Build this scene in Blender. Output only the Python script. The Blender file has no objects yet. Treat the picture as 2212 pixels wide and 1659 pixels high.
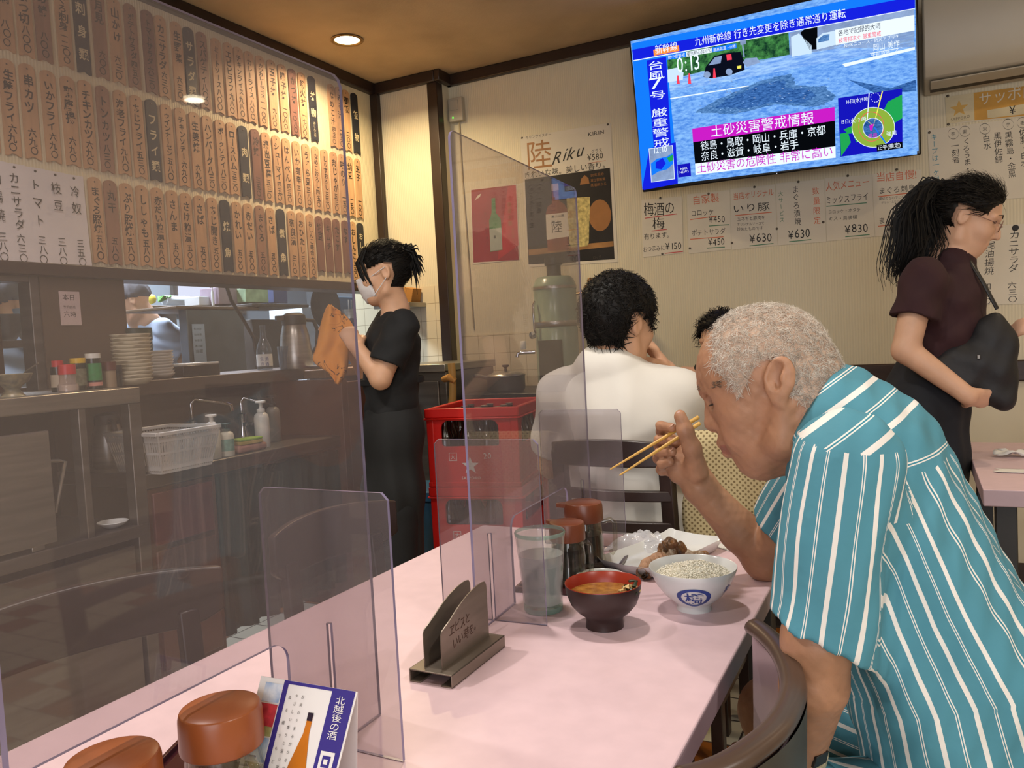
import bpy, bmesh, math, random
import numpy as np
from mathutils import Vector, Matrix

# ------------------------------------------------------------------ camera, world, lights, exposure
S = bpy.context.scene
COL = S.collection
IW, IH = 2212, 1659
YAW, PITCH, ROLL, FPX = 0.47176902, -0.05509814, -0.05258604, 1725.52
CAM = Vector((0, 0, 1.17))
def _rot():
    cy, sy = math.cos(YAW), math.sin(YAW)
    f = Vector((-sy*math.cos(PITCH), cy*math.cos(PITCH), math.sin(PITCH)))
    r = Vector((cy, sy, 0)); u = r.cross(f)
    c, s = math.cos(ROLL), math.sin(ROLL)
    return c*r+s*u, -s*r+c*u, f
CR, CU, CF = _rot()
cam = bpy.data.objects.new('camera', bpy.data.cameras.new('camera'))
COL.objects.link(cam)
cam.matrix_world = Matrix(((CR.x, CU.x, -CF.x, CAM.x), (CR.y, CU.y, -CF.y, CAM.y), (CR.z, CU.z, -CF.z, CAM.z), (0, 0, 0, 1)))
cam.data.sensor_fit = 'HORIZONTAL'; cam.data.sensor_width = 36
cam.data.lens = 36*FPX/IW
cam.data.clip_start = 0.02
S.camera = cam
S.view_settings.view_transform = 'Standard'
S.view_settings.look = 'None'
S.view_settings.exposure = 0.17
S.view_settings.gamma = 1.0
S.view_settings.use_curve_mapping = False
S.cycles.max_bounces = 9
S.cycles.diffuse_bounces = 3
S.cycles.glossy_bounces = 3
S.cycles.transmission_bounces = 6
S.cycles.transparent_max_bounces = 24
S.cycles.caustics_reflective = False
S.cycles.caustics_refractive = False
S.cycles.sample_clamp_indirect = 4.0

world = bpy.data.worlds.new('world'); S.world = world; world.use_nodes = True
bg = world.node_tree.nodes['Background']
bg.inputs['Color'].default_value = (0.75, 0.82, 1.0, 1); bg.inputs['Strength'].default_value = 0.15

def lin(c):
    if isinstance(c, str):
        c = [int(c[i:i+2], 16)/255 for i in (0, 2, 4)]
    return tuple(x/12.92 if x <= 0.04045 else ((x+0.055)/1.055)**2.4 for x in c[:3])

ROOM = dict(xl=-2.78, yb=4.0, yr=3.88, xr=3.2, yf=-3.2, h=2.68)
def area_light(name, loc, power, col, size, size_y=None, look=None, shape='DISK', spread=180):
    d = bpy.data.lights.new(name, 'AREA'); d.energy = power; d.color = col
    d.shape = shape; d.size = size; d.spread = math.radians(spread)
    if size_y: d.size_y = size_y
    o = bpy.data.objects.new(name, d); COL.objects.link(o); o.location = loc
    v = Vector(look if look else (0, 0, -1))
    o.rotation_euler = v.to_track_quat('-Z', 'Y').to_euler()
    return o
WARM, MID, COOL = (1.0, 0.80, 0.54), (1.0, 0.94, 0.86), (0.78, 0.90, 1.0)
# recessed ceiling lamps, the last one added to brighten the menu wall: (x, y, power, colour)
LAMPS = [(-2.46, 3.24, 20, (1.0, 0.78, 0.45)), (-0.75, 1.35, 12, MID), (0.9, 3.0, 5, WARM), (-0.8, -0.9, 15, MID),
         (1.0, 0.3, 15, MID), (2.51, 3.43, 6, WARM), (2.3, 1.3, 14, MID), (-1.75, 0.9, 15, MID)]
for (x, y, p, c) in LAMPS:
    area_light('lamp_and_fill', (x, y, ROOM['h']-0.02), p, c, 0.11, spread=150)
# front fill added behind the camera, and the kitchen's cool strip lights
area_light('front_fill_light', (0.9, -3.1, 1.5), 52, (0.95, 0.97, 1.0), 3.2, 2.0, (0, 1, 0.04), 'RECTANGLE')
area_light('kitchen_strip_light', (-4.1, 3.0, 2.42), 150, COOL, 0.25, 2.6, (0.0, 0, -1), 'RECTANGLE')

# ------------------------------------------------------------------ pixel rays (photo frame 2212x1659)
def ray(x, y):
    return CR*((x-IW/2)/FPX) + CU*(-(y-IH/2)/FPX) + CF
def Pz(x, y, z): d = ray(x, y); return CAM + d*((z-CAM.z)/d.z)
def Px(x, y, X): d = ray(x, y); return CAM + d*(X/d.x)
def Py(x, y, Y): d = ray(x, y); return CAM + d*(Y/d.y)
def Pd(x, y, t): return CAM + ray(x, y)*t
def Pp(x, y, o, n): d = ray(x, y); return CAM + d*((Vector(o)-CAM).dot(n)/d.dot(n))

# ------------------------------------------------------------------ materials
MATS = {}
def newmat(name):
    m = bpy.data.materials.new(name); m.use_nodes = True
    nt = m.node_tree
    return m, nt, nt.nodes['Principled BSDF']
def mat(name, col, rough=0.5, metal=0.0, var=0.08, scale=12.0, bump=0.0, bscale=60.0, stretch=None, spec=0.5, coat=0.0, sss=0.0, col2=None, sheen=0.0):
    if name in MATS: return MATS[name]
    m, nt, b = newmat(name)
    N, L = nt.nodes.new, nt.links.new
    c = lin(col)
    tc = N('ShaderNodeTexCoord'); mp = N('ShaderNodeMapping'); L(tc.outputs['Object'], mp.inputs['Vector'])
    if stretch: mp.inputs['Scale'].default_value = stretch
    nz = N('ShaderNodeTexNoise'); nz.inputs['Scale'].default_value = scale; nz.inputs['Detail'].default_value = 4
    L(mp.outputs['Vector'], nz.inputs['Vector'])
    mx = N('ShaderNodeMix'); mx.data_type = 'RGBA'
    mr = N('ShaderNodeMapRange'); mr.inputs['From Min'].default_value = 0.3; mr.inputs['From Max'].default_value = 0.7
    L(nz.outputs['Fac'], mr.inputs['Value']); L(mr.outputs['Result'], mx.inputs['Factor'])
    ca = lin(col2) if col2 else tuple(x*(1-var*1.6) for x in c)
    cb = c if col2 else tuple(min(1, x*(1+var)) for x in c)
    mx.inputs['A'].default_value = (*ca, 1); mx.inputs['B'].default_value = (*cb, 1)
    L(mx.outputs['Result'], b.inputs['Base Color'])
    b.inputs['Roughness'].default_value = rough; b.inputs['Metallic'].default_value = metal
    b.inputs['Specular IOR Level'].default_value = spec
    b.inputs['Coat Weight'].default_value = coat
    if sheen: b.inputs['Sheen Weight'].default_value = sheen
    if sss:
        b.inputs['Subsurface Weight'].default_value = sss
        b.inputs['Subsurface Radius'].default_value = (0.012, 0.005, 0.003); b.inputs['Subsurface Scale'].default_value = 0.6
    if bump:
        n2 = N('ShaderNodeTexNoise'); n2.inputs['Scale'].default_value = bscale; n2.inputs['Detail'].default_value = 3
        L(mp.outputs['Vector'], n2.inputs['Vector'])
        bp = N('ShaderNodeBump'); bp.inputs['Strength'].default_value = bump; bp.inputs['Distance'].default_value = 0.01
        L(n2.outputs['Fac'], bp.inputs['Height']); L(bp.outputs['Normal'], b.inputs['Normal'])
    MATS[name] = m
    return m
def emat(name, col, s=1.0, noise=None):
    """light-giving surface (screen, lamp); noise=(colour2, scale, stretch)"""
    if name in MATS: return MATS[name]
    m, nt, b = newmat(name); N, L = nt.nodes.new, nt.links.new
    e = N('ShaderNodeEmission'); e.inputs['Color'].default_value = (*lin(col), 1); e.inputs['Strength'].default_value = s
    if noise:
        tc = N('ShaderNodeTexCoord'); mp = N('ShaderNodeMapping'); L(tc.outputs['Object'], mp.inputs['Vector'])
        mp.inputs['Scale'].default_value = noise[2]
        nz = N('ShaderNodeTexNoise'); nz.inputs['Scale'].default_value = noise[1]; nz.inputs['Detail'].default_value = 8
        nz.inputs['Roughness'].default_value = 0.7
        L(mp.outputs['Vector'], nz.inputs['Vector'])
        cr = N('ShaderNodeValToRGB'); cr.color_ramp.elements[0].position = 0.38; cr.color_ramp.elements[1].position = 0.62
        cr.color_ramp.elements[0].color = (*lin(col), 1); cr.color_ramp.elements[1].color = (*lin(noise[0]), 1)
        L(nz.outputs['Fac'], cr.inputs['Fac']); L(cr.outputs['Color'], e.inputs['Color'])
    L(e.outputs['Emission'], nt.nodes['Material Output'].inputs['Surface'])
    MATS[name] = m
    return m
def glassmat(name, col, rough=0.0, ior=1.45):
    if name in MATS: return MATS[name]
    m, nt, b = newmat(name)
    b.inputs['Base Color'].default_value = (*lin(col), 1); b.inputs['Roughness'].default_value = rough
    b.inputs['Transmission Weight'].default_value = 1.0; b.inputs['IOR'].default_value = ior
    MATS[name] = m
    return m
def sheetmat(name, tint, haze=0.05, gloss=1.0, hazecol='C8C0D0', rough=0.02):
    """clear sheet: see-through with a slight tint, milky haze and a mirror-like fresnel reflection"""
    if name in MATS: return MATS[name]
    m, nt, b = newmat(name); N, L = nt.nodes.new, nt.links.new
    t = N('ShaderNodeBsdfTransparent'); t.inputs['Color'].default_value = (*lin(tint), 1)
    d = N('ShaderNodeBsdfDiffuse'); d.inputs['Color'].default_value = (*lin(hazecol), 1)
    g = N('ShaderNodeBsdfGlossy'); g.inputs['Roughness'].default_value = rough
    m1 = N('ShaderNodeMixShader'); m1.inputs['Fac'].default_value = haze
    L(t.outputs[0], m1.inputs[1]); L(d.outputs[0], m1.inputs[2])
    ge = N('ShaderNodeNewGeometry'); dt = N('ShaderNodeVectorMath'); dt.operation = 'DOT_PRODUCT'; L(ge.outputs['Incoming'], dt.inputs[0]); L(ge.outputs['Normal'], dt.inputs[1])
    ab = N('ShaderNodeMath'); ab.operation = 'ABSOLUTE'; L(dt.outputs['Value'], ab.inputs[0])
    om = N('ShaderNodeMath'); om.operation = 'SUBTRACT'; om.inputs[0].default_value = 1.0; L(ab.outputs[0], om.inputs[1])
    pw = N('ShaderNodeMath'); pw.operation = 'POWER'; pw.inputs[1].default_value = 5.0; L(om.outputs[0], pw.inputs[0])
    mu = N('ShaderNodeMath'); mu.operation = 'MULTIPLY_ADD'; mu.inputs[1].default_value = 0.9; mu.inputs[2].default_value = 0.04*gloss; L(pw.outputs[0], mu.inputs[0])
    m2 = N('ShaderNodeMixShader'); L(mu.outputs[0], m2.inputs['Fac']); L(m1.outputs[0], m2.inputs[1]); L(g.outputs[0], m2.inputs[2])
    L(m2.outputs[0], nt.nodes['Material Output'].inputs['Surface'])
    MATS[name] = m
    return m
def ribmat(name, col, axis, period=0.012, rough=0.7, depth=0.4, dark=0.90):
    """ribbed wallpaper, ribs along Z; axis 0 or 1 is the direction across the ribs"""
    m, nt, b = newmat(name); N, L = nt.nodes.new, nt.links.new
    tc = N('ShaderNodeTexCoord'); sx = N('ShaderNodeSeparateXYZ'); L(tc.outputs['Object'], sx.inputs[0])
    mu = N('ShaderNodeMath'); mu.operation = 'MULTIPLY'; mu.inputs[1].default_value = 2*math.pi/period; L(sx.outputs[axis], mu.inputs[0])
    sn = N('ShaderNodeMath'); sn.operation = 'SINE'; L(mu.outputs[0], sn.inputs[0])
    nz = N('ShaderNodeTexNoise'); nz.inputs['Scale'].default_value = 2.5; L(tc.outputs['Object'], nz.inputs['Vector'])
    ad = N('ShaderNodeMath'); ad.operation = 'MULTIPLY_ADD'; ad.inputs[1].default_value = 0.5; ad.inputs[2].default_value = 0.5; L(sn.outputs[0], ad.inputs[0])
    mx = N('ShaderNodeMix'); mx.data_type = 'RGBA'
    c = lin(col)
    mx.inputs['A'].default_value = (*[x*dark for x in c], 1); mx.inputs['B'].default_value = (*c, 1); L(ad.outputs[0], mx.inputs['Factor'])
    m2 = N('ShaderNodeMix'); m2.data_type = 'RGBA'; m2.inputs['B'].default_value = (*[x*0.9 for x in c], 1)
    m3 = N('ShaderNodeMath'); m3.operation = 'MULTIPLY'; m3.inputs[1].default_value = 0.5; L(nz.outputs['Fac'], m3.inputs[0])
    L(m3.outputs[0], m2.inputs['Factor']); L(mx.outputs['Result'], m2.inputs['A']); L(m2.outputs['Result'], b.inputs['Base Color'])
    bp = N('ShaderNodeBump'); bp.inputs['Strength'].default_value = depth; bp.inputs['Distance'].default_value = 0.002
    L(ad.outputs[0], bp.inputs['Height']); L(bp.outputs['Normal'], b.inputs['Normal'])
    b.inputs['Roughness'].default_value = rough
    MATS[name] = m
    return m
def tilemat(name, col, grout, size, ax=(0, 2), off=(0, 0), rough=0.25, gap=0.03, accent=None):
    m, nt, b = newmat(name); N, L = nt.nodes.new, nt.links.new
    tc = N('ShaderNodeTexCoord'); sx = N('ShaderNodeSeparateXYZ'); L(tc.outputs['Object'], sx.inputs[0])
    facs = []; cells = []
    for i in (0, 1):
        a = N('ShaderNodeMath'); a.operation = 'MULTIPLY_ADD'; a.inputs[1].default_value = 1/size; a.inputs[2].default_value = off[i]; L(sx.outputs[ax[i]], a.inputs[0])
        f = N('ShaderNodeMath'); f.operation = 'FRACT'; L(a.outputs[0], f.inputs[0])
        g = N('ShaderNodeMath'); g.operation = 'GREATER_THAN'; g.inputs[1].default_value = gap; L(f.outputs[0], g.inputs[0]); facs.append(g)
        fl = N('ShaderNodeMath'); fl.operation = 'FLOOR'; L(a.outputs[0], fl.inputs[0]); cells.append(fl)
    mu = N('ShaderNodeMath'); mu.operation = 'MULTIPLY'; L(facs[0].outputs[0], mu.inputs[0]); L(facs[1].outputs[0], mu.inputs[1])
    mx = N('ShaderNodeMix'); mx.data_type = 'RGBA'; mx.inputs['A'].default_value = (*lin(grout), 1); mx.inputs['B'].default_value = (*lin(col), 1)
    if accent:
        cb = N('ShaderNodeCombineXYZ'); L(cells[0].outputs[0], cb.inputs[0]); L(cells[1].outputs[0], cb.inputs[1])
        wn = N('ShaderNodeTexWhiteNoise'); wn.noise_dimensions = '2D'; L(cb.outputs[0], wn.inputs['Vector'])
        gt = N('ShaderNodeMath'); gt.operation = 'GREATER_THAN'; gt.inputs[1].default_value = 0.72; L(wn.outputs['Value'], gt.inputs[0])
        ma = N('ShaderNodeMix'); ma.data_type = 'RGBA'; ma.inputs['A'].default_value = (*lin(col), 1); ma.inputs['B'].default_value = (*lin(accent), 1)
        L(gt.outputs[0], ma.inputs['Factor']); L(ma.outputs['Result'], mx.inputs['B'])
    L(mu.outputs[0], mx.inputs['Factor']); L(mx.outputs['Result'], b.inputs['Base Color'])
    bp = N('ShaderNodeBump'); bp.inputs['Strength'].default_value = 0.5; bp.inputs['Distance'].default_value = 0.002
    L(mu.outputs[0], bp.inputs['Height']); L(bp.outputs['Normal'], b.inputs['Normal'])
    b.inputs['Roughness'].default_value = rough
    MATS[name] = m
    return m
def stripemat(name, base, white, period=0.056):
    """woven stripes read from the mesh attribute 'stripe' (metres across the cloth)"""
    m, nt, b = newmat(name); N, L = nt.nodes.new, nt.links.new
    at = N('ShaderNodeAttribute'); at.attribute_name = 'stripe'
    a = N('ShaderNodeMath'); a.operation = 'MULTIPLY'; a.inputs[1].default_value = 1/period; L(at.outputs['Fac'], a.inputs[0])
    f = N('ShaderNodeMath'); f.operation = 'FRACT'; L(a.outputs[0], f.inputs[0])
    cr = N('ShaderNodeValToRGB'); cr.color_ramp.interpolation = 'CONSTANT'
    B, Wt, D = (*lin(base), 1), (*lin(white), 1), (*lin('2C8298'), 1)
    st = [(0, Wt), (0.13, B), (0.515, Wt), (0.545, D), (0.575, Wt), (0.605, B)]
    el = cr.color_ramp.elements; el[0].position, el[0].color = st[0]; el[1].position, el[1].color = st[1]
    for p, c in st[2:]:
        e = el.new(p); e.color = c
    L(f.outputs[0], cr.inputs['Fac'])
    tc = N('ShaderNodeTexCoord'); nz = N('ShaderNodeTexNoise'); nz.inputs['Scale'].default_value = 9; L(tc.outputs['Object'], nz.inputs['Vector'])
    hs = N('ShaderNodeHueSaturation'); L(cr.outputs['Color'], hs.inputs['Color'])
    mr = N('ShaderNodeMapRange'); mr.inputs['To Min'].default_value = 0.85; mr.inputs['To Max'].default_value = 1.12; L(nz.outputs['Fac'], mr.inputs['Value']); L(mr.outputs['Result'], hs.inputs['Value'])
    L(hs.outputs['Color'], b.inputs['Base Color'])
    n2 = N('ShaderNodeTexNoise'); n2.inputs['Scale'].default_value = 22; n2.inputs['Detail'].default_value = 3; L(tc.outputs['Object'], n2.inputs['Vector'])
    bp = N('ShaderNodeBump'); bp.inputs['Strength'].default_value = 0.25; bp.inputs['Distance'].default_value = 0.012
    L(n2.outputs['Fac'], bp.inputs['Height']); L(bp.outputs['Normal'], b.inputs['Normal'])
    b.inputs['Roughness'].default_value = 0.8
    MATS[name] = m
    return m

# ------------------------------------------------------------------ objects
def tag(o, label=None, cat=None, group=None, kind=None):
    if label: o['label'] = label
    if cat: o['category'] = cat
    if group: o['group'] = group
    if kind: o['kind'] = kind
    return o
def thing(name, label, cat, loc=(0, 0, 0), rz=0.0, group=None):
    o = bpy.data.objects.new(name, None); o.empty_display_size = 0.05; COL.objects.link(o)
    o.location = loc; o.rotation_euler = (0, 0, rz)
    return tag(o, label, cat, group)
ROOTLOC = {}
def copy_tree(o, loc, rz=None, label=None, parent=None):
    c = o.copy(); COL.objects.link(c)
    if parent: c.parent = parent
    else:
        c.location = loc
        if rz is not None: c.rotation_euler = (0, 0, rz)
        if label: c['label'] = label
    for ch in list(o.children): copy_tree(ch, None, parent=c)
    return c

class MB:
    """collects shapes into one mesh; coordinates are local to `org`/`rz` of the thing when given"""
    def __init__(s, mats): s.v = []; s.f = []; s.mi = []; s.mats = mats if isinstance(mats, list) else [mats]; s.attr = None
    def add(s, vs, fs, m=0):
        n = len(s.v); s.v += [tuple(v) for v in vs]; s.f += [tuple(i+n for i in f) for f in fs]; s.mi += [m]*len(fs)
    def box(s, lo, hi, m=0): s.frustum(lo, hi, m)
    def frustum(s, lo, hi, m=0, tx=0.0, ty=0.0):
        (a, b, c), (d, e, f) = lo, hi
        s.add([(a, b, c), (d, b, c), (d, e, c), (a, e, c), (a+tx, b+ty, f), (d-tx, b+ty, f), (d-tx, e-ty, f), (a+tx, e-ty, f)],
              [(0, 3, 2, 1), (4, 5, 6, 7), (0, 1, 5, 4), (1, 2, 6, 5), (2, 3, 7, 6), (3, 0, 4, 7)], m)
    def obox(s, c, size, R=None, m=0):
        c = Vector(c); R = R or Matrix.Identity(3); vs = []
        for z in (-.5, .5):
            for (x, y) in ((-.5, -.5), (.5, -.5), (.5, .5), (-.5, .5)): vs.append(c + R @ Vector((x*size[0], y*size[1], z*size[2])))
        s.add(vs, [(0, 3, 2, 1), (4, 5, 6, 7), (0, 1, 5, 4), (1, 2, 6, 5), (2, 3, 7, 6), (3, 0, 4, 7)], m)
    def beam(s, a, b, w, h, up=(0, 0, 1), m=0):
        a, b = Vector(a), Vector(b); d = (b-a).normalized(); x = d.cross(Vector(up)).normalized(); u = x.cross(d)
        vs = [p + x*i*w/2 + u*j*h/2 for p in (a, b) for (i, j) in ((-1, -1), (1, -1), (1, 1), (-1, 1))]
        s.add(vs, [(0, 1, 2, 3), (7, 6, 5, 4), (0, 4, 5, 1), (1, 5, 6, 2), (2, 6, 7, 3), (3, 7, 4, 0)], m)
    def tube(s, pts, r, n=10, m=0, caps=True, flat=None):
        pts = [Vector(p) for p in pts]; k = len(pts)
        rs = r if isinstance(r, (list, tuple)) else [r]*k
        d0 = (pts[1]-pts[0]).normalized(); ref = Vector((0, 0, 1)) if abs(d0.z) < 0.9 else Vector((1, 0, 0))
        x = d0.cross(ref).normalized(); vs = []
        for i in range(k):
            d = (pts[min(i+1, k-1)]-pts[max(i-1, 0)]).normalized()
            x = (x - d*x.dot(d)).normalized(); y = d.cross(x)
            for j in range(n):
                a = 2*math.pi*j/n; vs.append(pts[i] + x*math.cos(a)*rs[i] + y*math.sin(a)*rs[i]*(flat or 1))
        fs = [(i*n+j, i*n+(j+1) % n, (i+1)*n+(j+1) % n, (i+1)*n+j) for i in range(k-1) for j in range(n)]
        if caps: fs += [tuple(range(n-1, -1, -1)), tuple(range((k-1)*n, k*n))]
        s.add(vs, fs, m)
    def lathe(s, prof, c=(0, 0, 0), n=28, m=0, R=None, ms=None, wob=None, ang=(0, 2*math.pi)):
        c = Vector(c); vs = []; full = ang[1]-ang[0] > 6.28
        nn = n if full else n+1
        for i, (r, z) in enumerate(prof):
            for j in range(nn):
                a = ang[0] + (ang[1]-ang[0])*j/n; rr = r*(1+(wob(a, z) if wob else 0)); p = Vector((rr*math.cos(a), rr*math.sin(a), z))
                vs.append(c + (R @ p if R else p))
        for i in range(len(prof)-1):
            fs = [(i*nn+j, i*nn+(j+1) % nn, (i+1)*nn+(j+1) % nn, (i+1)*nn+j) for j in range(n)]
            s.f += [tuple(len(s.v)+q for q in f) for f in fs]; s.mi += [(ms[i] if ms else m)]*len(fs)
        s.v += [tuple(v) for v in vs]
    def prism(s, poly, o, ux, uy, th, m=0, mside=None):
        """closed 2-D outline in the plane o,ux,uy extruded by th along ux x uy (centred when th<0)"""
        o, ux, uy = Vector(o), Vector(ux), Vector(uy); nrm = ux.cross(uy).normalized(); n = len(poly)
        o0 = o - nrm*abs(th)/2 if th < 0 else o; t = abs(th)
        vs = [o0+ux*x+uy*y for x, y in poly] + [o0+ux*x+uy*y+nrm*t for x, y in poly]
        s.add(vs, [tuple(range(n-1, -1, -1)), tuple(range(n, 2*n))], m)
        s.f += [tuple(len(s.v)-2*n+q for q in (i, (i+1) % n, n+(i+1) % n, n+i)) for i in range(n)]
        s.mi += [m if mside is None else mside]*n
    def poly(s, pts, m=0): s.add(pts, [tuple(range(len(pts)))], m)
    def build(s, name, parent=None, smooth=40, bevel=0.0, seg=2, world=False, split=None):
        me = bpy.data.meshes.new(name); vs = s.v
        if parent is not None and world:
            M = Matrix.Translation(parent.location) @ Matrix.Rotation(parent.rotation_euler.z, 4, 'Z'); Mi = M.inverted()
            vs = [tuple(Mi @ Vector(v)) for v in vs]
        me.from_pydata(vs, [], s.f)
        for m in s.mats: me.materials.append(m)
        me.polygons.foreach_set('material_index', s.mi)
        if s.attr is not None:
            a = me.attributes.new('stripe', 'FLOAT', 'CORNER'); a.data.foreach_set('value', s.attr)
        me.validate(); me.update()
        if smooth:
            me.polygons.foreach_set('use_smooth', [True]*len(me.polygons))
            if smooth < 180: me.set_sharp_from_angle(angle=math.radians(smooth))
        o = bpy.data.objects.new(name, me); COL.objects.link(o)
        if parent is not None: o.parent = parent
        if bevel:
            b = o.modifiers.new('bevel', 'BEVEL'); b.width = bevel; b.segments = seg; b.limit_method = 'ANGLE'; b.angle_limit = math.radians(40)
        return o
def struct(name, mb, **k):
    o = mb.build(name, **k); o['kind'] = 'structure'; return o
def boxobj(name, lo, hi, m, parent=None, **k):
    b = MB(m); b.box(lo, hi); return b.build(name, parent, **k)

# ------------------------------------------------------------------ lettering
GL = {}
def glyph(ch, bold=0.0):
    key = (ch, bold)
    if key not in GL:
        cu = bpy.data.curves.new('g', 'FONT'); cu.body = ch; cu.resolution_u = 2; cu.offset = bold
        o = bpy.data.objects.new('g', cu); COL.objects.link(o)
        dg = bpy.context.evaluated_depsgraph_get()
        me = bpy.data.meshes.new_from_object(o.evaluated_get(dg))
        v = [(p.co.x, p.co.y) for p in me.vertices]; f = [tuple(p.vertices) for p in me.polygons]
        bpy.data.objects.remove(o); bpy.data.curves.remove(cu); bpy.data.meshes.remove(me)
        wide = ord(ch) > 0x2000
        adv = 1.0 if wide else ((max(p[0] for p in v)+0.09) if v else 0.32)
        GL[key] = (v, f, adv)
    return GL[key]
RT = random.Random(5)
def text_h(mb, s, A, B, up, m, asp=1.0, jit=0.0, shear=0.0):
    """letters along A->B (baseline); up = unit up vector in the plane; asp = height/width of a full-width letter"""
    A, B = Vector(A), Vector(B); d = B-A; Ln = d.length; d.normalize(); up = Vector(up).normalized()
    adv = sum(glyph(c)[2] for c in s); sz = Ln/adv; x = 0
    for c in s:
        v, f, a = glyph(c)
        dy, rt, sc = (RT.uniform(-jit, jit), RT.uniform(-jit, jit), 1+RT.uniform(-jit, jit)) if jit else (0, 0, 1)
        mb.add([A + d*((x+px*sc+(py-.3)*(rt+shear))*sz) + up*((py*sc+dy-px*rt*.5)*sz*asp) for px, py in v], f, m); x += a
def text_v(mb, s, A, B, right, m, w, jit=0.05, bold=0.0):
    """letters stacked from A (top centre) to B (bottom centre); w = letter width"""
    A, B = Vector(A), Vector(B); d = B-A; n = len(s); cell = d.length/n; d.normalize(); right = Vector(right).normalized()
    for i, c in enumerate(s):
        if c == ' ': continue
        v, f, a = glyph(c, bold)
        c0 = A + d*(cell*(i+.5)); h = min(cell*1.02, w*1.15)
        rt, sc, dx = RT.uniform(-jit, jit), 1+RT.uniform(-jit, jit), RT.uniform(-jit, jit)
        rot = c in 'ー・'
        V = []
        for px, py in v:
            qx, qy = (px-a/2), (py-.38)
            if c == 'ー': qx, qy = qy, -qx
            qx, qy = qx*sc - qy*rt + dx, qy*sc + qx*rt
            V.append(c0 + right*(qx*w) - d*(qy*h))
        mb.add(V, f, m)
# ------------------------------------------------------------------ the room
XL, YB, YR, XR, YF, H = ROOM['xl'], ROOM['yb'], ROOM['yr'], ROOM['xr'], ROOM['yf'], ROOM['h']
M_WOOD = mat('dark_wood', '3A2A22', 0.4, var=0.2, scale=5, stretch=(1, 8, 8), spec=0.35)
M_TRIM = mat('trim_wood', '2E211B', 0.35, var=0.15, scale=6)
M_CEIL = mat('ceiling_plaster', 'BEA786', 0.9, var=0.10, scale=3, bump=0.1, bscale=120)
M_WALLB = ribmat('ribbed_wallpaper_back', 'DCD2B8', 0)
M_WALLL = ribmat('ribbed_wallpaper_left', 'E2D5B4', 1)
M_PLASTER = mat('plain_plaster', 'D6CBB4', 0.8, var=0.04, scale=3)
M_TILE = tilemat('cream_wall_tiles', 'D9CBB0', '9A8A70', 0.1, (0, 2), (0.4, 0.0), gap=0.022)
M_FLOOR = tilemat('floor_tiles', 'D8D0B8', '4A4038', 0.15, (0, 1), (0.2, 0.35), rough=0.3, gap=0.04, accent='9A5A22')
M_KWALL = mat('kitchen_wall', '8C98A0', 0.5, var=0.1, scale=2)
M_STEEL = mat('brushed_steel', 'A8A49C', 0.32, metal=0.9, var=0.12, scale=4, stretch=(1, 1, 14))
M_DKSTEEL = mat('dull_steel', '7C7670', 0.38, metal=0.8, var=0.15, scale=3, stretch=(1, 1, 10))

def sbox(name, lo, hi, m, **k): return struct(name, (lambda b: (b.box(lo, hi), b)[1])(MB(m)), **k)
sbox('floor', (-5.6, YF-.1, -.1), (XR+.1, 5.8, 0), M_FLOOR, smooth=0)
sbox('ceiling', (XL-.1, YF-.1, H), (XR+.1, YB+.1, H+.1), M_CEIL, smooth=0)
sbox('wall_back', (-2.347, YB, 0), (XR+.1, YB+.1, H), M_WALLB, smooth=0)
sbox('wall_back_recess', (-2.95, YR, 0), (-2.347, YB+.1, H), M_WALLB, smooth=0)
sbox('wall_right', (XR, YF, 0), (XR+.1, YB, H), M_PLASTER, smooth=0)
sbox('wall_front', (-5.6, YF-.1, 0), (XR, YF, H), M_PLASTER, smooth=0)
sbox('wall_left', (XL-.09, YF, 1.525), (XL, YR, H), M_WALLL, smooth=0)
sbox('wall_back_tiles', (-2.345, YB-.006, 0), (-1.25, YB-.0005, 1.21), M_TILE, smooth=0)
sbox('wall_recess_tiles', (-3.0, YR-.006, 0), (-2.412, YR-.0005, 1.5), M_TILE, smooth=0)
sbox('wall_kitchen', (-5.6, YF, 0), (-5.5, 5.7, 2.5), M_KWALL, smooth=0)
sbox('wall_kitchen_end', (-5.6, 5.7, 0), (-2.347, 5.8, 2.6), M_KWALL, smooth=0)
sbox('wall_kitchen_side', (-2.96, YB+.1, 0), (-2.86, 5.7, 2.6), M_KWALL, smooth=0)
sbox('ceiling_kitchen', (-5.5, YF, 2.5), (XL-.09, 5.7, 2.6), mat('kitchen_ceiling', 'C8D0D4', 0.7), smooth=0)
sbox('wall_left_lower', (XL-.06, YF, 0), (XL-.02, 1.66, 1.46), M_WOOD, smooth=0)
# brown panel between the crockery hatch and the serving hatch
M_PANEL = mat('brown_panel', '5C4C3E', 0.45, var=0.1, scale=4)
sbox('wall_left_panel', (XL-.07, 1.80, 0), (XL-.005, 2.14, 1.486), M_PANEL, smooth=0)
sbox('trim_1', (XL-.12, YF, 1.484), (XL+.03, YR, 1.53), M_WOOD, bevel=.004)           # beam under the menu wall
sbox('trim_2', (XL-.01, YF, H-.062), (XL+.035, YR, H), M_TRIM, bevel=.006)            # crown, left
sbox('trim_3', (XL, YR-.035, H-.062), (-2.347, YR, H), M_TRIM, bevel=.006)            # crown, recess
sbox('trim_4', (-2.347, YB-.035, H-.062), (XR, YB, H), M_TRIM, bevel=.006)            # crown, back
sbox('trim_5', (-2.347, YR-.035, H-.062), (-2.312, YB, H), M_TRIM, bevel=.006)        # crown, return
sbox('trim_6', (XL-.01, YR-.04, 1.0), (XL+.045, YR, H-.06), M_TRIM, bevel=.004)       # corner post
sbox('trim_7', (-2.41, YR-.012, 0), (-2.345, YR+.05, H-.06), M_TRIM, bevel=.004)      # post at the recess edge
sbox('trim_8', (-1.30, YB-.03, .883), (XR, YB, .973), M_WOOD, bevel=.006)             # rail under the wallpaper
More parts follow.
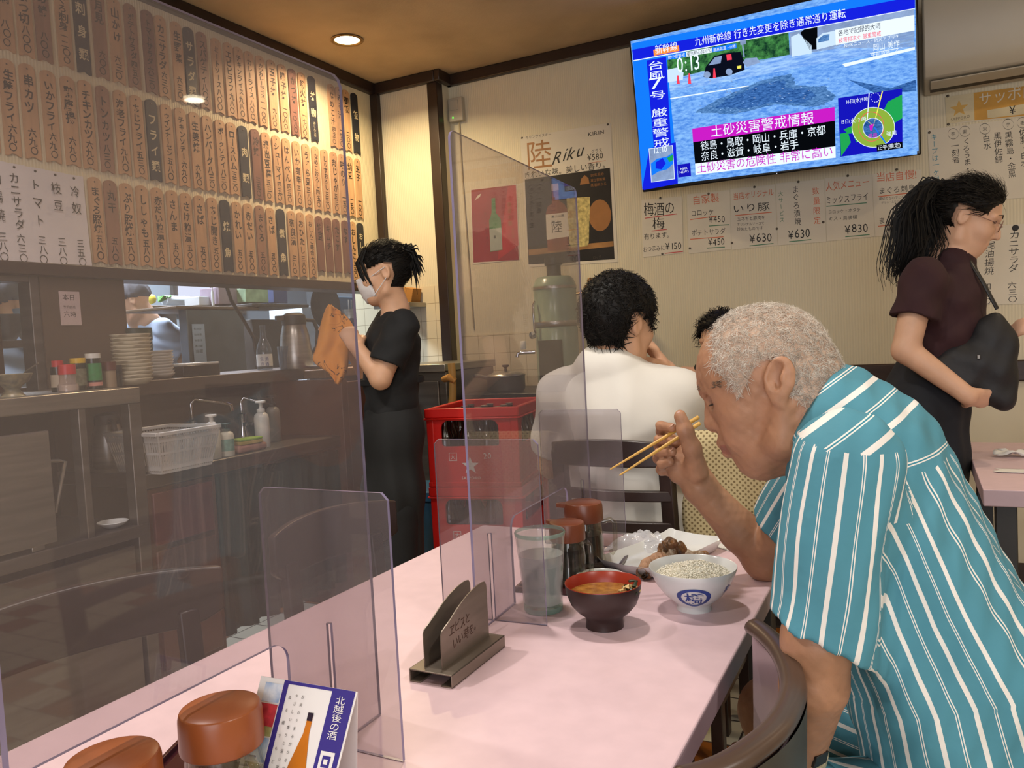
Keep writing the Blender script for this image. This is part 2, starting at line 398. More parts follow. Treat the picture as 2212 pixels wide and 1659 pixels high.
sbox('wall_back_lower', (-1.28, YB-.012, 0), (XR, YB-.0005, .884), M_PLASTER, smooth=0)
sbox('baseboard_back', (-1.25, YB-.03, 0), (XR, YB-.011, .1), M_WOOD, bevel=.004)
# crockery hatch at the far left: dark frame and shelf
b = MB([M_DKSTEEL])
b.box((XL-.08, 1.765, 1.04), (XL-.01, 1.80, 1.486)); b.box((XL-.08, 1.66, 1.462), (XL-.01, 1.765, 1.486))
struct('window_1', b, bevel=.003)
# lit kitchen window at the back of the kitchen
qa, qb = Px(388, 604, -4.9), Px(530, 668, -4.9)
b = MB([M_DKSTEEL, emat('kitchen_window_light', 'DDEBFF', 1.5)]); b.box((-4.96, qa.y-.04, qb.z-.04), (-4.93, qb.y+.04, qa.z+.04)); b.poly([(-4.925, qa.y, qb.z), (-4.925, qb.y, qb.z), (-4.925, qb.y, qa.z), (-4.925, qa.y, qa.z)], 1); b.box((-4.93, (qa.y+qb.y)/2-.015, qb.z), (-4.915, (qa.y+qb.y)/2+.015, qa.z))
struct('window_3', b, smooth=0)
sbox('wall_kitchen_rear', (-5.0, YF, 0), (-4.965, 5.7, 2.5), M_KWALL, smooth=0)
# unseen glowing window added behind the camera to go with the front fill
b = MB([mat('fill_window_frame', '4A4038', 0.4), emat('fill_window_glow', 'F2F5FF', 1.6)])
for (x0, x1) in ((-0.72, -0.66), (2.46, 2.52), (0.87, 0.93)): b.box((x0, YF, .46), (x1, YF+.05, 2.54))
b.box((-.7, YF, .44), (2.5, YF+.05, .5)); b.box((-.7, YF, 2.5), (2.5, YF+.05, 2.56))
b.poly([(-.66, YF+.01, .5), (2.46, YF+.01, .5), (2.46, YF+.01, 2.5), (-.66, YF+.01, 2.5)][::-1], 1)
struct('fill_window', b, smooth=0)

# ------------------------------------------------------------------ ceiling downlights
M_LAMP = emat('lamp_glow', 'FFF0C8', 9.0)
M_CAN = mat('lamp_ring', '8A6A3A', 0.35, metal=0.6)
for i, (x, y, p, c) in enumerate(LAMPS):
    if i not in (0, 5, 2): continue
    lab = {0: 'glowing round downlight set in the ceiling near the left corner', 5: 'round downlight in the ceiling at the far right end of the room', 2: 'round downlight in the ceiling right of the television'}[i]
    t = thing('downlight', lab, 'ceiling light', (x, y, H))
    b = MB(M_CAN); b.lathe([(.062, 0), (.078, -.001), (.08, -.006), (.066, -.008), (.062, -.004), (.06, .03)], n=32); b.build('ring', t, smooth=60)
    b = MB(M_LAMP); b.lathe([(.0005, -.006), (.03, -.0055), (.06, -.002)], n=32); b.build('lamp', t)
# ------------------------------------------------------------------ dining table and the acrylic partitions
TZ = 0.71
M_PINK = mat('pink_laminate', 'DCBFC5', 0.36, var=0.03, scale=30, spec=0.45)
M_PINKEDGE = mat('lilac_edge', 'A8929A', 0.5, var=0.05)
M_BLACK = mat('black_metal', '1E1C1C', 0.45)
def table(name, label, x0, x1, y0, y1, legs, th=.034):
    t = thing(name, label, 'table', ((x0+x1)/2, (y0+y1)/2, 0))
    b = MB([M_PINK, M_PINKEDGE]); b.box((x0, y0, TZ-th), (x1, y1, TZ))
    b.mi = [1, 0, 1, 1, 1, 1]
    b.build('tabletop', t, world=True, bevel=.003)
    for (lx, ly) in legs:
        boxobj('leg', (lx-.025, ly-.025, 0), (lx+.025, ly+.025, TZ-th), M_BLACK, t, world=True, bevel=.003)
    return t
table('dining_table', 'pink laminate dining table set with a fish meal', -.984, -.24, -.25, 1.728, [(-.93, 1.66), (-.30, 1.66), (-.93, -.18), (-.30, -.18)])
M_ACR = sheetmat('clear_acrylic', 'EDEAEC', 0.085, 1.0, 'CFC7C6')
M_ACRE = mat('acrylic_edge', '8880A0', 0.15, var=0.1, spec=0.8)
def sheet(b, poly, o, ux, uy, th=.004): b.prism(poly, o, ux, uy, -th, 0, 1)
def rr_cut(L, Hh, leg, cut, r=.022):
    """outline of a panel L long, Hh high with a round-cornered opening at the bottom between two legs"""
    p = [(0, 0), (leg, 0)]
    for k in range(7): a = math.pi - k*math.pi/12; p.append((leg+r+r*math.cos(a), cut-r+r*math.sin(a)))
    for k in range(7): a = math.pi/2 - k*math.pi/12; p.append((L-leg-r+r*math.cos(a), cut-r+r*math.sin(a)))
    return p + [(L-leg, 0), (L, 0), (L, Hh-.012), (L-.004, Hh-.004), (L-.012, Hh), (.012, Hh), (.004, Hh-.004), (0, Hh-.012)]
def partition(label, P0, P1, slots, w=.187):
    P0, P1 = Vector((*P0, TZ+.001)), Vector((*P1, TZ+.001)); d = (P1-P0); L = d.length; d.normalize(); up = Vector((0, 0, 1)); nx = d.cross(up)
    t = thing('acrylic_partition', label, 'partition', ((P0+P1)/2)[:])
    b = MB([M_ACR, M_ACRE]); sheet(b, rr_cut(L, .784, .152, .151), P0, d, up); b.build('panel', t, world=True, smooth=30)
    for s, shift in slots:
        o = P0 + d*s + nx*shift
        b = MB([M_ACR, M_ACRE])
        r = .008
        sheet(b, [(-w/2, 0), (-.003, 0), (-.003, .145), (.003, .145), (.003, 0), (w/2, 0), (w/2, .3-r), (w/2-r, .3), (-w/2+r, .3), (-w/2, .3-r)], o, nx, up)
        b.build('foot_plate', t, world=True, smooth=30)
    return t
partition('tall clear acrylic table partition nearest the camera, in front of the menu wall', (-.611, .186), (-.611, .786), [(.10, 0), (.517, 0)])
partition('clear acrylic table partition beside the water glass, in front of the red crates', (-.629, 1.066), (-.665, 1.662), [(.065, 0), (.545, 0)])

# ------------------------------------------------------------------ table things
M_HOLD = mat('gunmetal', '8A7E72', 0.42, metal=0.6, var=0.12, scale=5, stretch=(1, 1, 8))
M_HOLDD = mat('dark_gunmetal', '2E2A24', 0.4, metal=0.7)
t = thing('napkin_holder', 'steel napkin holder with two rounded upright plates on the pink table', 'napkin holder', (-.598, .96, TZ))
# base channel: near edge along Y
hy0, hy1, hx0, hx1 = .882, 1.036, -.632, -.563
b = MB([M_HOLD, M_HOLDD]); b.box((hx0, hy0, TZ+.016), (hx1, hy1, TZ+.018)); b.box((hx0, hy0, TZ), (hx0+.002, hy1, TZ+.018)); b.box((hx1-.002, hy0, TZ), (hx1, hy1, TZ+.018))
b.box((hx0, hy0, TZ), (hx0+.018, hy1, TZ+.002)); b.box((hx1-.018, hy0, TZ), (hx1, hy1, TZ+.002))
b.build('base', t, world=True, bevel=.0008)
def hplate(x):
    b = MB([M_HOLD, mat('engraved_brown', '4A2E20', 0.6)])
    p = [(0, 0), (.132, 0), (.132, .078), (.128, .084), (.118, .0855)]
    for k in range(1, 10): a = k/10; p.append((.118-.100*a, .0855-.030*a**1.9))
    p += [(.004, .052), (0, .046)]
    b.prism(p, (x, hy0+.012, TZ+.018), (0, 1, 0), (0, 0, 1), .0016)
    return b
hplate(-.614).build('back_plate', t, world=True)
b = hplate(-.586)
fx = -.586+.0016+.0003
text_h(b, 'ヱビスと', (fx, hy0+.033, TZ+.056), (fx, hy0+.092, TZ+.060), (0, 0, 1), 1, 1.15, .06, .1)
text_h(b, 'いい時を。', (fx, hy0+.040, TZ+.036), (fx, hy0+.116, TZ+.043), (0, 0, 1), 1, 1.1, .06, .1)
b.build('front_plate', t, world=True)

# water glass
M_GLASS = glassmat('glass', 'EAF6F0', 0.0, 1.45)
M_WATER = mat('iced_water', 'B9BCBC', 0.12, var=0.12, scale=25, spec=0.6)
gp = Pz(1168, 1322, TZ); gp = Vector((gp.x, gp.y+.012, TZ))
t = thing('water_glass', 'green tinted water glass, two thirds full, standing at the partition', 'glass', gp)
M_GRIM = sheetmat('green_glass', 'B4D8C8', 0.3, 1.8, 'C0DCD0')
M_CLEAR = sheetmat('thin_clear_glass', 'F6FAF8', 0.05, 1.3, 'E0E6E4')
b = MB([M_CLEAR, M_GRIM]); b.lathe([(.0, .001), (.032, .001), (.0335, .004), (.0335, .010), (.035, .05), (.0415, .124), (.0425, .130), (.0435, .134), (.042, .1365), (.040, .134), (.0395, .124), (.0335, .05), (.0315, .014), (.0, .012)],
    n=40, ms=[1, 1, 1, 0, 0, 0, 1, 1, 0, 0, 0, 0, 0]); b.build('tumbler', t, smooth=60)
M_WTR = sheetmat('clear_water', 'E6E6E6', 0.40, 0.9, 'D4D2D2')
b = MB([M_WTR]); b.lathe([(0, .0125), (.0312, .0145), (.0332, .05), (.0375, .097), (.0, .097)], n=40); b.build('water', t, smooth=60)

# soy sauce pots
M_CAP = mat('brown_cap', '763E26', 0.32, var=0.08, scale=8, spec=0.5)
M_CAPO = mat('orange_brown_cap', '96522A', 0.32, var=0.08, scale=8, spec=0.5)
M_SOY = mat('soy_sauce', '120906', 0.35, var=0.05, spec=0.25)
M_SAUCE = mat('brown_sauce', '24120C', 0.35, var=0.05, spec=0.25)
M_PGLASS = sheetmat('pot_glass', 'F0EEE6', 0.02, 1.5, 'D0CCC0')
def sauce_pot(label, loc, rz, cap, liq, lvl=.06, s=1.0, spout_glass=False):
    t = thing('sauce_pot', label, 'sauce bottle', loc, rz)
    sc = lambda pr: [(r*s, z*s) for r, z in pr]
    b = MB(M_PGLASS); b.lathe(sc([(0, .001), (.032, .001), (.036, .004), (.036, .014), (.033, .022), (.033, .05), (.030, .075), (.029, .082), (.027, .082), (.028, .07), (.031, .05), (.031, .022), (.033, .012), (0, .010)]), n=32); b.build('jar', t, smooth=60)
    b = MB(liq); b.lathe(sc([(0, .0105), (.0325, .0125), (.0305, .022), (.0305, .05), (.0305*1.0-.0012*(lvl > .05), lvl), (0, lvl)]), n=28); b.build('sauce', t, smooth=50)
    b = MB(cap); b.lathe(sc([(.0305, .080), (.0335, .081), (.034, .085), (.0335, .108), (.032, .1135), (.026, .1155), (0, .116)]), n=36)
    if not spout_glass:
        b.prism([(x*s, y*s) for x, y in ((0, -.012), (.030, -.012), (.047, -.004), (.047, .004), (.030, .012), (0, .012))], (0, 0, .106*s), (1, 0, 0), (0, 1, 0), .007*s)
    b.build('cap', t, smooth=50, bevel=.0008)
    b = MB(M_PGLASS)
    b.tube([Vector(p)*s for p in ((-.031, 0, .078), (-.046, 0, .082), (-.053, 0, .076), (-.053, 0, .05), (-.052, 0, .03), (-.047, 0, .022), (-.044, 0, .028))], .0045*s, 10); b.build('handle', t, smooth=80)
    if spout_glass:
        b = MB(M_PGLASS); b.tube([Vector(p)*s for p in ((.028, 0, .062), (.040, 0, .074), (.050, 0, .079))], [.012*s, .008*s, .006*s], 12); b.build('spout', t, smooth=80)
    return t
trc = Pz(1218, 1250, TZ)
t = thing('serving_tray', 'small dark lacquer tray under the two sauce pots', 'tray', (-.600, 1.40, TZ), .12)
M_LACQ = mat('dark_red_lacquer', '3A1418', 0.2, spec=0.6)
b = MB(M_LACQ); b.frustum((-.075, -.115, .001), (.075, .115, .004)); b.build('tray_base', t)
b = MB(M_LACQ)
for lo, hi in (((-.08, -.12, .001), (-.074, .12, .011)), ((.074, -.12, .001), (.08, .12, .011)), ((-.074, -.12, .001), (.074, -.114, .011)), ((-.074, .114, .001), (.074, .12, .011))): b.box(lo, hi)
b.build('rim', t, bevel=.001)
sauce_pot('clear pot of black soy sauce with a brown spouted cap, on the small tray', (-.588, 1.345, TZ+.0042), math.radians(165), M_CAP, M_SOY, .066, 1.0)
sauce_pot('taller sauce pot with brown cap and clear handle behind the soy pot', (-.597, 1.452, TZ+.0042), math.radians(200), M_CAP, M_SAUCE, .058, 1.13)
# near group
t = thing('serving_tray', 'dark red tray under the orange capped sauce pots at the front', 'tray', (-.70, .585, TZ), 0.4)
b = MB(M_LACQ); b.frustum((-.06, -.11, .001), (.06, .11, .004)); b.build('tray_base', t)
b = MB(M_LACQ); b.lathe([(.0, 0)], n=3) if False else None
for lo, hi in (((-.065, -.115, .001), (-.06, .115, .01)), ((.06, -.115, .001), (.065, .115, .01)), ((-.06, -.115, .001), (.06, -.11, .01)), ((-.06, .11, .001), (.06, .115, .01))): b.box(lo, hi)
b.build('rim', t, bevel=.001)
sauce_pot('glass sauce pot with orange brown cap and glass spout, beside the sake card', (-.590, .520, TZ+.0042), math.radians(165), M_CAPO, M_SAUCE, .05, 1.125, True)
sauce_pot('orange brown capped sauce pot half out of the frame at the bottom left', (-.604, .418, TZ+.0042), math.radians(190), M_CAPO, M_SOY, .05, 1.125, True)
# sake tent card
M_CARD = mat('white_card', 'EDEAE6', 0.5, var=0.02)
M_PURP = mat('card_purple', '3A2F86', 0.45, var=0.04)
M_INK = mat('ink_black', '161414', 0.6, var=0.02)
M_RED = mat('photo_red', 'C8404A', 0.5, var=0.3, scale=90)
M_SKYB = mat('photo_sky', '7FA4D0', 0.5, var=0.3, scale=60, col2='E8EEF4')
M_GRN = mat('photo_green', '7E8440', 0.5, var=0.3, scale=80, col2='C8C08A')
M_AMBER = mat('amber_bottle', 'D07A20', 0.3, var=0.2, scale=20)
M_DARKB = mat('bottle_dark', '2A2030', 0.35)
tl, tr, bl, br = Vector((-.585, .569, .852)), Vector((-.473, .577, .850)), Vector((-.603, .522, .7115)), Vector((-.495, .530, .7115))
t = thing('tent_card', 'white and purple folded sake card standing behind the orange capped pots', 'card', (-.54, .56, TZ))
fn = (tr-tl).cross(bl-tl).normalized(); fn = -fn if fn.y > 0 else fn
def cp(u, v, k=1): return tl*(1-u)*(1-v) + tr*u*(1-v) + bl*(1-u)*v + br*u*v + fn*(.0004*k)
b = MB([M_CARD, M_PURP, M_RED, M_SKYB, M_GRN, M_AMBER, M_DARKB, M_INK])
q = lambda u0, v0, u1, v1, m, k=1: b.poly([cp(u0, v1, k), cp(u1, v1, k), cp(u1, v0, k), cp(u0, v0, k)], m)
bk = [Vector((p.x-.02, p.y+.085, .7115)) for p in (bl, br)]
th = fn*-.0008
for A_, B_, C_, D_ in ((bl, br, tr, tl), (bk[1], bk[0], tl, tr)):
    b.add([A_, B_, C_, D_, A_+th, B_+th, C_+th, D_+th], [(0, 1, 2, 3), (7, 6, 5, 4), (0, 4, 5, 1), (1, 5, 6, 2), (2, 6, 7, 3), (3, 7, 4, 0)])
q(.26, 0, .31, 1, 1); q(.31, 0, .76, .02, 1); q(.76, 0, .985, 1, 1)
q(.04, .16, .25, .30, 2); q(.05, .30, .25, .36, 4); q(.04, .37, .25, .52, 3); q(.05, .53, .25, .66, 4); q(.05, .68, .25, .9, 4); q(.07, .03, .25, .15, 3)
bot = [(.585, .19), (.635, .19), (.64, .30), (.69, .50), (.70, .56), (.70, .98), (.50, .98), (.50, .56), (.51, .50), (.58, .30)]
b.poly([cp(u, v, 2) for u, v in bot[::-1]], 5)
q(.583, .17, .637, .22, 6, 3); q(.50, .62, .70, 1, 6, 3); q(.535, .70, .665, .84, 0, 4); q(.555, .72, .645, .82, 6, 5); q(.575, .74, .625, .80, 0, 6)
rt = (tr-tl).normalized()
for i, (s, u) in enumerate((('北越後の酒 ', .87),)): text_v(b, s, cp(u, .04, 3), cp(u, .36, 3), rt, 0, .011)
q(.80, .38, .94, .50, 0, 2); q(.83, .405, .91, .475, 1, 3); q(.85, .425, .89, .455, 0, 4)
text_v(b, '玄外', cp(.87, .53, 3), cp(.87, .73, 3), rt, 0, .014)
text_v(b, '特別純米', cp(.85, .77, 3), cp(.85, .98, 3), rt, 0, .007)
for i, s in enumerate(('お米のうまみがひろがる', 'やさしい香りと深い味わい', 'ぬる燗でもどうぞ')): text_v(b, s, cp(.49-.065*i, .06, 3), cp(.47-.065*i, .60+.05*i, 3), rt, 7, .0032)
b.build('card_sheet', t, world=True, smooth=0)

# miso soup bowl
sp = Vector((-.452, 1.165, TZ))
t = thing('soup_bowl', 'dark lacquer soup bowl with red inside, holding miso soup', 'bowl', sp)
M_BOWL = mat('dark_brown_lacquer', '2E1C1A', 0.35, var=0.12, scale=4, spec=0.5)
M_BRED = mat('red_lacquer', '96301C', 0.3, var=0.08, spec=0.5)
b = MB([M_BOWL, M_BRED])
pr = [(0, .006), (.026, .004), (.0285, 0), (.030, 0), (.029, .012), (.031, .018), (.042, .026), (.052, .038), (.0585, .055), (.0605, .070), (.0602, .0712), (.0588, .070), (.056, .055), (.050, .041), (.040, .031), (.02, .026), (0, .025)]
b.lathe(pr, n=48, ms=[0]*9+[1]*7, wob=lambda a, z: .004*math.sin(z*900) if .025 < z < .06 else 0); b.build('bowl', t, smooth=60)
M_MISO = mat('miso_soup', 'B0803C', 0.25, var=0.25, scale=70, col2='7E5020', bump=.2, bscale=120)
b = MB(M_MISO); b.lathe([(0, .0545), (.03, .0545), (.0555, .0535)], n=40); b.build('soup', t)
M_WAK = mat('seaweed', '22301E', 0.4); M_ABURA = mat('fried_tofu', 'D8BC80', 0.7, var=.2, scale=60)
rg = random.Random(3)
b = MB([M_WAK, M_ABURA])
for i in range(11):
    a0 = rg.uniform(-.5, .6); r0 = .046+rg.uniform(-.004, .008); z0 = .054+i*.0016
    p = [Vector((r0*math.cos(a0)+rg.uniform(-.008, .008), r0*math.sin(a0)+rg.uniform(-.008, .008), z0+rg.uniform(0, .006))) for _ in range(4)]
    b.tube(p, [rg.uniform(.002, .004) for _ in p], 6, m=i % 2, flat=.6)
b.build('garnish', t, smooth=80)

# rice bowl
M_PORC = mat('white_porcelain', 'D9DBDA', 0.2, var=0.02, spec=0.6)
M_NAVY = mat('crest_blue', '26408E', 0.3, var=0.15, scale=60)
rp = Vector((-.340, 1.288, TZ))
t = thing('rice_bowl', 'white rice bowl with a round blue crest, filled with rice', 'bowl', rp)
rprof = [(0, .005), (.025, .003), (.0265, 0), (.0285, 0), (.0275, .008), (.031, .013), (.047, .026), (.060, .043), (.0685, .062), (.0715, .0705), (.0712, .072), (.0695, .071), (.0655, .060), (.056, .044), (.043, .030), (.025, .020), (0, .018)]
b = MB([M_PORC, M_NAVY]); b.lathe(rprof, n=56)
def on_bowl(a, z):
    for (r0, z0), (r1, z1) in zip(rprof[3:10], rprof[4:11]):
        if z0 <= z <= z1 and z1 > z0: r = r0+(r1-r0)*(z-z0)/(z1-z0); break
    else: r = .07
    return Vector(((r+.0006)*math.cos(a), (r+.0006)*math.sin(a), z))
ca, cz = math.atan2(-rp.y, -rp.x)-.0, .0335
# crest: ring and brush character wrapped on the bowl wall
def crest(x, y):
    return on_bowl(ca+x/.052, cz+y*.86)
n = 40
for k in range(n):
    a0, a1 = 2*math.pi*k/n, 2*math.pi*(k+1)/n
    b.add([crest(r*math.cos(a)*1.18, r*math.sin(a)) for a in (a0, a1) for r in (.0165, .0222)], [(0, 1, 3, 2)], 1)
gv, gf, _ = glyph('橋', .010)
b.add([crest((x-.5)*.030, (y-.38)*.028) for x, y in gv], gf, 1)
gv, gf, _ = glyph('食'); b.add([on_bowl(ca+1.05+(x-.5)*.3, .045+(y-.4)*.016) for x, y in gv], gf, 1)
b.build('bowl', t, smooth=60)
M_RICE = mat('steamed_rice', 'F2EDDC', 0.45, var=0.04, scale=80, spec=0.4)
b = MB(M_RICE)
def rice_z(x, y):
    r = math.hypot(x, y); return .058 + .014*max(0, 1-(r/.062)**2) + .008*math.exp(-((x-.012)**2+(y+.0)**2)/.0005) - .006*math.exp(-((x+.035)**2+y*y)/.0006)
b.lathe([(0, .066), (.03, .064), (.05, .058), (.0625, .054)], n=32)
for i in range(1500):
    a, r = rg.uniform(0, 6.283), .0615*math.sqrt(rg.random()); x, y = r*math.cos(a), r*math.sin(a); z = rice_z(x, y)+rg.uniform(-.002, .0025)
    d = Vector((rg.gauss(0, 1), rg.gauss(0, 1), rg.gauss(0, .5))).normalized()*.0030; p = Vector((x, y, z)); u = d.orthogonal().normalized()*.00125; w = d.cross(u).normalized()*.00125
    b.add([p-d*1.05, p+u, p+w, p-u, p-w, p+d*1.05], [(0, 2, 1), (0, 3, 2), (0, 4, 3), (0, 1, 4), (5, 1, 2), (5, 2, 3), (5, 3, 4), (5, 4, 1)])
r_ = b.build('rice', t, smooth=180); r_['kind'] = 'stuff'

# small dish behind the soup bowl
t = thing('small_dish', 'small white dish with a green line, behind the soup bowl', 'dish', (-.519, 1.326, TZ))
b = MB([M_PORC, mat('dish_green', '5A7A60', .3)]); b.lathe([(0, .004), (.02, .003), (.022, 0), (.024, 0), (.036, .016), (.043, .028), (.0435, .0295), (.042, .0295), (.0395, .026), (.034, .017), (.02, .008), (0, .007)], n=40, ms=[0]*7+[0, 1, 0, 0]); b.build('dish', t, smooth=60)

# fish plate: long square-cornered dish turned on the table
fc = Vector((-.468, 1.545, TZ)); fd = Vector((.30, 1.0, 0)).normalized(); rzp = math.atan2(fd.y, fd.x)
t = thing('fish_plate', 'long white rectangular plate under the grilled fish', 'plate', fc, rzp)
b = MB(M_PORC)
Lx, Ly = .135, .066
rows = [(0.0, .004), (.72, .004), (.90, .009), (1.0, .024), (1.012, .0245), (1.0, .0215), (.9, .005), (.74, .0005), (.0, .0005)]
vs = []; NP = 48
def sq(a, k):
    c, s = math.cos(a), math.sin(a); e = .12
    return (Lx*k*math.copysign(abs(c)**e, c), Ly*k*math.copysign(abs(s)**e, s))
for k, z in rows:
    for j in range(NP):
        x, y = sq(2*math.pi*j/NP, k); vs.append((x, y, z + (.006*abs(x/Lx)**6*abs(y/Ly)**6*1.6 if k > .8 else 0)))
b.add(vs, [(i*NP+j, i*NP+(j+1) % NP, (i+1)*NP+(j+1) % NP, (i+1)*NP+j) for i in range(len(rows)-1) for j in range(NP)])
b.f = [f[::-1] for f in b.f]
b.build('plate', t, smooth=50)
# paper chopstick sleeve and wet towel wrapper
M_PAPER = mat('white_paper', 'E6E4DE', 0.7, var=0.03)
b = MB(M_PAPER); o0 = Vector((-.37, 1.655, TZ+.0006))
b.add([o0+Vector(p) for p in ((-.03, .025, 0), (.075, -.055, 0), (.095, -.03, .0012), (-.012, .05, .001))], [(0, 1, 2, 3)]); b.prism([(0, 0), (.13, 0), (.13, .03), (0, .03)], o0+Vector((-.03, .025, 0)), Vector((.8, -.6, 0)), Vector((.6, .8, 0)), .0008)
tag(b.build('chopstick_sleeve', smooth=0), 'flat white paper chopstick sleeve between the fish plate and the elbow', 'paper sleeve')
M_FILM = sheetmat('wrapper_film', 'F4F4F6', .42, 1.6, 'F0F0F2', .15)
b = MB(M_FILM); wc = Vector((-.535, 1.615, TZ))
N_ = 22
for k in range(2):
    vs = []; rr = random.Random(11+k)
    ph = [rr.uniform(0, 6) for _ in range(8)]
    for i in range(N_):
        for j in range(N_):
            u, v = i/(N_-1)*2-1, j/(N_-1)*2-1
            hgt = (1-u*u)*(1-v*v); z = .003+hgt*(.030+k*.006) + .008*hgt*math.sin(9*u+ph[0]+4*v)*math.cos(8*v+ph[1]) + .004*math.sin(23*u*v+ph[2])*hgt
            vs.append(wc+Vector((u*.055+.008*math.sin(5*v+ph[3])+.02*v, v*.035+.007*math.sin(6*u+ph[4]), max(.001, z))))
    b.add(vs, [(i*N_+j, (i+1)*N_+j, (i+1)*N_+j+1, i*N_+j+1) for i in range(N_-1) for j in range(N_-1)])
tag(b.build('towel_wrapper', smooth=25), 'crumpled clear wet towel wrapper beside the fish plate', 'wrapper')
# ------------------------------------------------------------------ smooth-blended solids (for bodies, clothes, food)
class Field:
    """signed distances on a (possibly uneven) grid, blended smoothly and meshed as one continuous surface"""
    def __init__(s, xs, ys, zs):
        s.a = [np.asarray(q, np.float32) for q in (xs, ys, zs)]
        s.g = np.full([len(q) for q in s.a], 1.0, np.float32)
    def blk(s, lo, hi):
        sl = tuple(slice(max(0, int(np.searchsorted(q, l))-1), min(len(q), int(np.searchsorted(q, h))+1)) for q, l, h in zip(s.a, lo, hi))
        X, Y, Z = (q[k] for q, k in zip(s.a, sl))
        return sl, X[:, None, None], Y[None, :, None], Z[None, None, :]
    def put(s, sl, d, k, sub):
        o = s.g[sl]
        if sub:
            d = -d
            if k > 0: h = np.clip(.5-.5*(d-o)/k, 0, 1); s.g[sl] = d*(1-h)*1 + o*h if False else np.maximum(o, d) + np.maximum(k-np.abs(o-d), 0)**2/(4*k)
            else: s.g[sl] = np.maximum(o, d)
        elif k > 0: s.g[sl] = np.minimum(o, d) - np.maximum(k-np.abs(o-d), 0)**2/(4*k)
        else: s.g[sl] = np.minimum(o, d)
    def ell(s, c, r, k=.01, R=None, sub=False):
        c = np.array(c, float); r = np.array(r, float) if np.ndim(r) else np.array([r]*3, float); m = r.max()*1.05+k+.02
        sl, X, Y, Z = s.blk(c-m, c+m)
        if 0 in s.g[sl].shape: return s
        x, y, z = X-c[0], Y-c[1], Z-c[2]
        if R is not None:
            R = np.array(R); x, y, z = (R[0, i]*x+R[1, i]*y+R[2, i]*z for i in range(3))
        k0 = np.sqrt((x/r[0])**2+(y/r[1])**2+(z/r[2])**2)+1e-6; k1 = np.sqrt((x/r[0]**2)**2+(y/r[1]**2)**2+(z/r[2]**2)**2)+1e-6
        s.put(sl, k0*(k0-1)/k1, k, sub); return s
    def cap(s, a, b, ra, rb=None, k=.01, sub=False, flat=None, cut=None):
        """tapered capsule; flat=(axis, factor) squashes it across that axis; cut=(point, normal) trims it by a plane"""
        a, b = np.array(a, float), np.array(b, float); rb = ra if rb is None else rb; m = max(ra, rb)*1.15+k+.02
        sl, X, Y, Z = s.blk(np.minimum(a, b)-m, np.maximum(a, b)+m)
        if 0 in s.g[sl].shape: return s
        ab = b-a; l2 = ab@ab+1e-9
        t = np.clip(((X-a[0])*ab[0]+(Y-a[1])*ab[1]+(Z-a[2])*ab[2])/l2, 0, 1)
        x, y, z = X-(a[0]+t*ab[0]), Y-(a[1]+t*ab[1]), Z-(a[2]+t*ab[2])
        if flat is not None:
            n = np.array(flat[0], float); n /= np.linalg.norm(n); q = x*n[0]+y*n[1]+z*n[2]; f = (1/flat[1]-1)*q
            x, y, z = x+f*n[0], y+f*n[1], z+f*n[2]
        d = np.sqrt(x*x+y*y+z*z)-(ra+(rb-ra)*t)
        if flat is not None: d = d*min(1.0, flat[1]*1.2)
        if cut is not None:
            p, n = np.array(cut[0], float), np.array(cut[1], float); n /= np.linalg.norm(n)
            d = np.maximum(d, (X-p[0])*n[0]+(Y-p[1])*n[1]+(Z-p[2])*n[2])
        s.put(sl, d, k, sub); return s
    def chain(s, pts, rs, k=.01, **kw):
        for i in range(len(pts)-1): s.cap(pts[i], pts[i+1], rs[i], rs[i+1], k, **kw)
        return s
    def plane(s, p, n, k=.0):
        """keep the side opposite to n"""
        p, n = np.array(p, float), np.array(n, float); n /= np.linalg.norm(n); X, Y, Z = (q.reshape(sh) for q, sh in zip(s.a, ((-1, 1, 1), (1, -1, 1), (1, 1, -1))))
        s.g = np.maximum(s.g, ((X-p[0])*n[0]+(Y-p[1])*n[1]+(Z-p[2])*n[2]).astype(np.float32)); return s
    def ripple(s, fn):
        X, Y, Z = (q.reshape(sh) for q, sh in zip(s.a, ((-1, 1, 1), (1, -1, 1), (1, 1, -1))))
        near = np.abs(s.g) < .04
        d = np.broadcast_to(fn(X, Y, Z), s.g.shape).astype(np.float32); s.g = np.where(near, s.g+d, s.g); return s
    def mesh(s):
        g = s.g; ins = g < 0; n = np.array(g.shape)
        C = [(i, j, k) for i in (0, 1) for j in (0, 1) for k in (0, 1)]
        sub = lambda arr, c: arr[c[0]:n[0]-1+c[0], c[1]:n[1]-1+c[1], c[2]:n[2]-1+c[2]]
        anyi = np.zeros(n-1, bool); alli = np.ones(n-1, bool)
        for c in C: q = sub(ins, c); anyi |= q; alli &= q
        act = anyi & ~alli; I = np.argwhere(act); idx = np.full(n-1, -1, np.int32); idx[act] = np.arange(len(I))
        acc = np.zeros((len(I), 3)); cnt = np.zeros(len(I))
        P = lambda c: np.stack([s.a[q][I[:, q]+c[q]] for q in range(3)], 1).astype(float)
        for a in C:
            for ax in range(3):
                if a[ax]: continue
                b = list(a); b[ax] = 1; b = tuple(b)
                va, vb = g[I[:, 0]+a[0], I[:, 1]+a[1], I[:, 2]+a[2]], g[I[:, 0]+b[0], I[:, 1]+b[1], I[:, 2]+b[2]]
                m = (va < 0) != (vb < 0); t = np.where(m, va/(va-vb+1e-12), 0)[:, None]
                pa, pb = P(a), P(b); acc += np.where(m[:, None], pa+(pb-pa)*t, 0); cnt += m
        V = acc/np.maximum(cnt, 1)[:, None]; F = []
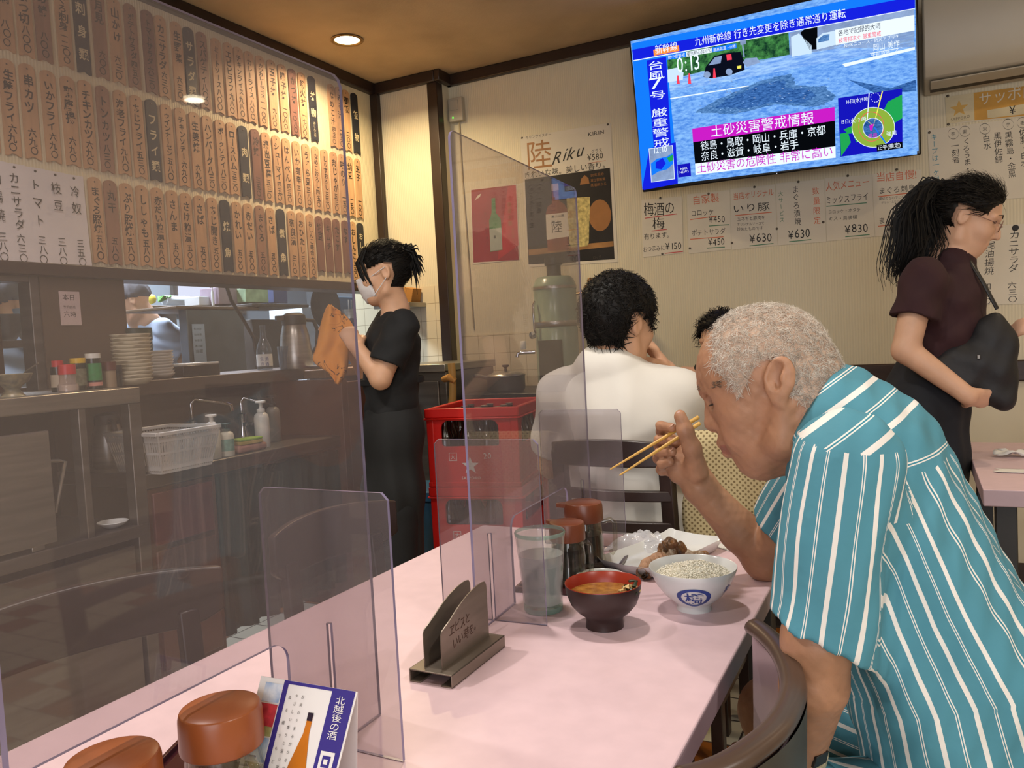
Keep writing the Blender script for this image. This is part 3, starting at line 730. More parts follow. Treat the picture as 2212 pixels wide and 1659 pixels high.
        for ax in range(3):
            o1, o2 = [(1, 2), (2, 0), (0, 1)][ax]
            lo = [slice(None)]*3; hi = [slice(None)]*3; lo[ax] = slice(0, -1); hi[ax] = slice(1, None)
            ch = ins[tuple(lo)] != ins[tuple(hi)]; E = np.argwhere(ch)
            E = E[(E[:, o1] > 0) & (E[:, o2] > 0) & (E[:, o1] < n[o1]-1) & (E[:, o2] < n[o2]-1)]
            if not len(E): continue
            st = ins[tuple(lo)][E[:, 0], E[:, 1], E[:, 2]]
            q = []
            for (d1, d2) in ((1, 1), (0, 1), (0, 0), (1, 0)):
                e = E.copy(); e[:, o1] -= d1; e[:, o2] -= d2; q.append(idx[e[:, 0], e[:, 1], e[:, 2]])
            q = np.stack(q, 1); q[~st] = q[~st][:, ::-1]; F.append(q)
        return V, np.concatenate(F)
def axis(*segs):
    """uneven grid line: axis(start, (end, step), ...)"""
    out = [segs[0]]
    for e, h in segs[1:]:
        n = max(1, int(round((e-out[-1])/h))); out += list(np.linspace(out[-1], e, n+1)[1:])
    return np.array(out)
def normals(V, F):
    N = np.zeros_like(V); n = np.cross(V[F[:, 2]]-V[F[:, 0]], V[F[:, 3]]-V[F[:, 1]])
    for i in range(4): np.add.at(N, F[:, i], n)
    return N/(np.linalg.norm(N, axis=1)[:, None]+1e-12)
def relax(V, F, it=2, lam=.5):
    e = np.concatenate([F[:, [0, 1]], F[:, [1, 2]], F[:, [2, 3]], F[:, [3, 0]]]); 
    for _ in range(it):
        a = np.zeros_like(V); c = np.zeros(len(V))
        for i, j in ((0, 1), (1, 0)): np.add.at(a, e[:, i], V[e[:, j]]); np.add.at(c, e[:, i], 1)
        V = V+lam*(a/np.maximum(c, 1)[:, None]-V)
    return V
def skin_obj(name, VF, mats, parent, mi=None, attr=None, smooth=180):
    V, F = VF
    o = parent.location if parent is not None else Vector((0, 0, 0))
    me = bpy.data.meshes.new(name); me.from_pydata((V-np.array(o)).tolist(), [], F.tolist())
    for m in (mats if isinstance(mats, list) else [mats]): me.materials.append(m)
    if mi is not None: me.polygons.foreach_set('material_index', np.asarray(mi, np.int32))
    if attr is not None: a = me.attributes.new('stripe', 'FLOAT', 'CORNER'); a.data.foreach_set('value', np.asarray(attr, np.float32).ravel())
    me.polygons.foreach_set('use_smooth', [True]*len(F)); me.update()
    ob = bpy.data.objects.new(name, me); COL.objects.link(ob)
    if parent is not None: ob.parent = parent
    return ob
def cap_hair(VF, w, thick, parent, m, name='hair', strands=0, length=.012, flow=None, width=.0005, seed=1, noise=.25, curl=.3, mstr=None, comb=None):
    """hair as a cap lifted off the scalp where w(V)>0, covered with fine tapering locks"""
    V, F = VF; N = normals(V, F); W = np.clip(w(V), 0, 1); keep = (W[F] > 0).all(1) & (W[F].max(1) > .02)
    rg = np.random.default_rng(seed); u = np.unique(F[keep]); mp = np.full(len(V), -1); mp[u] = np.arange(len(u))
    nz = 1+noise*np.sin(V[u]@np.array([210., 130., 170.]))*np.sin(V[u]@np.array([-90., 180., 60.]))
    P = V[u]+N[u]*((thick*W[u]*nz)[:, None]-.0008*(W[u] < .05)[:, None]); FF = [tuple(f) for f in mp[F[keep]]]
    vs = [tuple(p) for p in P]; fs = FF; mi = [0]*len(FF)
    if strands:
        pick = rg.choice(np.nonzero(keep)[0], strands)
        c = V[F[pick]].mean(1); nn = N[F[pick, 0]]; ww = W[F[pick]].mean(1)
        fl = flow(c) if flow is not None else np.tile([0, 0, -1.], (strands, 1))
        fl = fl+rg.normal(0, curl, fl.shape); fl -= nn*(fl*nn).sum(1)[:, None]; fl /= np.linalg.norm(fl, axis=1)[:, None]+1e-9
        for i in range(strands):
            if rg.random() > ww[i]*3: continue
            L = length*rg.uniform(.6, 1.3); b0 = c[i]+nn[i]*thick*ww[i]*.6; side = np.cross(nn[i], fl[i])*width*rg.uniform(.7, 1.6)
            q = [b0+fl[i]*L*t+nn[i]*(thick*.6+L*.25)*(math.sin(t*2.2)*.6)+rg.normal(0, L*.04, 3) for t in (0, .4, .75, 1)]
            n0 = len(vs); lift = nn[i]*width*.8
            for j, p in enumerate(q[:-1]): tp = 1-j*.25; vs += [tuple(p-side*tp), tuple(p+side*tp), tuple(p+lift*tp)]
            vs.append(tuple(q[-1]))
            for j in range(2):
                a = n0+3*j; fs += [(a, a+3, a+5, a+2), (a+2, a+5, a+4, a+1), (a+1, a+4, a+3, a)]
            a = n0+6; fs += [(a, n0+9, a+2), (a+2, n0+9, a+1), (a+1, n0+9, a)]; mi += [1]*9
    o = np.array(parent.location)
    me = bpy.data.meshes.new(name); me.from_pydata([tuple(np.array(v)-o) for v in vs], [], fs)
    me.materials.append(m); me.materials.append(mstr or m)
    me.polygons.foreach_set('material_index', mi); me.polygons.foreach_set('use_smooth', [True]*len(fs)); me.update()
    ob = bpy.data.objects.new(name, me); COL.objects.link(ob); ob.parent = parent
    return ob
def lock(b, pts, r0, r1, n=6, m=0):
    k = len(pts); b.tube(pts, [r0+(r1-r0)*i/(k-1) for i in range(k)], n, m)
def A3(v): return np.array(v, float)
def fingers(fd, chains, r=.0088, k=.004):
    for ch in chains:
        n = len(ch); fd.chain(ch, [r*(1.05-.22*i/(n-1)) for i in range(n)], k)
        fd.ell(ch[1], r*1.12, k)
# ------------------------------------------------------------------ grilled fish
M_FLESH = mat('grilled_fish_flesh', 'B89072', 0.55, var=0.2, scale=60, bump=.3, bscale=300, spec=.4)
M_CHAR = mat('charred_fish_skin', '8E6238', 0.4, var=0.5, scale=55, col2='2A2018', bump=.4, bscale=220)
M_BONE = mat('fish_bone_meat', 'D8CDB8', 0.5, var=0.2, scale=80, col2='8A6A48', bump=.4, bscale=250)
FP = lambda x, y, z: A3(Pz(x, y, TZ+z))
t = thing('grilled_fish', 'half eaten grilled fish with a charred head on the white plate', 'fish', (-.468, 1.545, TZ))
fd = Field(axis(-.58, (-.34, .0022)), axis(1.40, (1.72, .0022)), axis(TZ, (TZ+.075, .0022)))
pts = [FP(1384, 1238, .016), FP(1400, 1222, .019), FP(1422, 1211, .020), FP(1446, 1205, .018)]
fd.chain(pts, [.009, .014, .0145, .010], .006)
fd.ripple(lambda x, y, z: .0012*np.sin(x*420)*np.sin(y*380))
skin_obj('flesh', fd.mesh(), M_FLESH, t)
fd = Field(axis(-.58, (-.34, .0022)), axis(1.40, (1.75, .0022)), axis(TZ, (TZ+.085, .0022)))
fd.chain([FP(1392, 1246, .010), FP(1420, 1226, .010), FP(1450, 1212, .010), FP(1490, 1207, .012), FP(1522, 1200, .014)], [.006, .010, .012, .013, .009], .006)
hb = FP(1440, 1196, .02); ht = FP(1456, 1172, .058)
fd.chain([hb, (hb+ht)/2+A3((0, 0, .006)), ht], [.016, .014, .006], .006)
fd.ell(FP(1432, 1186, .03), (.010, .012, .012), .006).ell(FP(1470, 1190, .036), (.011, .012, .018), .006)
fd.ripple(lambda x, y, z: .0022*np.sin(x*310+z*200)*np.sin(y*260+1)+.0012*np.sin(x*800)*np.sin(z*700))
skin_obj('charred_skin', fd.mesh(), M_CHAR, t)
fd = Field(axis(-.58, (-.34, .0022)), axis(1.40, (1.75, .0022)), axis(TZ, (TZ+.085, .0022)))
fd.ell(FP(1444, 1200, .022)-A3((0, .012, 0)), (.014, .010, .011), .006).ell(FP(1456, 1190, .034)-A3((0, .011, 0)), (.010, .008, .016), .006).ell(FP(1480, 1192, .03)-A3((0, .014, 0)), (.014, .007, .010), .006)
fd.chain([FP(1465, 1200, .026), FP(1495, 1200, .026), FP(1515, 1196, .026)], [.009, .007, .005], .006)
fd.ripple(lambda x, y, z: .002*np.sin(x*420+z*300)*np.sin(y*360+1))
skin_obj('white_meat', fd.mesh(), M_BONE, t)
b = MB(M_BONE)
for i in range(7): p = Vector(FP(1425+14*i, 1202, .02)); b.tube([p, p+Vector((-.004, -.008, .010+.006*math.sin(i*2))), p+Vector((-.003, -.016, .012))], [.0012, .0009, .0005], 5)
b.build('rib_bones', t, world=True)
# ------------------------------------------------------------------ elderly man eating at the table
M_SKIN1 = mat('skin_tanned', 'AE8062', 0.5, var=0.10, scale=28, sss=.12, bump=.05, bscale=260)
M_SKIN2 = mat('skin_light', 'D4A686', 0.5, var=0.06, scale=20, sss=.12)
M_SKIN3 = mat('skin_fair', 'D2A68A', 0.5, var=0.05, scale=20, sss=.12)
M_LIP = mat('lips', '9C6654', 0.45, var=.1, sss=.1)
M_NAIL = mat('fingernail', 'D8AC98', 0.3, var=.05)
Y0 = 1.2
def hs(x, y, dy=0.0):
    """a point seen at x, y on the near side, dy off the head's middle plane (mirrored for the far side)"""
    p = Py(x, y, Y0-abs(dy)); return A3((p.x, Y0+dy, p.z))
def py(x, y, Y): return A3(Py(x, y, Y))
man1 = thing('person', 'elderly man with short grey hair in a teal striped shirt, bending over his rice', 'person', (.05, 1.2, 0))
TL = np.column_stack([(-.957, 0, -.29), (0, 1, 0), (-.29, 0, .957)])
fd = Field(axis(-.52, (-.43, .006), (-.09, .0022), (.22, .007)), axis(.90, (1.10, .003), (1.28, .0022), (1.53, .0028)), axis(0, (.5, .009), (.72, .004), (.88, .003), (1.225, .0022)))
fd.ell(hs(1645, 795), (.095, .077, .088), 0, TL)
fd.ell(hs(1624, 886), (.048, .060, .086), .03, TL).ell(hs(1634, 953), (.041, .047, .052), .018, TL)
fd.ell(hs(1504, 884), (.016, .055, .020), .014, TL, sub=True)
fd.ell(hs(1631, 990), (.022, .026, .022), .014)
for s in (-1, 1):
    fd.chain([hs(1638, 1000, s*.022), hs(1692, 955, s*.056), hs(1692, 880, s*.066)], [.016, .018, .014], .022)
    fd.ell(hs(1596, 892, s*.046), (.020, .017, .018), .02).ell(hs(1596, 935, s*.040), (.020, .014, .020), .02)
    fd.cap(hs(1533, 842, s*.012), hs(1562, 833, s*.052), .012, .010, .012)
    fd.ell(hs(1532, 868, s*.032), (.014, .016, .011), .010, TL, sub=True)
    fd.ell(hs(1557, 866, s*.031), (.0122, .0150, .0118), .003)
    fd.cap(hs(1536, 874, s*.020), hs(1559, 860, s*.046), .0020, .0014, .002, sub=True).cap(hs(1530, 858, s*.020), hs(1556, 848, s*.046), .0016, .0012, .003, sub=True)
fd.ell(hs(1662, 984), (.034, .044, .029), .02)
fd.cap(hs(1700, 880), hs(1800, 975), .058, .066, .02).ell(hs(1752, 850), .05, .03)
fd.chain([hs(1534, 872), hs(1539, 895), hs(1541, 912)], [.0080, .0100, .0122], .008).ell(hs(1541, 915), .0122, .006)
for s in (-1, 1):
    fd.ell(hs(1554, 919, s*.0135), (.011, .0075, .0095), .006).ell(hs(1549, 931, s*.0075), (.006, .0042, .0055), .003, sub=True)
    fd.chain([hs(1563, 915, s*.022), hs(1580, 938, s*.030), hs(1596, 972, s*.036)], [.0022, .003, .0022], .006, sub=True)
    fd.cap(hs(1563, 959, 0), hs(1585, 963, s*.025), .0062, .004, .006).cap(hs(1572, 978, 0), hs(1590, 974, s*.023), .0068, .004, .006)
    fd.cap(hs(1562, 968, 0), hs(1590, 969, s*.029), .0026, .0022, .003, sub=True)
fd.ell(hs(1570, 948), (.012, .022, .013), .012)
# ears
RE = np.column_stack([(.985, -.0, -.17), (0, 1, 0), (.17, 0, .985)])
e0 = py(1684, 818, Y0-.079)
for s in (1, -1):
    mir = lambda p: A3((p[0], Y0+(p[1]-Y0)*s, p[2])); sy = -s
    fd.ell(mir(e0), (.0205, .0085, .031), .006, RE)
    fd.ell(mir(e0+A3((-.003, -.006, .004))), (.0135, .0075, .0205), .003, RE, sub=True)
    fd.ell(mir(e0+A3((.005, -.004, .0))), (.004, .005, .017), .004, RE).ell(mir(e0+A3((-.005, -.004, -.006))), (.0075, .006, .009), .003, RE, sub=True)
    fd.ell(mir(py(1683, 861, Y0-.078)), (.0105, .0065, .0125), .006).ell(mir(py(1667, 836, Y0-.077)), (.005, .005, .007), .005)
# trunk (under the clothes) and legs
SP = [hs(1795, 900), hs(1865, 984), hs(1909, 1121), hs(1966, 1267), hs(2035, 1410), hs(2078, 1590)]
SR = [.060, .083, .104, .112, .120, .130]
fd.chain(SP, [r*.80 for r in SR], .03, flat=((0, 1, 0), 1.4))
shL, shR = py(1815, 1015, 1.015), A3((py(1790, 1015, 1.38)[0], 1.38, py(1790, 1015, 1.38)[2]))
fd.ell(shL, .05, .04).ell(shR, .05, .04)
elL, wrL = py(1758, 1475, .99), py(1727, 1632, 1.055)
fd.chain([shL, py(1764, 1385, .985), elL, wrL], [.043, .040, .039, .029], .008)
elR, wrR = A3((-.258, 1.485, TZ+.037)), py(1512, 1052, 1.43)
fd.chain([shR, elR], [.043, .041], .012).chain([elR, elR*.62+wrR*.38, wrR], [.036, .037, .029], .010)
for s, Y in ((-1, 1.09), (1, 1.31)):
    hip, kn, an = A3((.09, Y, .52)), A3((-.23, Y+s*.05, .52)), A3((-.14, Y+s*.05, .09))
    fd.chain([hip, kn, an], [.078, .055, .035], .02).chain([an, an+A3((-.02, 0, -.045)), an+A3((-.15, 0, -.06))], [.035, .04, .028], .02)
# left hand resting on the thigh
hl = wrL+A3((-.03, .05, -.035))
fd.chain([wrL, hl], [.028, .032], .012, flat=((0, 0, 1), .7))
for i in range(4): q = hl+A3((-.022+.016*i, .022, .0)); fd.chain([q, q+A3((-.014, .030, -.004)), q+A3((-.02, .055, -.014))], [.0095, .009, .008], .004)
fd.chain([hl+A3((-.03, -.02, 0)), hl+A3((-.055, .0, -.004)), hl+A3((-.065, .02, -.008))], [.012, .0105, .009], .006)
# right hand closed round the chopsticks
fd.chain([wrR, py(1492, 1015, 1.425)], [.030, .030], .012)
fd.ell(py(1484, 1000, 1.425), (.024, .026, .036), .012).ell(py(1500, 1010, 1.40), (.019, .017, .026), .012).ell(py(1462, 1012, 1.415), (.018, .022, .026), .012)
HF = [[py(1462, 955, 1.44), py(1430, 932, 1.435), py(1427, 920, 1.40), py(1452, 924, 1.378)],
      [py(1455, 975, 1.445), py(1424, 962, 1.435), py(1423, 950, 1.40), py(1458, 951, 1.376)],
      [py(1452, 998, 1.44), py(1423, 990, 1.43), py(1424, 978, 1.395), py(1452, 976, 1.38)],
      [py(1455, 1020, 1.43), py(1430, 1014, 1.42), py(1430, 1002, 1.39), py(1447, 998, 1.382)]]
fingers(fd, HF, .0098, .004)
TH = [py(1508, 1018, 1.40), py(1495, 968, 1.378), py(1480, 930, 1.364), py(1469, 898, 1.366)]
fd.chain(TH, [.0175, .0155, .0135, .0105], .008)
fd.ripple(lambda x, y, z: .0006*np.sin(x*260)*np.sin(z*310)*np.sin(y*280))
V1, F1 = fd.mesh()
c = V1[F1].mean(1); mi = np.zeros(len(F1), int)
la, lb = hs(1565, 967), hs(1588, 968)
d1 = np.hypot((c[:, 0]-hs(1573, 968)[0])*1.0, (c[:, 2]-hs(1573, 968)[2])*1.25)
mi[(d1 < .0105) & (np.abs(c[:, 1]-Y0) < .026)] = 1
body1 = skin_obj('body', (V1, F1), [M_SKIN1, M_LIP], man1, mi)
# short grey hair
UX, UZ = hs(1001, 0)*0, 0
def img(v):
    """photo position of points (used to lay out the hairline on the head)"""
    d = v-np.array(CAM); r = np.array([list(CR), list(CU), list(CF)]) @ d.T
    return IW/2+FPX*r[0]/r[2], IH/2-FPX*r[1]/r[2]
# hairline drawn on the head's own profile plane (x forward/back, z up), the same on both sides
HL = np.array([[p[0], p[2]] for p in (hs(1560, 672), hs(1548, 715), hs(1556, 755), hs(1552, 790), hs(1577, 806), hs(1600, 828), hs(1612, 858), hs(1630, 835), hs(1650, 795), hs(1665, 778), hs(1705, 795), hs(1722, 850), hs(1760, 880), hs(1840, 850), hs(1840, 600), hs(1560, 600))])
def inpoly(x, z, P):
    r = np.zeros(x.shape, bool); n = len(P)
    for i in range(n):
        (x0, z0), (x1, z1) = P[i], P[(i+1) % n]
        r ^= ((z0 > z) != (z1 > z)) & (x < (x1-x0)*(z-z0)/(z1-z0+1e-12)+x0)
    return r
def edge_d(x, z, P):
    d = np.full(x.shape, 9.)
    for i in range(len(P)):
        a, b_ = P[i], P[(i+1) % len(P)]; ab = b_-a; t = np.clip(((x-a[0])*ab[0]+(z-a[1])*ab[1])/(ab@ab), 0, 1)
        d = np.minimum(d, np.hypot(x-a[0]-t*ab[0], z-a[1]-t*ab[1]))
    return d
def hairw(P, soft):
    def f(V): ins = inpoly(V[:, 0], V[:, 2], P); return np.where(ins, np.clip(edge_d(V[:, 0], V[:, 2], P)/soft, .03, 1), 0)
    return f
w0 = hairw(HL, .02)
near_head = lambda V: (V[:, 2] > hs(1700, 895)[2]) & (np.abs(V[:, 1]-Y0) < .081) & (V[:, 0] < hs(1830, 800)[0])
ear = lambda V: np.minimum(np.linalg.norm((V-e0)/A3((.026, .012, .036)), axis=1), np.linalg.norm((V-A3((e0[0], 2*Y0-e0[1], e0[2])))/A3((.026, .012, .036)), axis=1)) > 1
ctop = hs(1640, 665)
thin = lambda V: 1-.55*np.exp(-(((V[:, 0]-ctop[0])/.05)**2+((V[:, 1]-Y0)/.04)**2+((V[:, 2]-ctop[2])/.03)**2))
M_GREY = mat('grey_scalp_hair', 'C4AC98', 0.7, var=.2, scale=150, col2='B4937C', stretch=(1, 1, .35))
M_GREYS = mat('white_hair', 'E6DED2', 0.5, var=.25, scale=90, col2='B4A494')
def flow1(c):
    ce = hs(1640, 720); d = c-np.array(ce); d[:, 1] *= .6; return d+np.array([.03, 0, -.05])
cap_hair((V1, F1), lambda V: w0(V)*near_head(V)*ear(V)*thin(V), .0045, man1, M_GREY, 'hair', 7000, .016, flow1, .00040, 4, .12, .5, M_GREYS)
# eyebrows and lashes
rr = random.Random(2)
for s in (-1, 1):
    b = MB(mat('grey_eyebrow', '75604F', .7))
    for i in range(110):
        u = rr.random(); p = Vector(hs(1514+46*u, 840-9*u+rr.uniform(-8, 6), s*(.022+.046*u)))
        n_ = Vector((-.8*(1-u*.5), s*(.25+.6*u), .1)).normalized(); p += n_*.0082
        d = Vector((.5, s*.5, .1*rr.uniform(-1, 1.5)))*.011; b.tube([p-n_*.006, p+d*.5, p+d-n_*.001], [.0006, .0005, .0002], 3, caps=False)
    b.build('eyebrow', man1, world=True)
    b = MB(mat('eyelash', '2E221C', .6))
    q = [Vector(hs(1534+25*k/6, 876-17*k/6+2.5*math.sin(k*math.pi/6), s*(.022+.022*k/6+.004*math.sin(k*math.pi/6)))) + Vector((-.0015, s*.0025, -.0004)) for k in range(7)]
    b.tube(q, [.0008, .0014, .0017, .0017, .0015, .0012, .0006], 6)
    b.build('eyelashes', man1, world=True)
b = MB(M_NAIL)
for ch, k in ((TH, .0104), *((h_, .0085) for h_ in HF[:3])):
    a_, z_ = Vector(ch[-2]), Vector(ch[-1]); d = (z_-a_).normalized(); n_ = (Vector((.1, -1, .35)) - d*Vector((.1, -1, .35)).dot(d)).normalized() if ch is TH else (Vector((-.2, -.6, 1))-d*Vector((-.2, -.6, 1)).dot(d)).normalized()
    x_ = d.cross(n_); cc = z_+d*.001+n_*k*.86
    vs = [cc+d*(.0065*math.sin(j*math.pi/6))+x_*(.0052*math.cos(j*math.pi/6))-n_*(.0012*abs(math.cos(j*math.pi/6))) for j in range(12)]
    b.add(vs, [tuple(range(12))])
b.build('fingernails', man1, world=True)
# teal shirt
M_TEAL = stripemat('teal_striped_cotton', '4A8A9C', 'E6E2DC')
fs = Field(axis(-.27, (.27, .0042)), axis(.88, (1.53, .0045)), axis(.46, (1.16, .0042)))
nk = A3((-.86, 0, .51)); ck = hs(1742, 915)
fs.chain(SP[1:], SR[1:], .05, flat=((0, 1, 0), 1.5))
fs.cap(SP[0], SP[1], .075, .09, .05, flat=((0, 1, 0), 1.25), cut=(ck, nk))
cuL = py(1766, 1378, .985)
adL = cuL-shL; adL /= np.linalg.norm(adL)
fs.cap(shL+A3((.006, .01, .006)), cuL+adL*.06, .064, .062, .03, cut=(cuL, adL+A3((-.30, 0, 0))))
cuR = shR+(elR-shR)*.62; adR = (elR-shR)/np.linalg.norm(elR-shR)
fs.cap(shR, cuR+adR*.06, .068, .064, .03, cut=(cuR, adR))
# openings at neck and cuffs
fs.cap(hs(1690, 870), hs(1800, 968), .0615, .066, .0, sub=True)
fs.cap(cuL-adL*.012, cuL+adL*.1, .041, .043, 0, sub=True).cap(cuR-adR*.012, cuR+adR*.1, .046, .047, 0, sub=True)
fs.plane((0, 0, .505), (0, 0, -1)) if False else None
dS = A3((.42, 0, -.9))
fs.ripple(lambda x, y, z: .0035*np.sin((x*.9+z*.42)*52+3*np.sin(y*14))*np.clip((z-.5)*4, .3, 1)*np.clip((1.02-z)*6, 0, 1) + .0022*np.sin(y*64+x*22+z*15) + .0012*np.sin(x*150-z*70+y*40))
VS, FS = fs.mesh(); VS = relax(VS, FS, 1)
spn, spr = np.array(SP), np.array(SR)
def spine_uv(P):
    best = np.full(len(P), 9.); th = np.zeros(len(P)); tl = np.zeros(len(P)); Lc = np.concatenate([[0], np.cumsum(np.linalg.norm(np.diff(spn, axis=0), axis=1))])
    for i in range(len(spn)-1):
        a, b_ = spn[i], spn[i+1]; ab = b_-a; t = np.clip((P-a)@ab/(ab@ab), 0 if i else -1, 1 if i < len(spn)-2 else 2); q = P-(a+t[:, None]*ab)
        d = np.linalg.norm(q*A3((1, .65, 1)), axis=1); m = d < best
        nb = A3((-ab[2], 0, ab[0])); nb = nb/np.linalg.norm(nb); nb = nb if nb[0] > 0 else -nb
        ra_ = spr[i]+(spr[i+1]-spr[i])*np.clip(t, 0, 1); ea = q@nb/ra_; wt = np.clip((ea-.55)/.3, 0, 1); wt = wt*wt*(3-2*wt)
        th = np.where(m, wt*np.arctan2(-q[:, 1]/1.45, q@nb)+(1-wt)*np.arccos(np.clip(ea, -1, 1))*np.where(q[:, 1] < 0, 1, -1), th); tl = np.where(m, Lc[i]+t*np.linalg.norm(ab), tl); best = np.where(m, d, best)
    return th, tl
def arm_uv(P, a, b_):
    ab = (b_-a)/np.linalg.norm(b_-a); t = (P-a)@ab; q = P-(a+t[:, None]*ab); e1 = np.cross(ab, (0, 1, 0)); e1 /= np.linalg.norm(e1); e2 = np.cross(ab, e1)
    return np.arctan2(q@e2, q@e1), t, np.linalg.norm(q, axis=1)
P = VS[FS].reshape(-1, 3); cF = VS[FS].mean(1)
th, tl = spine_uv(P); thc, tlc = spine_uv(cF)
aL, tL, rL = arm_uv(P, shL, cuL); aLc, tLc, rLc = arm_uv(cF, shL, cuL)
aR, tR, rR = arm_uv(P, shR, cuR); aRc, tRc, rRc = arm_uv(cF, shR, cuR)
isL = (cF[:, 1] < 1.09) & (rLc < .088) & (tLc > -.03-.25*(cF[:, 1]-1.0)); isR = (cF[:, 1] > 1.33) & (rRc < .088) & (tRc > -.03)
isL &= ~((aLc > -2.0) & (aLc < .32) & (rLc > .060) & (tLc > .05) & (cF[:, 0] > shL[0]-.02))
yoke = (~isL) & (~isR) & (tlc < .088) & (np.abs(thc) < 2.2)
unw = lambda a: a  # seam of the wrap lies under the arm
st = np.repeat(isL, 4)*(aL*.078+.004) + np.repeat(isR, 4)*(aR*.078) + np.repeat(yoke, 4)*(tl+.012) + np.repeat(~(isL | isR | yoke), 4)*(th*.165+.01)
# keep faces that straddle the wrap seam on one side
S4 = st.reshape(-1, 4); span = S4.max(1)-S4.min(1); S4[span > .2] = S4[span > .2].max(1)[:, None]
skin_obj('shirt', (VS, FS), M_TEAL, man1, attr=S4)
# matching shorts
ft = Field(axis(-.42, (.22, .005)), axis(.95, (1.45, .005)), axis(.40, (.68, .005)))
for Y in (1.09, 1.31): ft.chain([A3((.06, Y, .515)), A3((-.20, Y+(.04 if Y > 1.2 else -.04), .525))], [.092, .080], .03, cut=((-.19, 1.2, .5), (-1, 0, 0)))
ft.ell((.08, 1.2, .535), (.13, .18, .10), .04)
ft.ripple(lambda x, y, z: .003*np.sin(x*60+y*25))
VT, FT = ft.mesh(); P = VT[FT].reshape(-1, 3)
sgn = np.where(P[:, 1] < 1.2, -1., 1.); st = (np.arctan2(P[:, 1]-(1.2+sgn*.11), P[:, 2]-.515)*.085+P[:, 0]*.35).reshape(-1, 4)
bad = st.max(1)-st.min(1) > .2; st[bad] = st[bad].max(1)[:, None]
skin_obj('shorts', (VT, FT), M_TEAL, man1, attr=st)
# wristwatch
b = MB([mat('watch_strap', 'C8BC98', .5, var=.2, scale=200), M_BLACK])
wd = Vector(wrL-elL).normalized(); wr = Vector(elL)+(Vector(wrL)-Vector(elL))*.93
x_ = wd.orthogonal().normalized(); y_ = wd.cross(x_); R3 = Matrix((x_, y_, wd)).transposed()
b.lathe([(.0305, -.010), (.0335, -.009), (.0335, .009), (.0305, .010)], wr, 28, R=R3)
b.obox(wr+Vector((.022, -.024, .008)), (.02, .02, .024), Matrix((Vector((.7, -.7, .1)).normalized(), wd.cross(Vector((.7, -.7, .1))).normalized(), wd)).transposed(), 1)
b.build('wristwatch', man1, world=True, bevel=.001)
# chopsticks
M_BAMBOO = mat('bamboo_chopstick', 'D8A850', .4, var=.12, scale=20, stretch=(1, 1, 1))
for (p0, p1, lab) in ((py(1318, 1014, 1.315), py(1509, 901, 1.415), 'upper of the two bamboo chopsticks in the old man\'s hand'), (py(1338, 1027, 1.305), py(1512, 914, 1.395), 'lower of the two bamboo chopsticks in the old man\'s hand')):
    b = MB(M_BAMBOO); p0, p1 = Vector(p0), Vector(p1); b.tube([p0, p0+(p1-p0)*.02, p0*.5+p1*.5, p1-(p1-p0)*.01, p1], [.0010, .0016, .0029, .0038, .0033], 12)
    tag(b.build('chopstick', smooth=60), lab, 'chopstick', 'chopsticks in the hand')
# ------------------------------------------------------------------ television
TVB = Vector((-1.175, 3.80, 1.85)); TVR = Vector((1, 0, 0)); tilt = math.atan2(.115, .69); TVU = Vector((0, -math.sin(tilt), math.cos(tilt)))
TVN = TVR.cross(TVU); TVN = TVN if TVN.y < 0 else -TVN
TW, TH_ = 1.205, .700
M_TVB = mat('tv_black_plastic', '0C0C0E', .3)
t = thing('television', 'large flat television showing a typhoon news programme, hung tilted on the back wall', 'television', (-.57, 3.86, 1.85))
b = MB(M_TVB)
Rtv = Matrix((TVR, -TVN, TVU)).transposed()
b.obox(TVB+TVR*TW/2+TVU*TH_/2-TVN*.022, (TW, .04, TH_), Rtv)
b.build('casing', t, world=True, bevel=.006)
b = MB(M_TVB); b.obox(TVB+TVR*TW/2+TVU*.42-TVN*.07, (.4, .06, .3), Rtv); b.obox(Vector((TVB.x+TW/2, 3.955, 2.25)), (.3, .085, .4)); b.obox(Vector((TVB.x+TW/2, 3.87, 2.3)), (.12, .16, .12)); b.build('wall_bracket', t, world=True, bevel=.004)
TN = ['tv_blue', 'tv_bright_blue', 'tv_navy', 'tv_white', 'tv_magenta', 'tv_black', 'tv_street', 'tv_puddle', 'tv_trees', 'tv_car', 'tv_orange', 'tv_red', 'tv_green', 'tv_ring', 'tv_van', 'tv_grey', 'tv_yellow', 'tv_kerb', 'tv_deep']
B_ = 1.0
TM = [emat('tv_blue', '1420D8', B_), emat('tv_bright_blue', '1478FF', B_), emat('tv_navy', '1414B4', B_), emat('tv_white', 'E8F4FF', B_), emat('tv_magenta', 'C41CC0', B_), emat('tv_black', '06080C', B_),
      emat('tv_street', '4C86DC', 1.0, ('88BCF8', 34, (1, 1, 3))), emat('tv_puddle', '2C5C98', .9, ('6A9CD8', 60, (1, 1, 4))), emat('tv_trees', '143A28', .9, ('4E9850', 30, (1, 1, 1))), emat('tv_car', '0A0E1C', B_),
      emat('tv_orange', 'FF9040', B_), emat('tv_red', 'F0405A', B_), emat('tv_green', '20A050', B_), emat('tv_ring', '8AAC3C', B_), emat('tv_van', 'C8E0F4', B_), emat('tv_grey', '788CB0', B_, ('90A8D0', 12, (1, 1, 1))), emat('tv_yellow', 'F0E860', B_), emat('tv_kerb', '6496E4', B_, ('A4CCF8', 20, (1, 1, 6))), emat('tv_deep', '1E4A8C', .9, ('4C80C8', 50, (1, 1, 3)))]
b = MB(TM)
O = TVB + TVN*.0005
def tp(x, y, k=1):
    """a point of the picture, laid on the screen's plane"""
    q = Pp(1340+x/3.253, y/3.253, O, TVN); return q+TVN*(.0004*k)
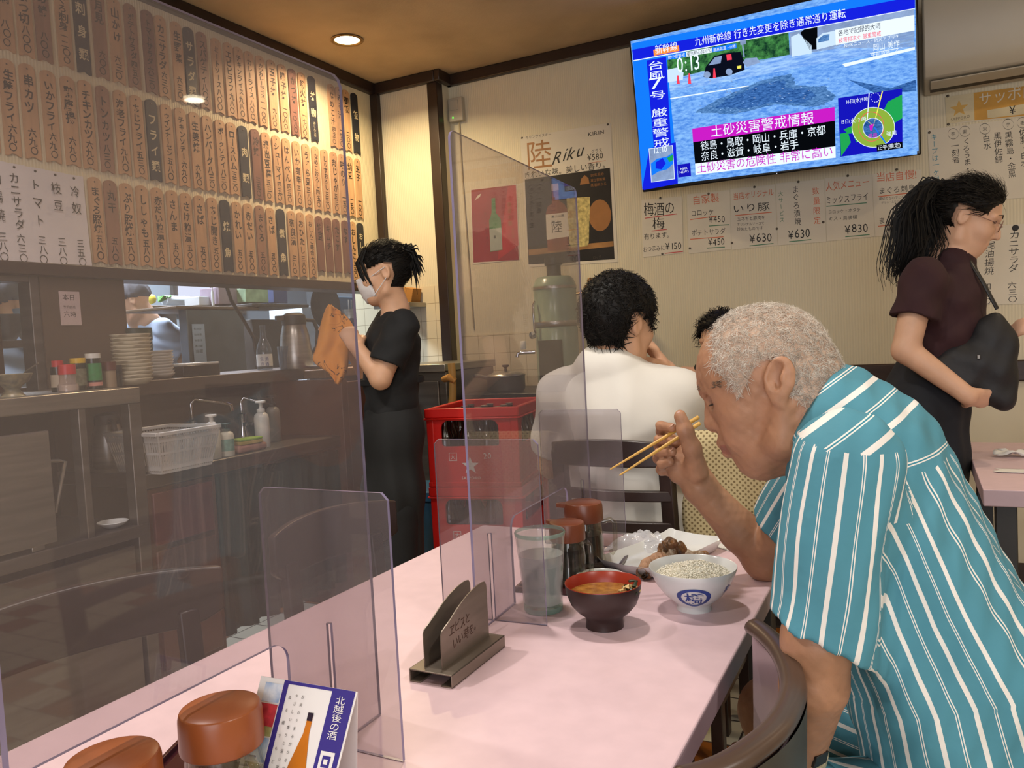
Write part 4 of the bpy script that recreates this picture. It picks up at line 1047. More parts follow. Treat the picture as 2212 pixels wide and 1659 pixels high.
def tq(pts, m, k=1):
    P_ = [tp(x, y, k) for x, y in pts]
    n = (P_[1]-P_[0]).cross(P_[2]-P_[0]); b.poly(P_ if n.dot(TVN) > 0 else P_[::-1], m)
def tt(s, A, B, m, k=4, asp=1.0): text_h(b, s, tp(*A, k), tp(*B, k), TVU, m, asp)
def tuv(u, v, k=1): return O+TVR*u*TW+TVU*(1-v)*TH_+TVN*(.0004*k)
def tuq(u0, v0, u1, v1, m, k=1): b.poly([tuv(u0, v1, k), tuv(u1, v1, k), tuv(u1, v0, k), tuv(u0, v0, k)], m)
tuq(.008, .012, .992, .975, 6, 0)
# street picture
tq([(330, 560), (700, 470), (1500, 330), (2066, 150), (2066, 330), (1500, 430), (600, 600), (340, 640)], 17, 1)
tq([(330, 420), (700, 250), (1180, 200), (1190, 385), (900, 450), (600, 500), (335, 560)], 8, 1)
tq([(1190, 230), (1530, 160), (2066, 60), (2066, 330), (1530, 340), (1190, 390)], 15, 1)
tq([(1200, 260), (1255, 235), (1345, 320), (1345, 375), (1205, 400)], 14, 2); tq([(1300, 200), (1385, 190), (1385, 345), (1330, 350), (1265, 230)], 5, 2)
tq([(1378, 270), (1420, 235), (1510, 215), (1515, 315), (1380, 350)], 14, 3); tq([(1392, 275), (1430, 245), (1470, 240), (1465, 285), (1390, 300)], 7, 4)
tq([(585, 540), (600, 470), (660, 395), (730, 375), (845, 365), (868, 430), (875, 490), (770, 530), (640, 550)], 9, 3)
tq([(620, 460), (665, 402), (715, 392), (705, 445)], 15, 4); tq([(745, 385), (780, 380), (785, 420), (750, 425)], 11, 4); tq([(820, 465), (850, 460), (850, 480), (822, 484)], 16, 4)
for cx, cy in ((765, 505), (610, 525)): tq([(cx+24*math.cos(a*.524), cy+24*math.sin(a*.524)) for a in range(12)], 15, 4)
tq([(860, 440), (880, 410), (960, 405), (985, 440), (890, 470)], 15, 3); tq([(330, 490), (400, 475), (445, 510), (440, 560), (335, 580)], 14, 3)
for x0, y0, h in ((405, 530, 60), (485, 515, 75), (660, 480, 70)): tq([(x0-5, y0), (x0+5, y0), (x0+14, y0+h), (x0-8, y0+h)], 11, 5)
tq([(840, 285), (880, 280), (885, 310), (845, 318)], 15, 4); tq([(855, 315), (865, 315), (875, 400), (865, 402)], 15, 4)
rw = random.Random(6)
def ragged(pts, amp, n=9):
    out = []
    for (x0, y0), (x1, y1) in zip(pts, pts[1:]+pts[:1]):
        for k in range(n): out.append((x0+(x1-x0)*k/n+rw.uniform(-amp, amp)*1.6, y0+(y1-y0)*k/n+rw.uniform(-amp, amp)*.6))
    return out
cen = (1010, 670)
for f_, m_ in ((1.0, 7), (.72, 18)):
    o_ = ragged([(cen[0]+(x-cen[0])*f_, cen[1]+(y-cen[1])*f_) for x, y in [(520, 790), (700, 690), (1000, 560), (1200, 520), (1240, 600), (1440, 610), (1520, 680), (1400, 750), (1100, 735), (800, 800)]], 9)
    for (x0, y0), (x1, y1) in zip(o_, o_[1:]+o_[:1]): tq([cen, (x0, y0), (x1, y1)], m_, 1 if m_ == 7 else 2)
for _ in range(130):
    x, y = rw.uniform(560, 1480), rw.uniform(540, 790); tq([(x-rw.uniform(4, 12), y), (x, y-3), (x+rw.uniform(4, 12), y+1), (x, y+3)], rw.choice((7, 15, 17)), 3)
tq([(1600, 560), (1900, 620), (2075, 560), (2080, 640), (1800, 660)], 18, 1)
tq([(1560, 450), (2070, 330), (2070, 350), (1580, 470)], 3, 2); tq([(350, 690), (900, 600), (905, 606), (352, 698)], 3, 2)
# banners
tq([(82, 305), (2068, -95), (2070, -25), (84, 350)], 1, 2); tq([(84, 350), (2070, -25), (2070, 58), (90, 425)], 0, 3); tq([(90, 424), (2070, 56), (2070, 62), (90, 431)], 3, 3)
tq([(90, 430), (325, 385), (405, 1260), (155, 1330)], 1, 2); tq([(185, 425), (322, 400), (372, 1270), (258, 1300)], 0, 3); tq([(155, 1320), (205, 1040), (390, 1000), (405, 1290), (165, 1335)], 0, 3)
tq([(385, 1240), (2085, 1010), (2085, 1085), (400, 1290)], 6, 2)
tq([(232, 350), (412, 318), (416, 358), (236, 392)], 10, 4)
tt('新幹線', (246, 376), (404, 346), 3, 6, 1.15); tt('九州新幹線 行き先変更を除き通常通り運転', (524, 322), (1586, 118), 3, 5, 1.25)
tq([(330, 390), (460, 366), (464, 400), (332, 422)], 1, 4); tt('熱中症警戒', (336, 416), (456, 394), 3, 6, 1.1)
tq([(462, 366), (645, 334), (648, 368), (466, 400)], 3, 4); tt('東京都心32.0℃', (468, 395), (640, 363), 5, 6, 1.2); tq([(646, 334), (815, 304), (818, 338), (650, 368)], 1, 4); tt('最高気温 ~12時', (654, 362), (812, 333), 3, 6, 1.1)
tt('0:13', (400, 512), (568, 484), 3, 6, 1.5)
for i, c in enumerate('台風7号 厳重警戒'):
    if c != ' ':
        y = 492+i*70-(18 if i > 4 else 0); x = 192+i*5.2; tt(c, (x, y-0), (x+118, y-18), 3, 6, .52)
# white caption, top right
tq([(1510, 210), (2066, 105), (2068, 215), (1514, 318)], 3, 5); tt('各地で記録的大雨', (1532, 252), (1830, 198), 5, 7, 1.3); tt('被害相次ぐ 厳重警戒', (1534, 302), (1834, 248), 11, 7, 1.25)
tt('NHKニュース・防災アプリ↑', (1574, 334), (1962, 264), 3, 7, 1.15); tt('岡山 美作', (1776, 358), (1964, 324), 3, 7, 1.35); tt('午前10時ごろ', (1762, 402), (1964, 366), 3, 7, 1.15); tq([(1754, 374), (1980, 333), (1980, 336), (1754, 378)], 3, 7)
# warning box
tq([(505, 905), (1506, 752), (1508, 848), (512, 1000)], 4, 5); tq([(512, 1000), (1508, 848), (1512, 1030), (526, 1150)], 5, 5); tq([(526, 1150), (1512, 1028), (1514, 1108), (530, 1230)], 3, 5)
tt('土砂災害警戒情報', (636, 958), (1364, 862), 3, 7, 1.0); tt('徳島・鳥取・岡山・兵庫・京都', (566, 1054), (1446, 940), 3, 7, 1.15); tt('奈良・滋賀・岐阜・岩手', (570, 1126), (1256, 1038), 3, 7, 1.15); tt('土砂災害の危険性 非常に高い', (540, 1212), (1498, 1090), 4, 7, 1.12)
# typhoon map
def circ(cx, cy, rx, ry, m, k, w=None, n=40, dash=False):
    pts = [(cx+rx*math.cos(2*math.pi*i/n), cy+ry*math.sin(2*math.pi*i/n)) for i in range(n)]
    if w is None: tq(pts, m, k)
    else:
        for i in range(n):
            if dash and i % 2: continue
            (x0, y0), (x1, y1) = pts[i], pts[(i+1) % n]; f = 1-w/max(rx, ry)
            tq([(x0, y0), (x1, y1), (cx+(x1-cx)*f, cy+(y1-cy)*f), (cx+(x0-cx)*f, cy+(y0-cy)*f)], m, k)
tq([(1530, 690), (1980, 622), (1984, 1040), (1546, 1102)], 2, 5)
tq([(1570, 910), (1640, 880), (1720, 870), (1840, 800), (1880, 715), (1980, 665), (1982, 830), (1900, 880), (1840, 900), (1780, 880), (1700, 930), (1600, 940)], 12, 6); tq([(1544, 940), (1600, 930), (1620, 1000), (1580, 1060), (1552, 1098)], 12, 6); tq([(1640, 960), (1720, 940), (1730, 980), (1660, 1000)], 12, 6)
circ(1778, 895, 152, 142, 13, 7); circ(1778, 895, 152, 142, 3, 8, 4); circ(1764, 890, 90, 105, 11, 9, 4); circ(1776, 900, 72, 72, 18, 9); circ(1776, 900, 72, 72, 3, 10, 4); circ(1792, 686, 34, 34, 3, 9, 4, 24, True)
tq([(1745, 655), (1752, 655), (1738, 850), (1732, 850)], 3, 9); tq([(1838, 642), (1846, 642), (1784, 880), (1778, 880)], 16, 9); tq([(1735, 850), (1742, 850), (1782, 885), (1776, 888)], 16, 9)
tq([(1750, 880), (1780, 870), (1770, 920), (1755, 915)], 4, 11); tq([(1780, 890), (1790, 895), (1840, 960), (1872, 1008), (1864, 1010), (1825, 960)], 1, 9)
tt('16日(水)9時', (1584, 730), (1742, 706), 3, 10, 1.2); tt('15日(火) 21時', (1550, 872), (1730, 846), 3, 10, 1.2); tt('暴風', (1740, 972), (1808, 964), 4, 12, 1.1); tt('強風', (1870, 956), (1944, 946), 3, 12, 1.1)
tq([(1800, 1020), (1982, 995), (1984, 1040), (1804, 1064)], 5, 9); tt('正午(推定)', (1808, 1054), (1972, 1030), 3, 11, 1.15)
# rain radar, logo
tq([(200, 1045), (368, 1020), (384, 1258), (218, 1282)], 3, 4); tq([(204, 1048), (365, 1024), (380, 1255), (221, 1278)], 15, 5); tt('12:10', (232, 1082), (334, 1064), 3, 8, 1.1)
tq([(216, 1150), (260, 1115), (330, 1100), (368, 1075), (372, 1150), (330, 1190), (270, 1205), (222, 1235)], 1, 6); tq([(250, 1140), (300, 1110), (320, 1150), (290, 1190), (250, 1185)], 0, 7); tq([(330, 1110), (370, 1085), (372, 1125), (345, 1140)], 12, 7)
tq([(402, 1158), (492, 1146), (498, 1236), (408, 1248)], 2, 6); tt('NHK', (424, 1196), (476, 1188), 3, 8, .95); tt('NEWS', (418, 1220), (484, 1210), 3, 8, 1.0)
b.build('screen', t, world=True, smooth=0)
b = MB(emat('tv_standby', 'E8F0FF', 1.0)); b.obox(TVB+TVR*TW*.52+TVU*.004+TVN*.0005, (.004, .002, .002), Rtv); b.build('standby_light', t, world=True)

# ------------------------------------------------------------------ air conditioner at the top right
M_AC = mat('aged_white_plastic', 'B4AC9C', .4, var=.04, scale=3)
t = thing('air_conditioner', 'aged white air conditioner on the wall right of the television', 'air conditioner', (.62, 3.89, 2.1))
b = MB(M_AC); b.prism([(0, 0), (-.17, .03), (-.21, .09), (-.21, .36), (0, .36)], (.045, 3.995, 2.13), (0, 1, 0), (0, 0, 1), 1.05); b.build('cover', t, world=True, bevel=.008)
b = MB(mat('vent_dark', '3A342C', .6)); b.obox((.57, 3.925, 2.136), (1.0, .03, .008), Matrix.Rotation(math.radians(-10), 3, 'X')); b.build('air_outlet', t, world=True)
b = MB(M_AC); b.obox((.57, 3.868, 2.142), (1.0, .075, .006), Matrix.Rotation(math.radians(-10), 3, 'X')); b.build('louvre', t, world=True, bevel=.002)

# ------------------------------------------------------------------ papers on the back wall
M_BILL = mat('handbill_paper', 'D8D0C0', .75, var=.03, scale=6)
M_INKB, M_INKR, M_INKO, M_INKG, M_INKT = M_INK, mat('red_ink', 'C23B3B', .6), mat('orange_ink', 'CF6A44', .6), mat('green_ink', '3E7A5A', .6), mat('teal_ink', '3A8CA4', .6)
M_PIN = mat('thumb_tack', '5A5248', .4, metal=.5)
INKS = [M_BILL, M_INKB, M_INKR, M_INKO, M_INKG, M_INKT, M_PIN]
WY = 3.9992
class Sheet:
    def __init__(s, corners, th=.0012, mats=None, Y=None):
        s.Y = (Y or WY); s.b = MB(mats or INKS); q = [Py(x, y, s.Y) for x, y in corners]; s.c = q
        tl, tr, br, bl = q; f = Vector((0, -th, 0))
        s.b.add([bl, br, tr, tl, bl+f, br+f, tr+f, tl+f], [(3, 2, 1, 0), (4, 5, 6, 7), (0, 1, 5, 4), (1, 2, 6, 5), (2, 3, 7, 6), (3, 0, 4, 7)]); s.th = th
    def p(s, x, y, k=1): q = Py(x, y, s.Y); return Vector((q.x, q.y-s.th-.0003*k, q.z))
    def h(s, tx, A, B, m=1, asp=1.0, jit=.05, k=1): text_h(s.b, tx, s.p(*A, k), s.p(*B, k), (0, 0, 1), m, asp, jit)
    def v(s, tx, A, B, m, w, k=1): text_v(s.b, tx, s.p(*A, k), s.p(*B, k), (1, 0, 0), m, w)
    def line(s, A, B, m, w=.004): a, c = s.p(*A), s.p(*B); u = Vector((0, 0, w/2)); s.b.add([a-u, c-u, c+u, a+u], [(0, 1, 2, 3)], m)
    def quad(s, pts, m, k=1):
        P_ = [s.p(x, y, k) for x, y in pts]; n = (P_[1]-P_[0]).cross(P_[2]-P_[0]); s.b.poly(P_ if n.y < 0 else P_[::-1], m)
    def pin(s, x, y): q = s.p(x, y); s.b.lathe([(0, .004), (.004, .003), (.006, 0)], q, 10, 6, R=Matrix(((1, 0, 0), (0, 0, -1), (0, 1, 0))))
    def done(s, name, label, cat, group=None): return tag(s.b.build(name, smooth=0), label, cat, group)
cx_ = lambda x, y: (1360+x/3.3515, 360+y/3.3515)     # positions measured on an enlarged view of the handbills
def C(*a): return [cx_(*p) for p in a]
s = Sheet([(1386, 432), (1473, 424), (1476, 546), (1389, 556)]); s.h('梅酒の', *C((103, 350), (330, 335)), asp=1.3); s.line(*C((112, 374), (345, 342)), 2); s.h('梅', *C((165, 445), (258, 440)), asp=.95); s.line(*C((160, 466), (270, 454)), 2); s.h('有ります。', *C((105, 527), (312, 510)), asp=1.1); s.h('おつまみに', *C((98, 615), (258, 602)), asp=1.3); s.h('¥150', *C((262, 605), (382, 595)), asp=1.25); s.line(*C((255, 628), (388, 614)), 2); s.pin(*cx_(222, 228)); s.pin(*cx_(237, 632)); s.done('handbill', 'white handbill for plum wine plums, leftmost of the row under the television', 'poster')
s = Sheet([(1484, 420), (1576.5, 410), (1580, 538), (1488, 548)]); s.h('自家製', *C((455, 270), (650, 248)), 3, 1.1); s.h('コロッケ', *C((445, 355), (612, 345)), asp=1.2); s.line(*C((440, 384), (632, 358)), 3); s.h('¥450', *C((575, 408), (695, 400)), asp=1.25); s.line(*C((575, 430), (722, 420)), 4); s.h('ポテトサラダ', *C((450, 500), (696, 482)), asp=1.2); s.line(*C((440, 526), (680, 508)), 3); s.h('¥450', *C((570, 572), (692, 563)), asp=1.25); s.line(*C((560, 590), (690, 582)), 4); s.pin(*cx_(572, 196)); s.pin(*cx_(437, 592)); s.done('handbill', 'handbill for croquettes and potato salad at ¥450 each', 'poster')
s = Sheet([(1577.5, 408), (1674, 398), (1680, 530), (1581, 540)]); s.h('当店オリジナル', *C((750, 236), (1046, 205)), 3, 1.3); s.h('いり豚', *C((745, 328), (1018, 312)), asp=.75); s.line(*C((765, 354), (1030, 330)), 3)
for i, q in enumerate(('玉ネギと豚肉を', 'オリジナルソースで', '炒めたものです')): s.h(q, *C((778, 392+37*i), (985-8*i, 382+37*i)), asp=1.15)
s.h('¥630', *C((870, 550), (1036, 537)), asp=1.2); s.line(*C((868, 574), (1042, 556)), 4); s.pin(*cx_(904, 148)); s.pin(*cx_(742, 552)); s.done('handbill', 'handbill for stir-fried pork at ¥630 headed in orange', 'poster')
s = Sheet([(1675.5, 396), (1781, 387), (1785, 522), (1681, 530)]); s.v('大サービス', *C((1092, 172), (1104, 408)), 4, .022); s.v('まぐろ漬焼', *C((1200, 135), (1218, 425)), 1, .032); s.v('数量限定', *C((1347, 140), (1360, 425)), 3, .032); s.h('¥630', *C((1150, 524), (1312, 510)), asp=1.3); s.line(*C((1155, 544), (1316, 528)), 4); s.pin(*cx_(1222, 110)); s.pin(*cx_(1066, 450)); s.done('handbill', 'handbill with the vertical writing for marinated grilled tuna', 'poster')
s = Sheet([(1782, 385), (1883, 377), (1890, 511), (1786, 521)]); s.h('人気メニュー', *C((1420, 172), (1738, 132)), 3, 1.4); s.h('ミックスフライ', *C((1420, 266), (1732, 238)), asp=1.45); s.line(*C((1425, 288), (1716, 262)), 4); s.h('コロッケ・ホタテ', *C((1438, 340), (1672, 322)), asp=1.1); s.h('キス・鳥唐揚', *C((1440, 394), (1650, 376)), asp=1.05); s.h('¥830', *C((1560, 486), (1732, 470)), asp=1.25); s.line(*C((1562, 508), (1738, 492)), 4); s.pin(*cx_(1580, 66)); s.pin(*cx_(1402, 402)); s.done('handbill', 'handbill for mixed fry at ¥830', 'poster')
s = Sheet([(1884, 376), (1990, 366), (1995, 503), (1890.5, 511)]); s.h('当店自慢!', *C((1784, 108), (2082, 80)), 3, 1.1); s.h('まぐろ刺身', *C((1802, 196), (2070, 172)), asp=1.1); s.line(*C((1796, 218), (2090, 184)), 3); s.h('厚切りなのでとろっと', *C((1806, 244), (2036, 226)), asp=1.2); s.h('ボリュームたっぷり', *C((1822, 268), (1990, 254)), asp=1.1); s.h('¥1,300', *C((1924, 318), (2104, 298)), asp=1.4); s.line(*C((1922, 332), (2110, 314)), 4); s.h('まぐろぶつ切', *C((1802, 412), (2110, 382)), asp=1.2); s.line(*C((1798, 432), (2100, 402)), 3); s.h('¥800', *C((1924, 474), (2072, 462)), asp=1.4); s.line(*C((1922, 490), (2080, 476)), 4); s.pin(*cx_(1934, 22)); s.done('handbill', 'handbill for tuna sashimi at ¥1,300, partly behind the standing woman', 'poster')
dx_ = lambda x, y: (1900+x/3.19, 160+y/3.19)
def D(*a): return [dx_(*p) for p in a]
s = Sheet([(2003, 280), (2330, 240), (2330, 420), (2012, 440)]); s.v('キープは一ヶ月', *D((372, 410), (395, 745)), 5, .026)
for c, x, y in (('芋', 508, 412), ('麦', 588, 395), ('米', 725, 378), ('芋', 886, 346), ('麦', 985, 336)):
    s.h(c, *D((x-17, y+14), (x+17, y+11)), asp=1.0)
    pts = [dx_(x+37*math.cos(k*.2618), y+36*math.sin(k*.2618)) for k in range(25)]
    for i in range(24): s.line(pts[i], pts[i+1], 1, .002)
for q, A_, B_2 in (('一刻者', (515, 470), (528, 615)), ('くろうま・玄', (596, 440), (612, 725)), ('白水', (735, 420), (742, 520)), ('黒伊佐錦', (810, 400), (822, 615)), ('黒霧島・金黒', (888, 395), (915, 715)), ('佐藤・白水', (988, 375), (1005, 640))): s.v(q, *D(A_, B_2), 1, .030)
s.pin(*dx_(343, 403)); s.done('drink_list', 'large white sheet listing bottle-keep spirits in circles, right of the television', 'poster')
M_YEL, M_BEIGE, M_STAR = mat('banner_yellow', 'C8963C', .6, var=.1), mat('banner_beige', 'CFC2A0', .6), mat('star_gold', 'CDA24A', .5)
s = Sheet([(2042, 210), (2330, 170), (2330, 240), (2048, 268)], mats=INKS+[M_YEL, M_BEIGE, M_STAR]); s.quad([dx_(450, 160), dx_(648, 130), dx_(652, 318), dx_(462, 345)], 8); s.quad([dx_(648, 130), (2330, 171), (2330, 239), dx_(654, 320)], 7); s.quad([dx_(742, 250), (2330, 205), (2330, 234), dx_(745, 305)], 8, 2)
s.quad([dx_(548+(46 if k % 2 == 0 else 19)*math.sin(k*.6283), 238-(46 if k % 2 == 0 else 19)*math.cos(k*.6283)) for k in range(10)], 9, 2) if False else None
star_c = s.p(*dx_(548, 238), 2); sp_ = [star_c+Vector((math.sin(k*.6283), 0, math.cos(k*.6283)))*(.036 if k % 2 == 0 else .015) for k in range(10)]
s.b.add([star_c]+sp_, [(0, 1+(k+1) % 10, 1+k) for k in range(10)], 9)
s.h('SAPPORO', *D((490, 328), (624, 300)), 6, 1.2); s.h('サッポロ', *D((682, 214), (1080, 146)), 0, 1.15, k=3); s.h('¥', *D((895, 280), (945, 272)), 1, 1.2, k=4); s.pin(*dx_(470, 152)); s.pin(*dx_(474, 346)); s.done('beer_banner', 'yellow beer banner with a gold star above the drink list', 'banner')
s = Sheet([(2163, 487), (2260, 480), (2250, 655), (2152, 658)]); s.v('カニサラダ', *D((928, 1080), (922, 1365)), 1, .040); s.v('六三〇', *D((915, 1430), (918, 1575)), 1, .034); s.b.lathe([(0, .004), (.011, .003), (.013, 0)], s.p(*dx_(936, 1060)), 12, 1, R=Matrix(((1, 0, 0), (0, 0, -1), (0, 1, 0)))); s.done('menu_strip', 'white menu strip with a black magnet, for crab salad, at the right edge', 'menu strip')
s = Sheet([(2112, 488), (2164, 484), (2152, 656), (2108, 660)]); s.v('栃尾油揚焼', *D((770, 1090), (750, 1385)), 1, .038); s.v('四五〇', *D((742, 1440), (740, 1590)), 1, .034); s.done('menu_strip', 'white menu strip for grilled fried tofu beside the woman\'s face', 'menu strip')
# posters
M_CRIM, M_CRIM2, M_BOTG, M_LABEL, M_GOLDI = mat('poster_crimson', '96343E', .5, var=.06), mat('poster_red', 'B8323C', .5, var=.1), mat('poster_bottle_green', '5E8A62', .4, var=.2), mat('poster_label', 'A8B0A8', .5), mat('poster_gold', '9C6A3A', .5)
e_ = lambda x, y: (900+x/3.95, 160+y/3.95)
def E(*a): return [e_(*p) for p in a]
PM = INKS+[M_CRIM, M_CRIM2, M_BOTG, M_LABEL, M_GOLDI]
s = Sheet([(1016, 409), (1116, 397), (1123, 561), (1022, 571)], mats=PM); s.quad(E((466, 990), (848, 945), (872, 1585), (486, 1608)), 7); s.quad(E((690, 1590), (780, 960), (848, 950), (870, 1460)), 8, 2)
s.quad(E((640, 1060), (672, 1056), (676, 1180), (720, 1240), (735, 1500), (630, 1518), (620, 1250), (640, 1190)), 9, 3); s.quad(E((622, 1325), (726, 1310), (733, 1498), (632, 1510)), 10, 4)
s.quad(E((497, 1080), (520, 1040), (552, 1018), (540, 1050), (520, 1062)), 0, 3); s.v('翡翠の露', *E((790, 1090), (800, 1300)), 11, .026, 4); s.v('純米酒', *E((820, 1310), (825, 1400)), 11, .014, 4); s.v('海と大地の恵み', *E((585, 1170), (605, 1460)), 1, .010, 4); s.v('日本酒', *E((505, 1200), (520, 1520)), 11, .010, 4)
s.v('露', *E((665, 1340), (672, 1440)), 1, .016, 6); s.done('sake_poster', 'crimson sake poster with a green bottle, behind the far acrylic panel', 'poster')
M_PDARK, M_AMB2, M_ICE, M_WOODP, M_CAPC = mat('poster_dark', '1E1C1E', .4, var=.2), mat('poster_whisky', '8A4A34', .4, var=.2), mat('poster_highball', 'C8B878', .4, var=.3, scale=50), mat('poster_counter', 'A07444', .5, var=.2), mat('poster_cap', 'C8A888', .4)
PM = INKS+[M_PDARK, M_AMB2, M_ICE, M_WOODP, M_CAPC, M_GOLDI, M_LABEL]
s = Sheet([(1124, 297), (1319, 265), (1335, 566), (1142, 577)], mats=PM); s.quad(E((924, 900), (1650, 800), (1690, 1580), (956, 1625)), 7)
s.quad(E((956, 1500), (1680, 1425), (1682, 1470), (958, 1548)), 10, 2); s.quad([e_(1565+95*math.cos(k*.2618), 1205+135*math.sin(k*.2618)) for k in range(24)], 12, 2)
s.quad(E((1150, 940), (1210, 932), (1214, 990), (1153, 1000)), 11, 3); s.quad(E((1158, 1000), (1212, 992), (1215, 1080), (1262, 1110), (1285, 1150), (1300, 1480), (1290, 1500), (1120, 1512), (1105, 1180), (1120, 1130), (1155, 1105)), 8, 3); s.quad(E((1103, 1200), (1290, 1178), (1304, 1385), (1112, 1415)), 0, 4); s.h('陸', *E((1150, 1350), (1250, 1338)), 1, 1.0, .02, 6); s.h('富士山麓', *E((1150, 1228), (1262, 1214)), 1, .8, .02, 6)
s.quad(E((1280, 1060), (1482, 1048), (1470, 1440), (1455, 1470), (1320, 1480), (1305, 1440)), 9, 4); s.h('陸', *E((935, 800), (1165, 772)), 12, 1.02, .0, 2); text_h(s.b, 'Riku', s.p(*e_(1165, 772), 3), s.p(*e_(1440, 690), 3), (0, 0, 1), 1, 1.0, .04, .45)
s.h('キリンウイスキー', *E((930, 556), (1152, 524)), 6, 1.0, .0, 2); s.h('KIRIN', *E((1462, 532), (1604, 508)), 1, .85, 0, 2); s.h('グラス', *E((1490, 676), (1585, 662)), 1, 1.1); s.h('¥580', *E((1458, 742), (1596, 718)), 1, 1.1); s.line(*E((1458, 762), (1614, 738)), 3, .002); s.h('きれいな味。美しい香り。', *E((918, 892), (1650, 792)), 1, 1.0, .0, 2)
for i, q in enumerate(('50年目の', '富士御殿場', '蒸溜所から')): s.h(q, *E((1486, 878+42*i), (1600+12*i, 862+42*i)), 12, 1, 0, 4)
s.quad(E((1395, 945), (1405, 895), (1436, 862), (1468, 890), (1476, 935)), 12, 3); s.h('ロック', *E((1505, 1580), (1578, 1570)), 6, 1.2, .05, 4); s.pin(*e_(900, 545)); s.pin(*e_(1632, 430)); s.done('whisky_poster', 'white and dark whisky poster with bottle and highball on the back wall', 'poster')
# white receiver box with a green lamp, and its cable
t = thing('wall_receiver', 'small white box with a green light by the wall corner', 'switch box', (-2.29, 3.99, 2.42))
b = MB([M_AC, mat('receiver_dark', '6A6050', .5), M_INKB]); b.box((-2.335, 3.965, 2.415), (-2.245, 3.999, 2.545)); b.build('box', t, world=True, bevel=.004)
b = MB(M_AC); b.box((-2.322, 3.960, 2.475), (-2.270, 3.966, 2.53)); b.build('button', t, world=True, bevel=.002)
b = MB(emat('green_led', '50FF40', 2.0)); b.box((-2.31, 3.962, 2.432), (-2.304, 3.966, 2.440)); b.build('indicator_light', t, world=True)
b = MB(mat('cable_cream', 'B8A888', .6)); b.tube([(-2.285, 3.992, 2.42), (-2.284, 3.994, 2.1), (-2.275, 3.994, 1.7), (-2.265, 3.994, 1.25)], .004, 8); b.build('cable', t, world=True, smooth=80)
# ------------------------------------------------------------------ menu plaques on the left wall
M_PLQ = [mat('plaque_wood', 'C49A72', .55, var=.12, scale=6, stretch=(8, 8, 1)), mat('plaque_wood_dark', '9A725A', .55, var=.12, scale=6, stretch=(8, 8, 1)), mat('plaque_wood_red', '7E5648', .55, var=.12, scale=6, stretch=(8, 8, 1)), mat('plaque_black', '23262E', .5, var=.15)]
M_SUMI, M_GOLD, M_NAILH = mat('brush_ink', '241C1A', .7), mat('gold_ink', 'D8C8A0', .6), mat('nail_head', '54443A', .4, metal=.5)
PX_ = XL + .0005
R1 = [(1.605, 'あじ刺', '八〇〇', 0), (1.678, 'たこ刺', '八〇〇', 0), (1.749, 'いか刺', '八〇〇', 0), (1.818, 'たこぶつ切', '八〇〇', 0), (1.885, 'しめ鯖', '八〇〇', 1), (1.965, 'まぐろ刺身', '一二〇〇', 0), (2.037, '刺身類', '', 3), (2.113, '月見', '六〇〇', 1), (2.184, '山かけ', '六三〇', 0),
      (2.256, 'ポテトサラダ', '四五〇', 1), (2.336, 'トマトサラダ', '六三〇', 2), (2.399, 'カニサラダ', '六三〇', 0), (2.479, '生野菜', '六三〇', 0), (2.544, 'サラダ類', '', 3), (2.615, 'スパゲティ', '八〇〇', 1), (2.695, 'ミートソース', '八〇〇', 0), (2.767, 'エビピラフ', '九八〇', 0), (2.828, 'チキンライス', '九八〇', 0),
      (2.894, 'カレーライス', '八〇〇', 0), (2.966, 'カツカレーライス', '一一〇〇', 0), (3.041, '玉子丼', '九八〇', 0), (3.115, '親子丼', '一〇八〇', 0), (3.186, 'かつ丼', '一〇八〇', 2), (3.256, '鉄火丼', '一七〇〇', 0), (3.332, '丼物', 'おしんこ付', 3), (3.487, 'なめこ汁', '四五〇', 0), (3.551, 'みそ汁', '二五〇', 0), (3.610, '御飯', '二〇〇', 0), (3.685, '飯物', '', 3)]
R2 = [(1.600, '鮭フライ', '六九〇', 0), (1.668, 'かきフライ', '九八〇', 0), (1.740, '生鮭フライ', '六九〇', 0), (1.811, '串カツ', '六九〇', 0), (1.886, 'いかフライ', '六九〇', 0), (1.961, '鶏唐揚', '六九〇', 0), (2.030, 'チキンカツ', '六九〇', 0), (2.103, 'トンカツ', '八三〇', 1), (2.178, '海老フライ', '九八〇', 0), (2.252, 'あじフライ', '五三〇', 0), (2.323, 'フライ類', '', 3),
      (2.396, 'ウインナーセン', '五八〇', 0), (2.468, 'チキンソテー', '六九〇', 0), (2.543, '生姜焼', '六九〇', 0), (2.613, 'ハンバーグ', '八三〇', 0), (2.686, 'ポークソテイ', '八三〇', 0), (2.752, 'ロースハム', '五三〇', 0), (2.822, '肉類', '', 3), (2.899, '冷奴', '三五〇', 2), (2.968, '揚出豆腐', '五三〇', 0), (3.040, 'シューマイ', '四五〇', 0), (3.108, 'はんぺん', '四五〇', 0),
      (3.181, 'いか塩辛', '三八〇', 0), (3.252, 'うずら豆', '三八〇', 0), (3.325, 'なめこおろし', '四五〇', 0), (3.396, 'しらすおろし', '三五〇', 0), (3.471, '肉じゃが', '五三〇', 0), (3.539, '味のり', '一五〇', 0), (3.605, '納豆', '一五〇', 0), (3.675, '玉子', '一〇〇', 0)]
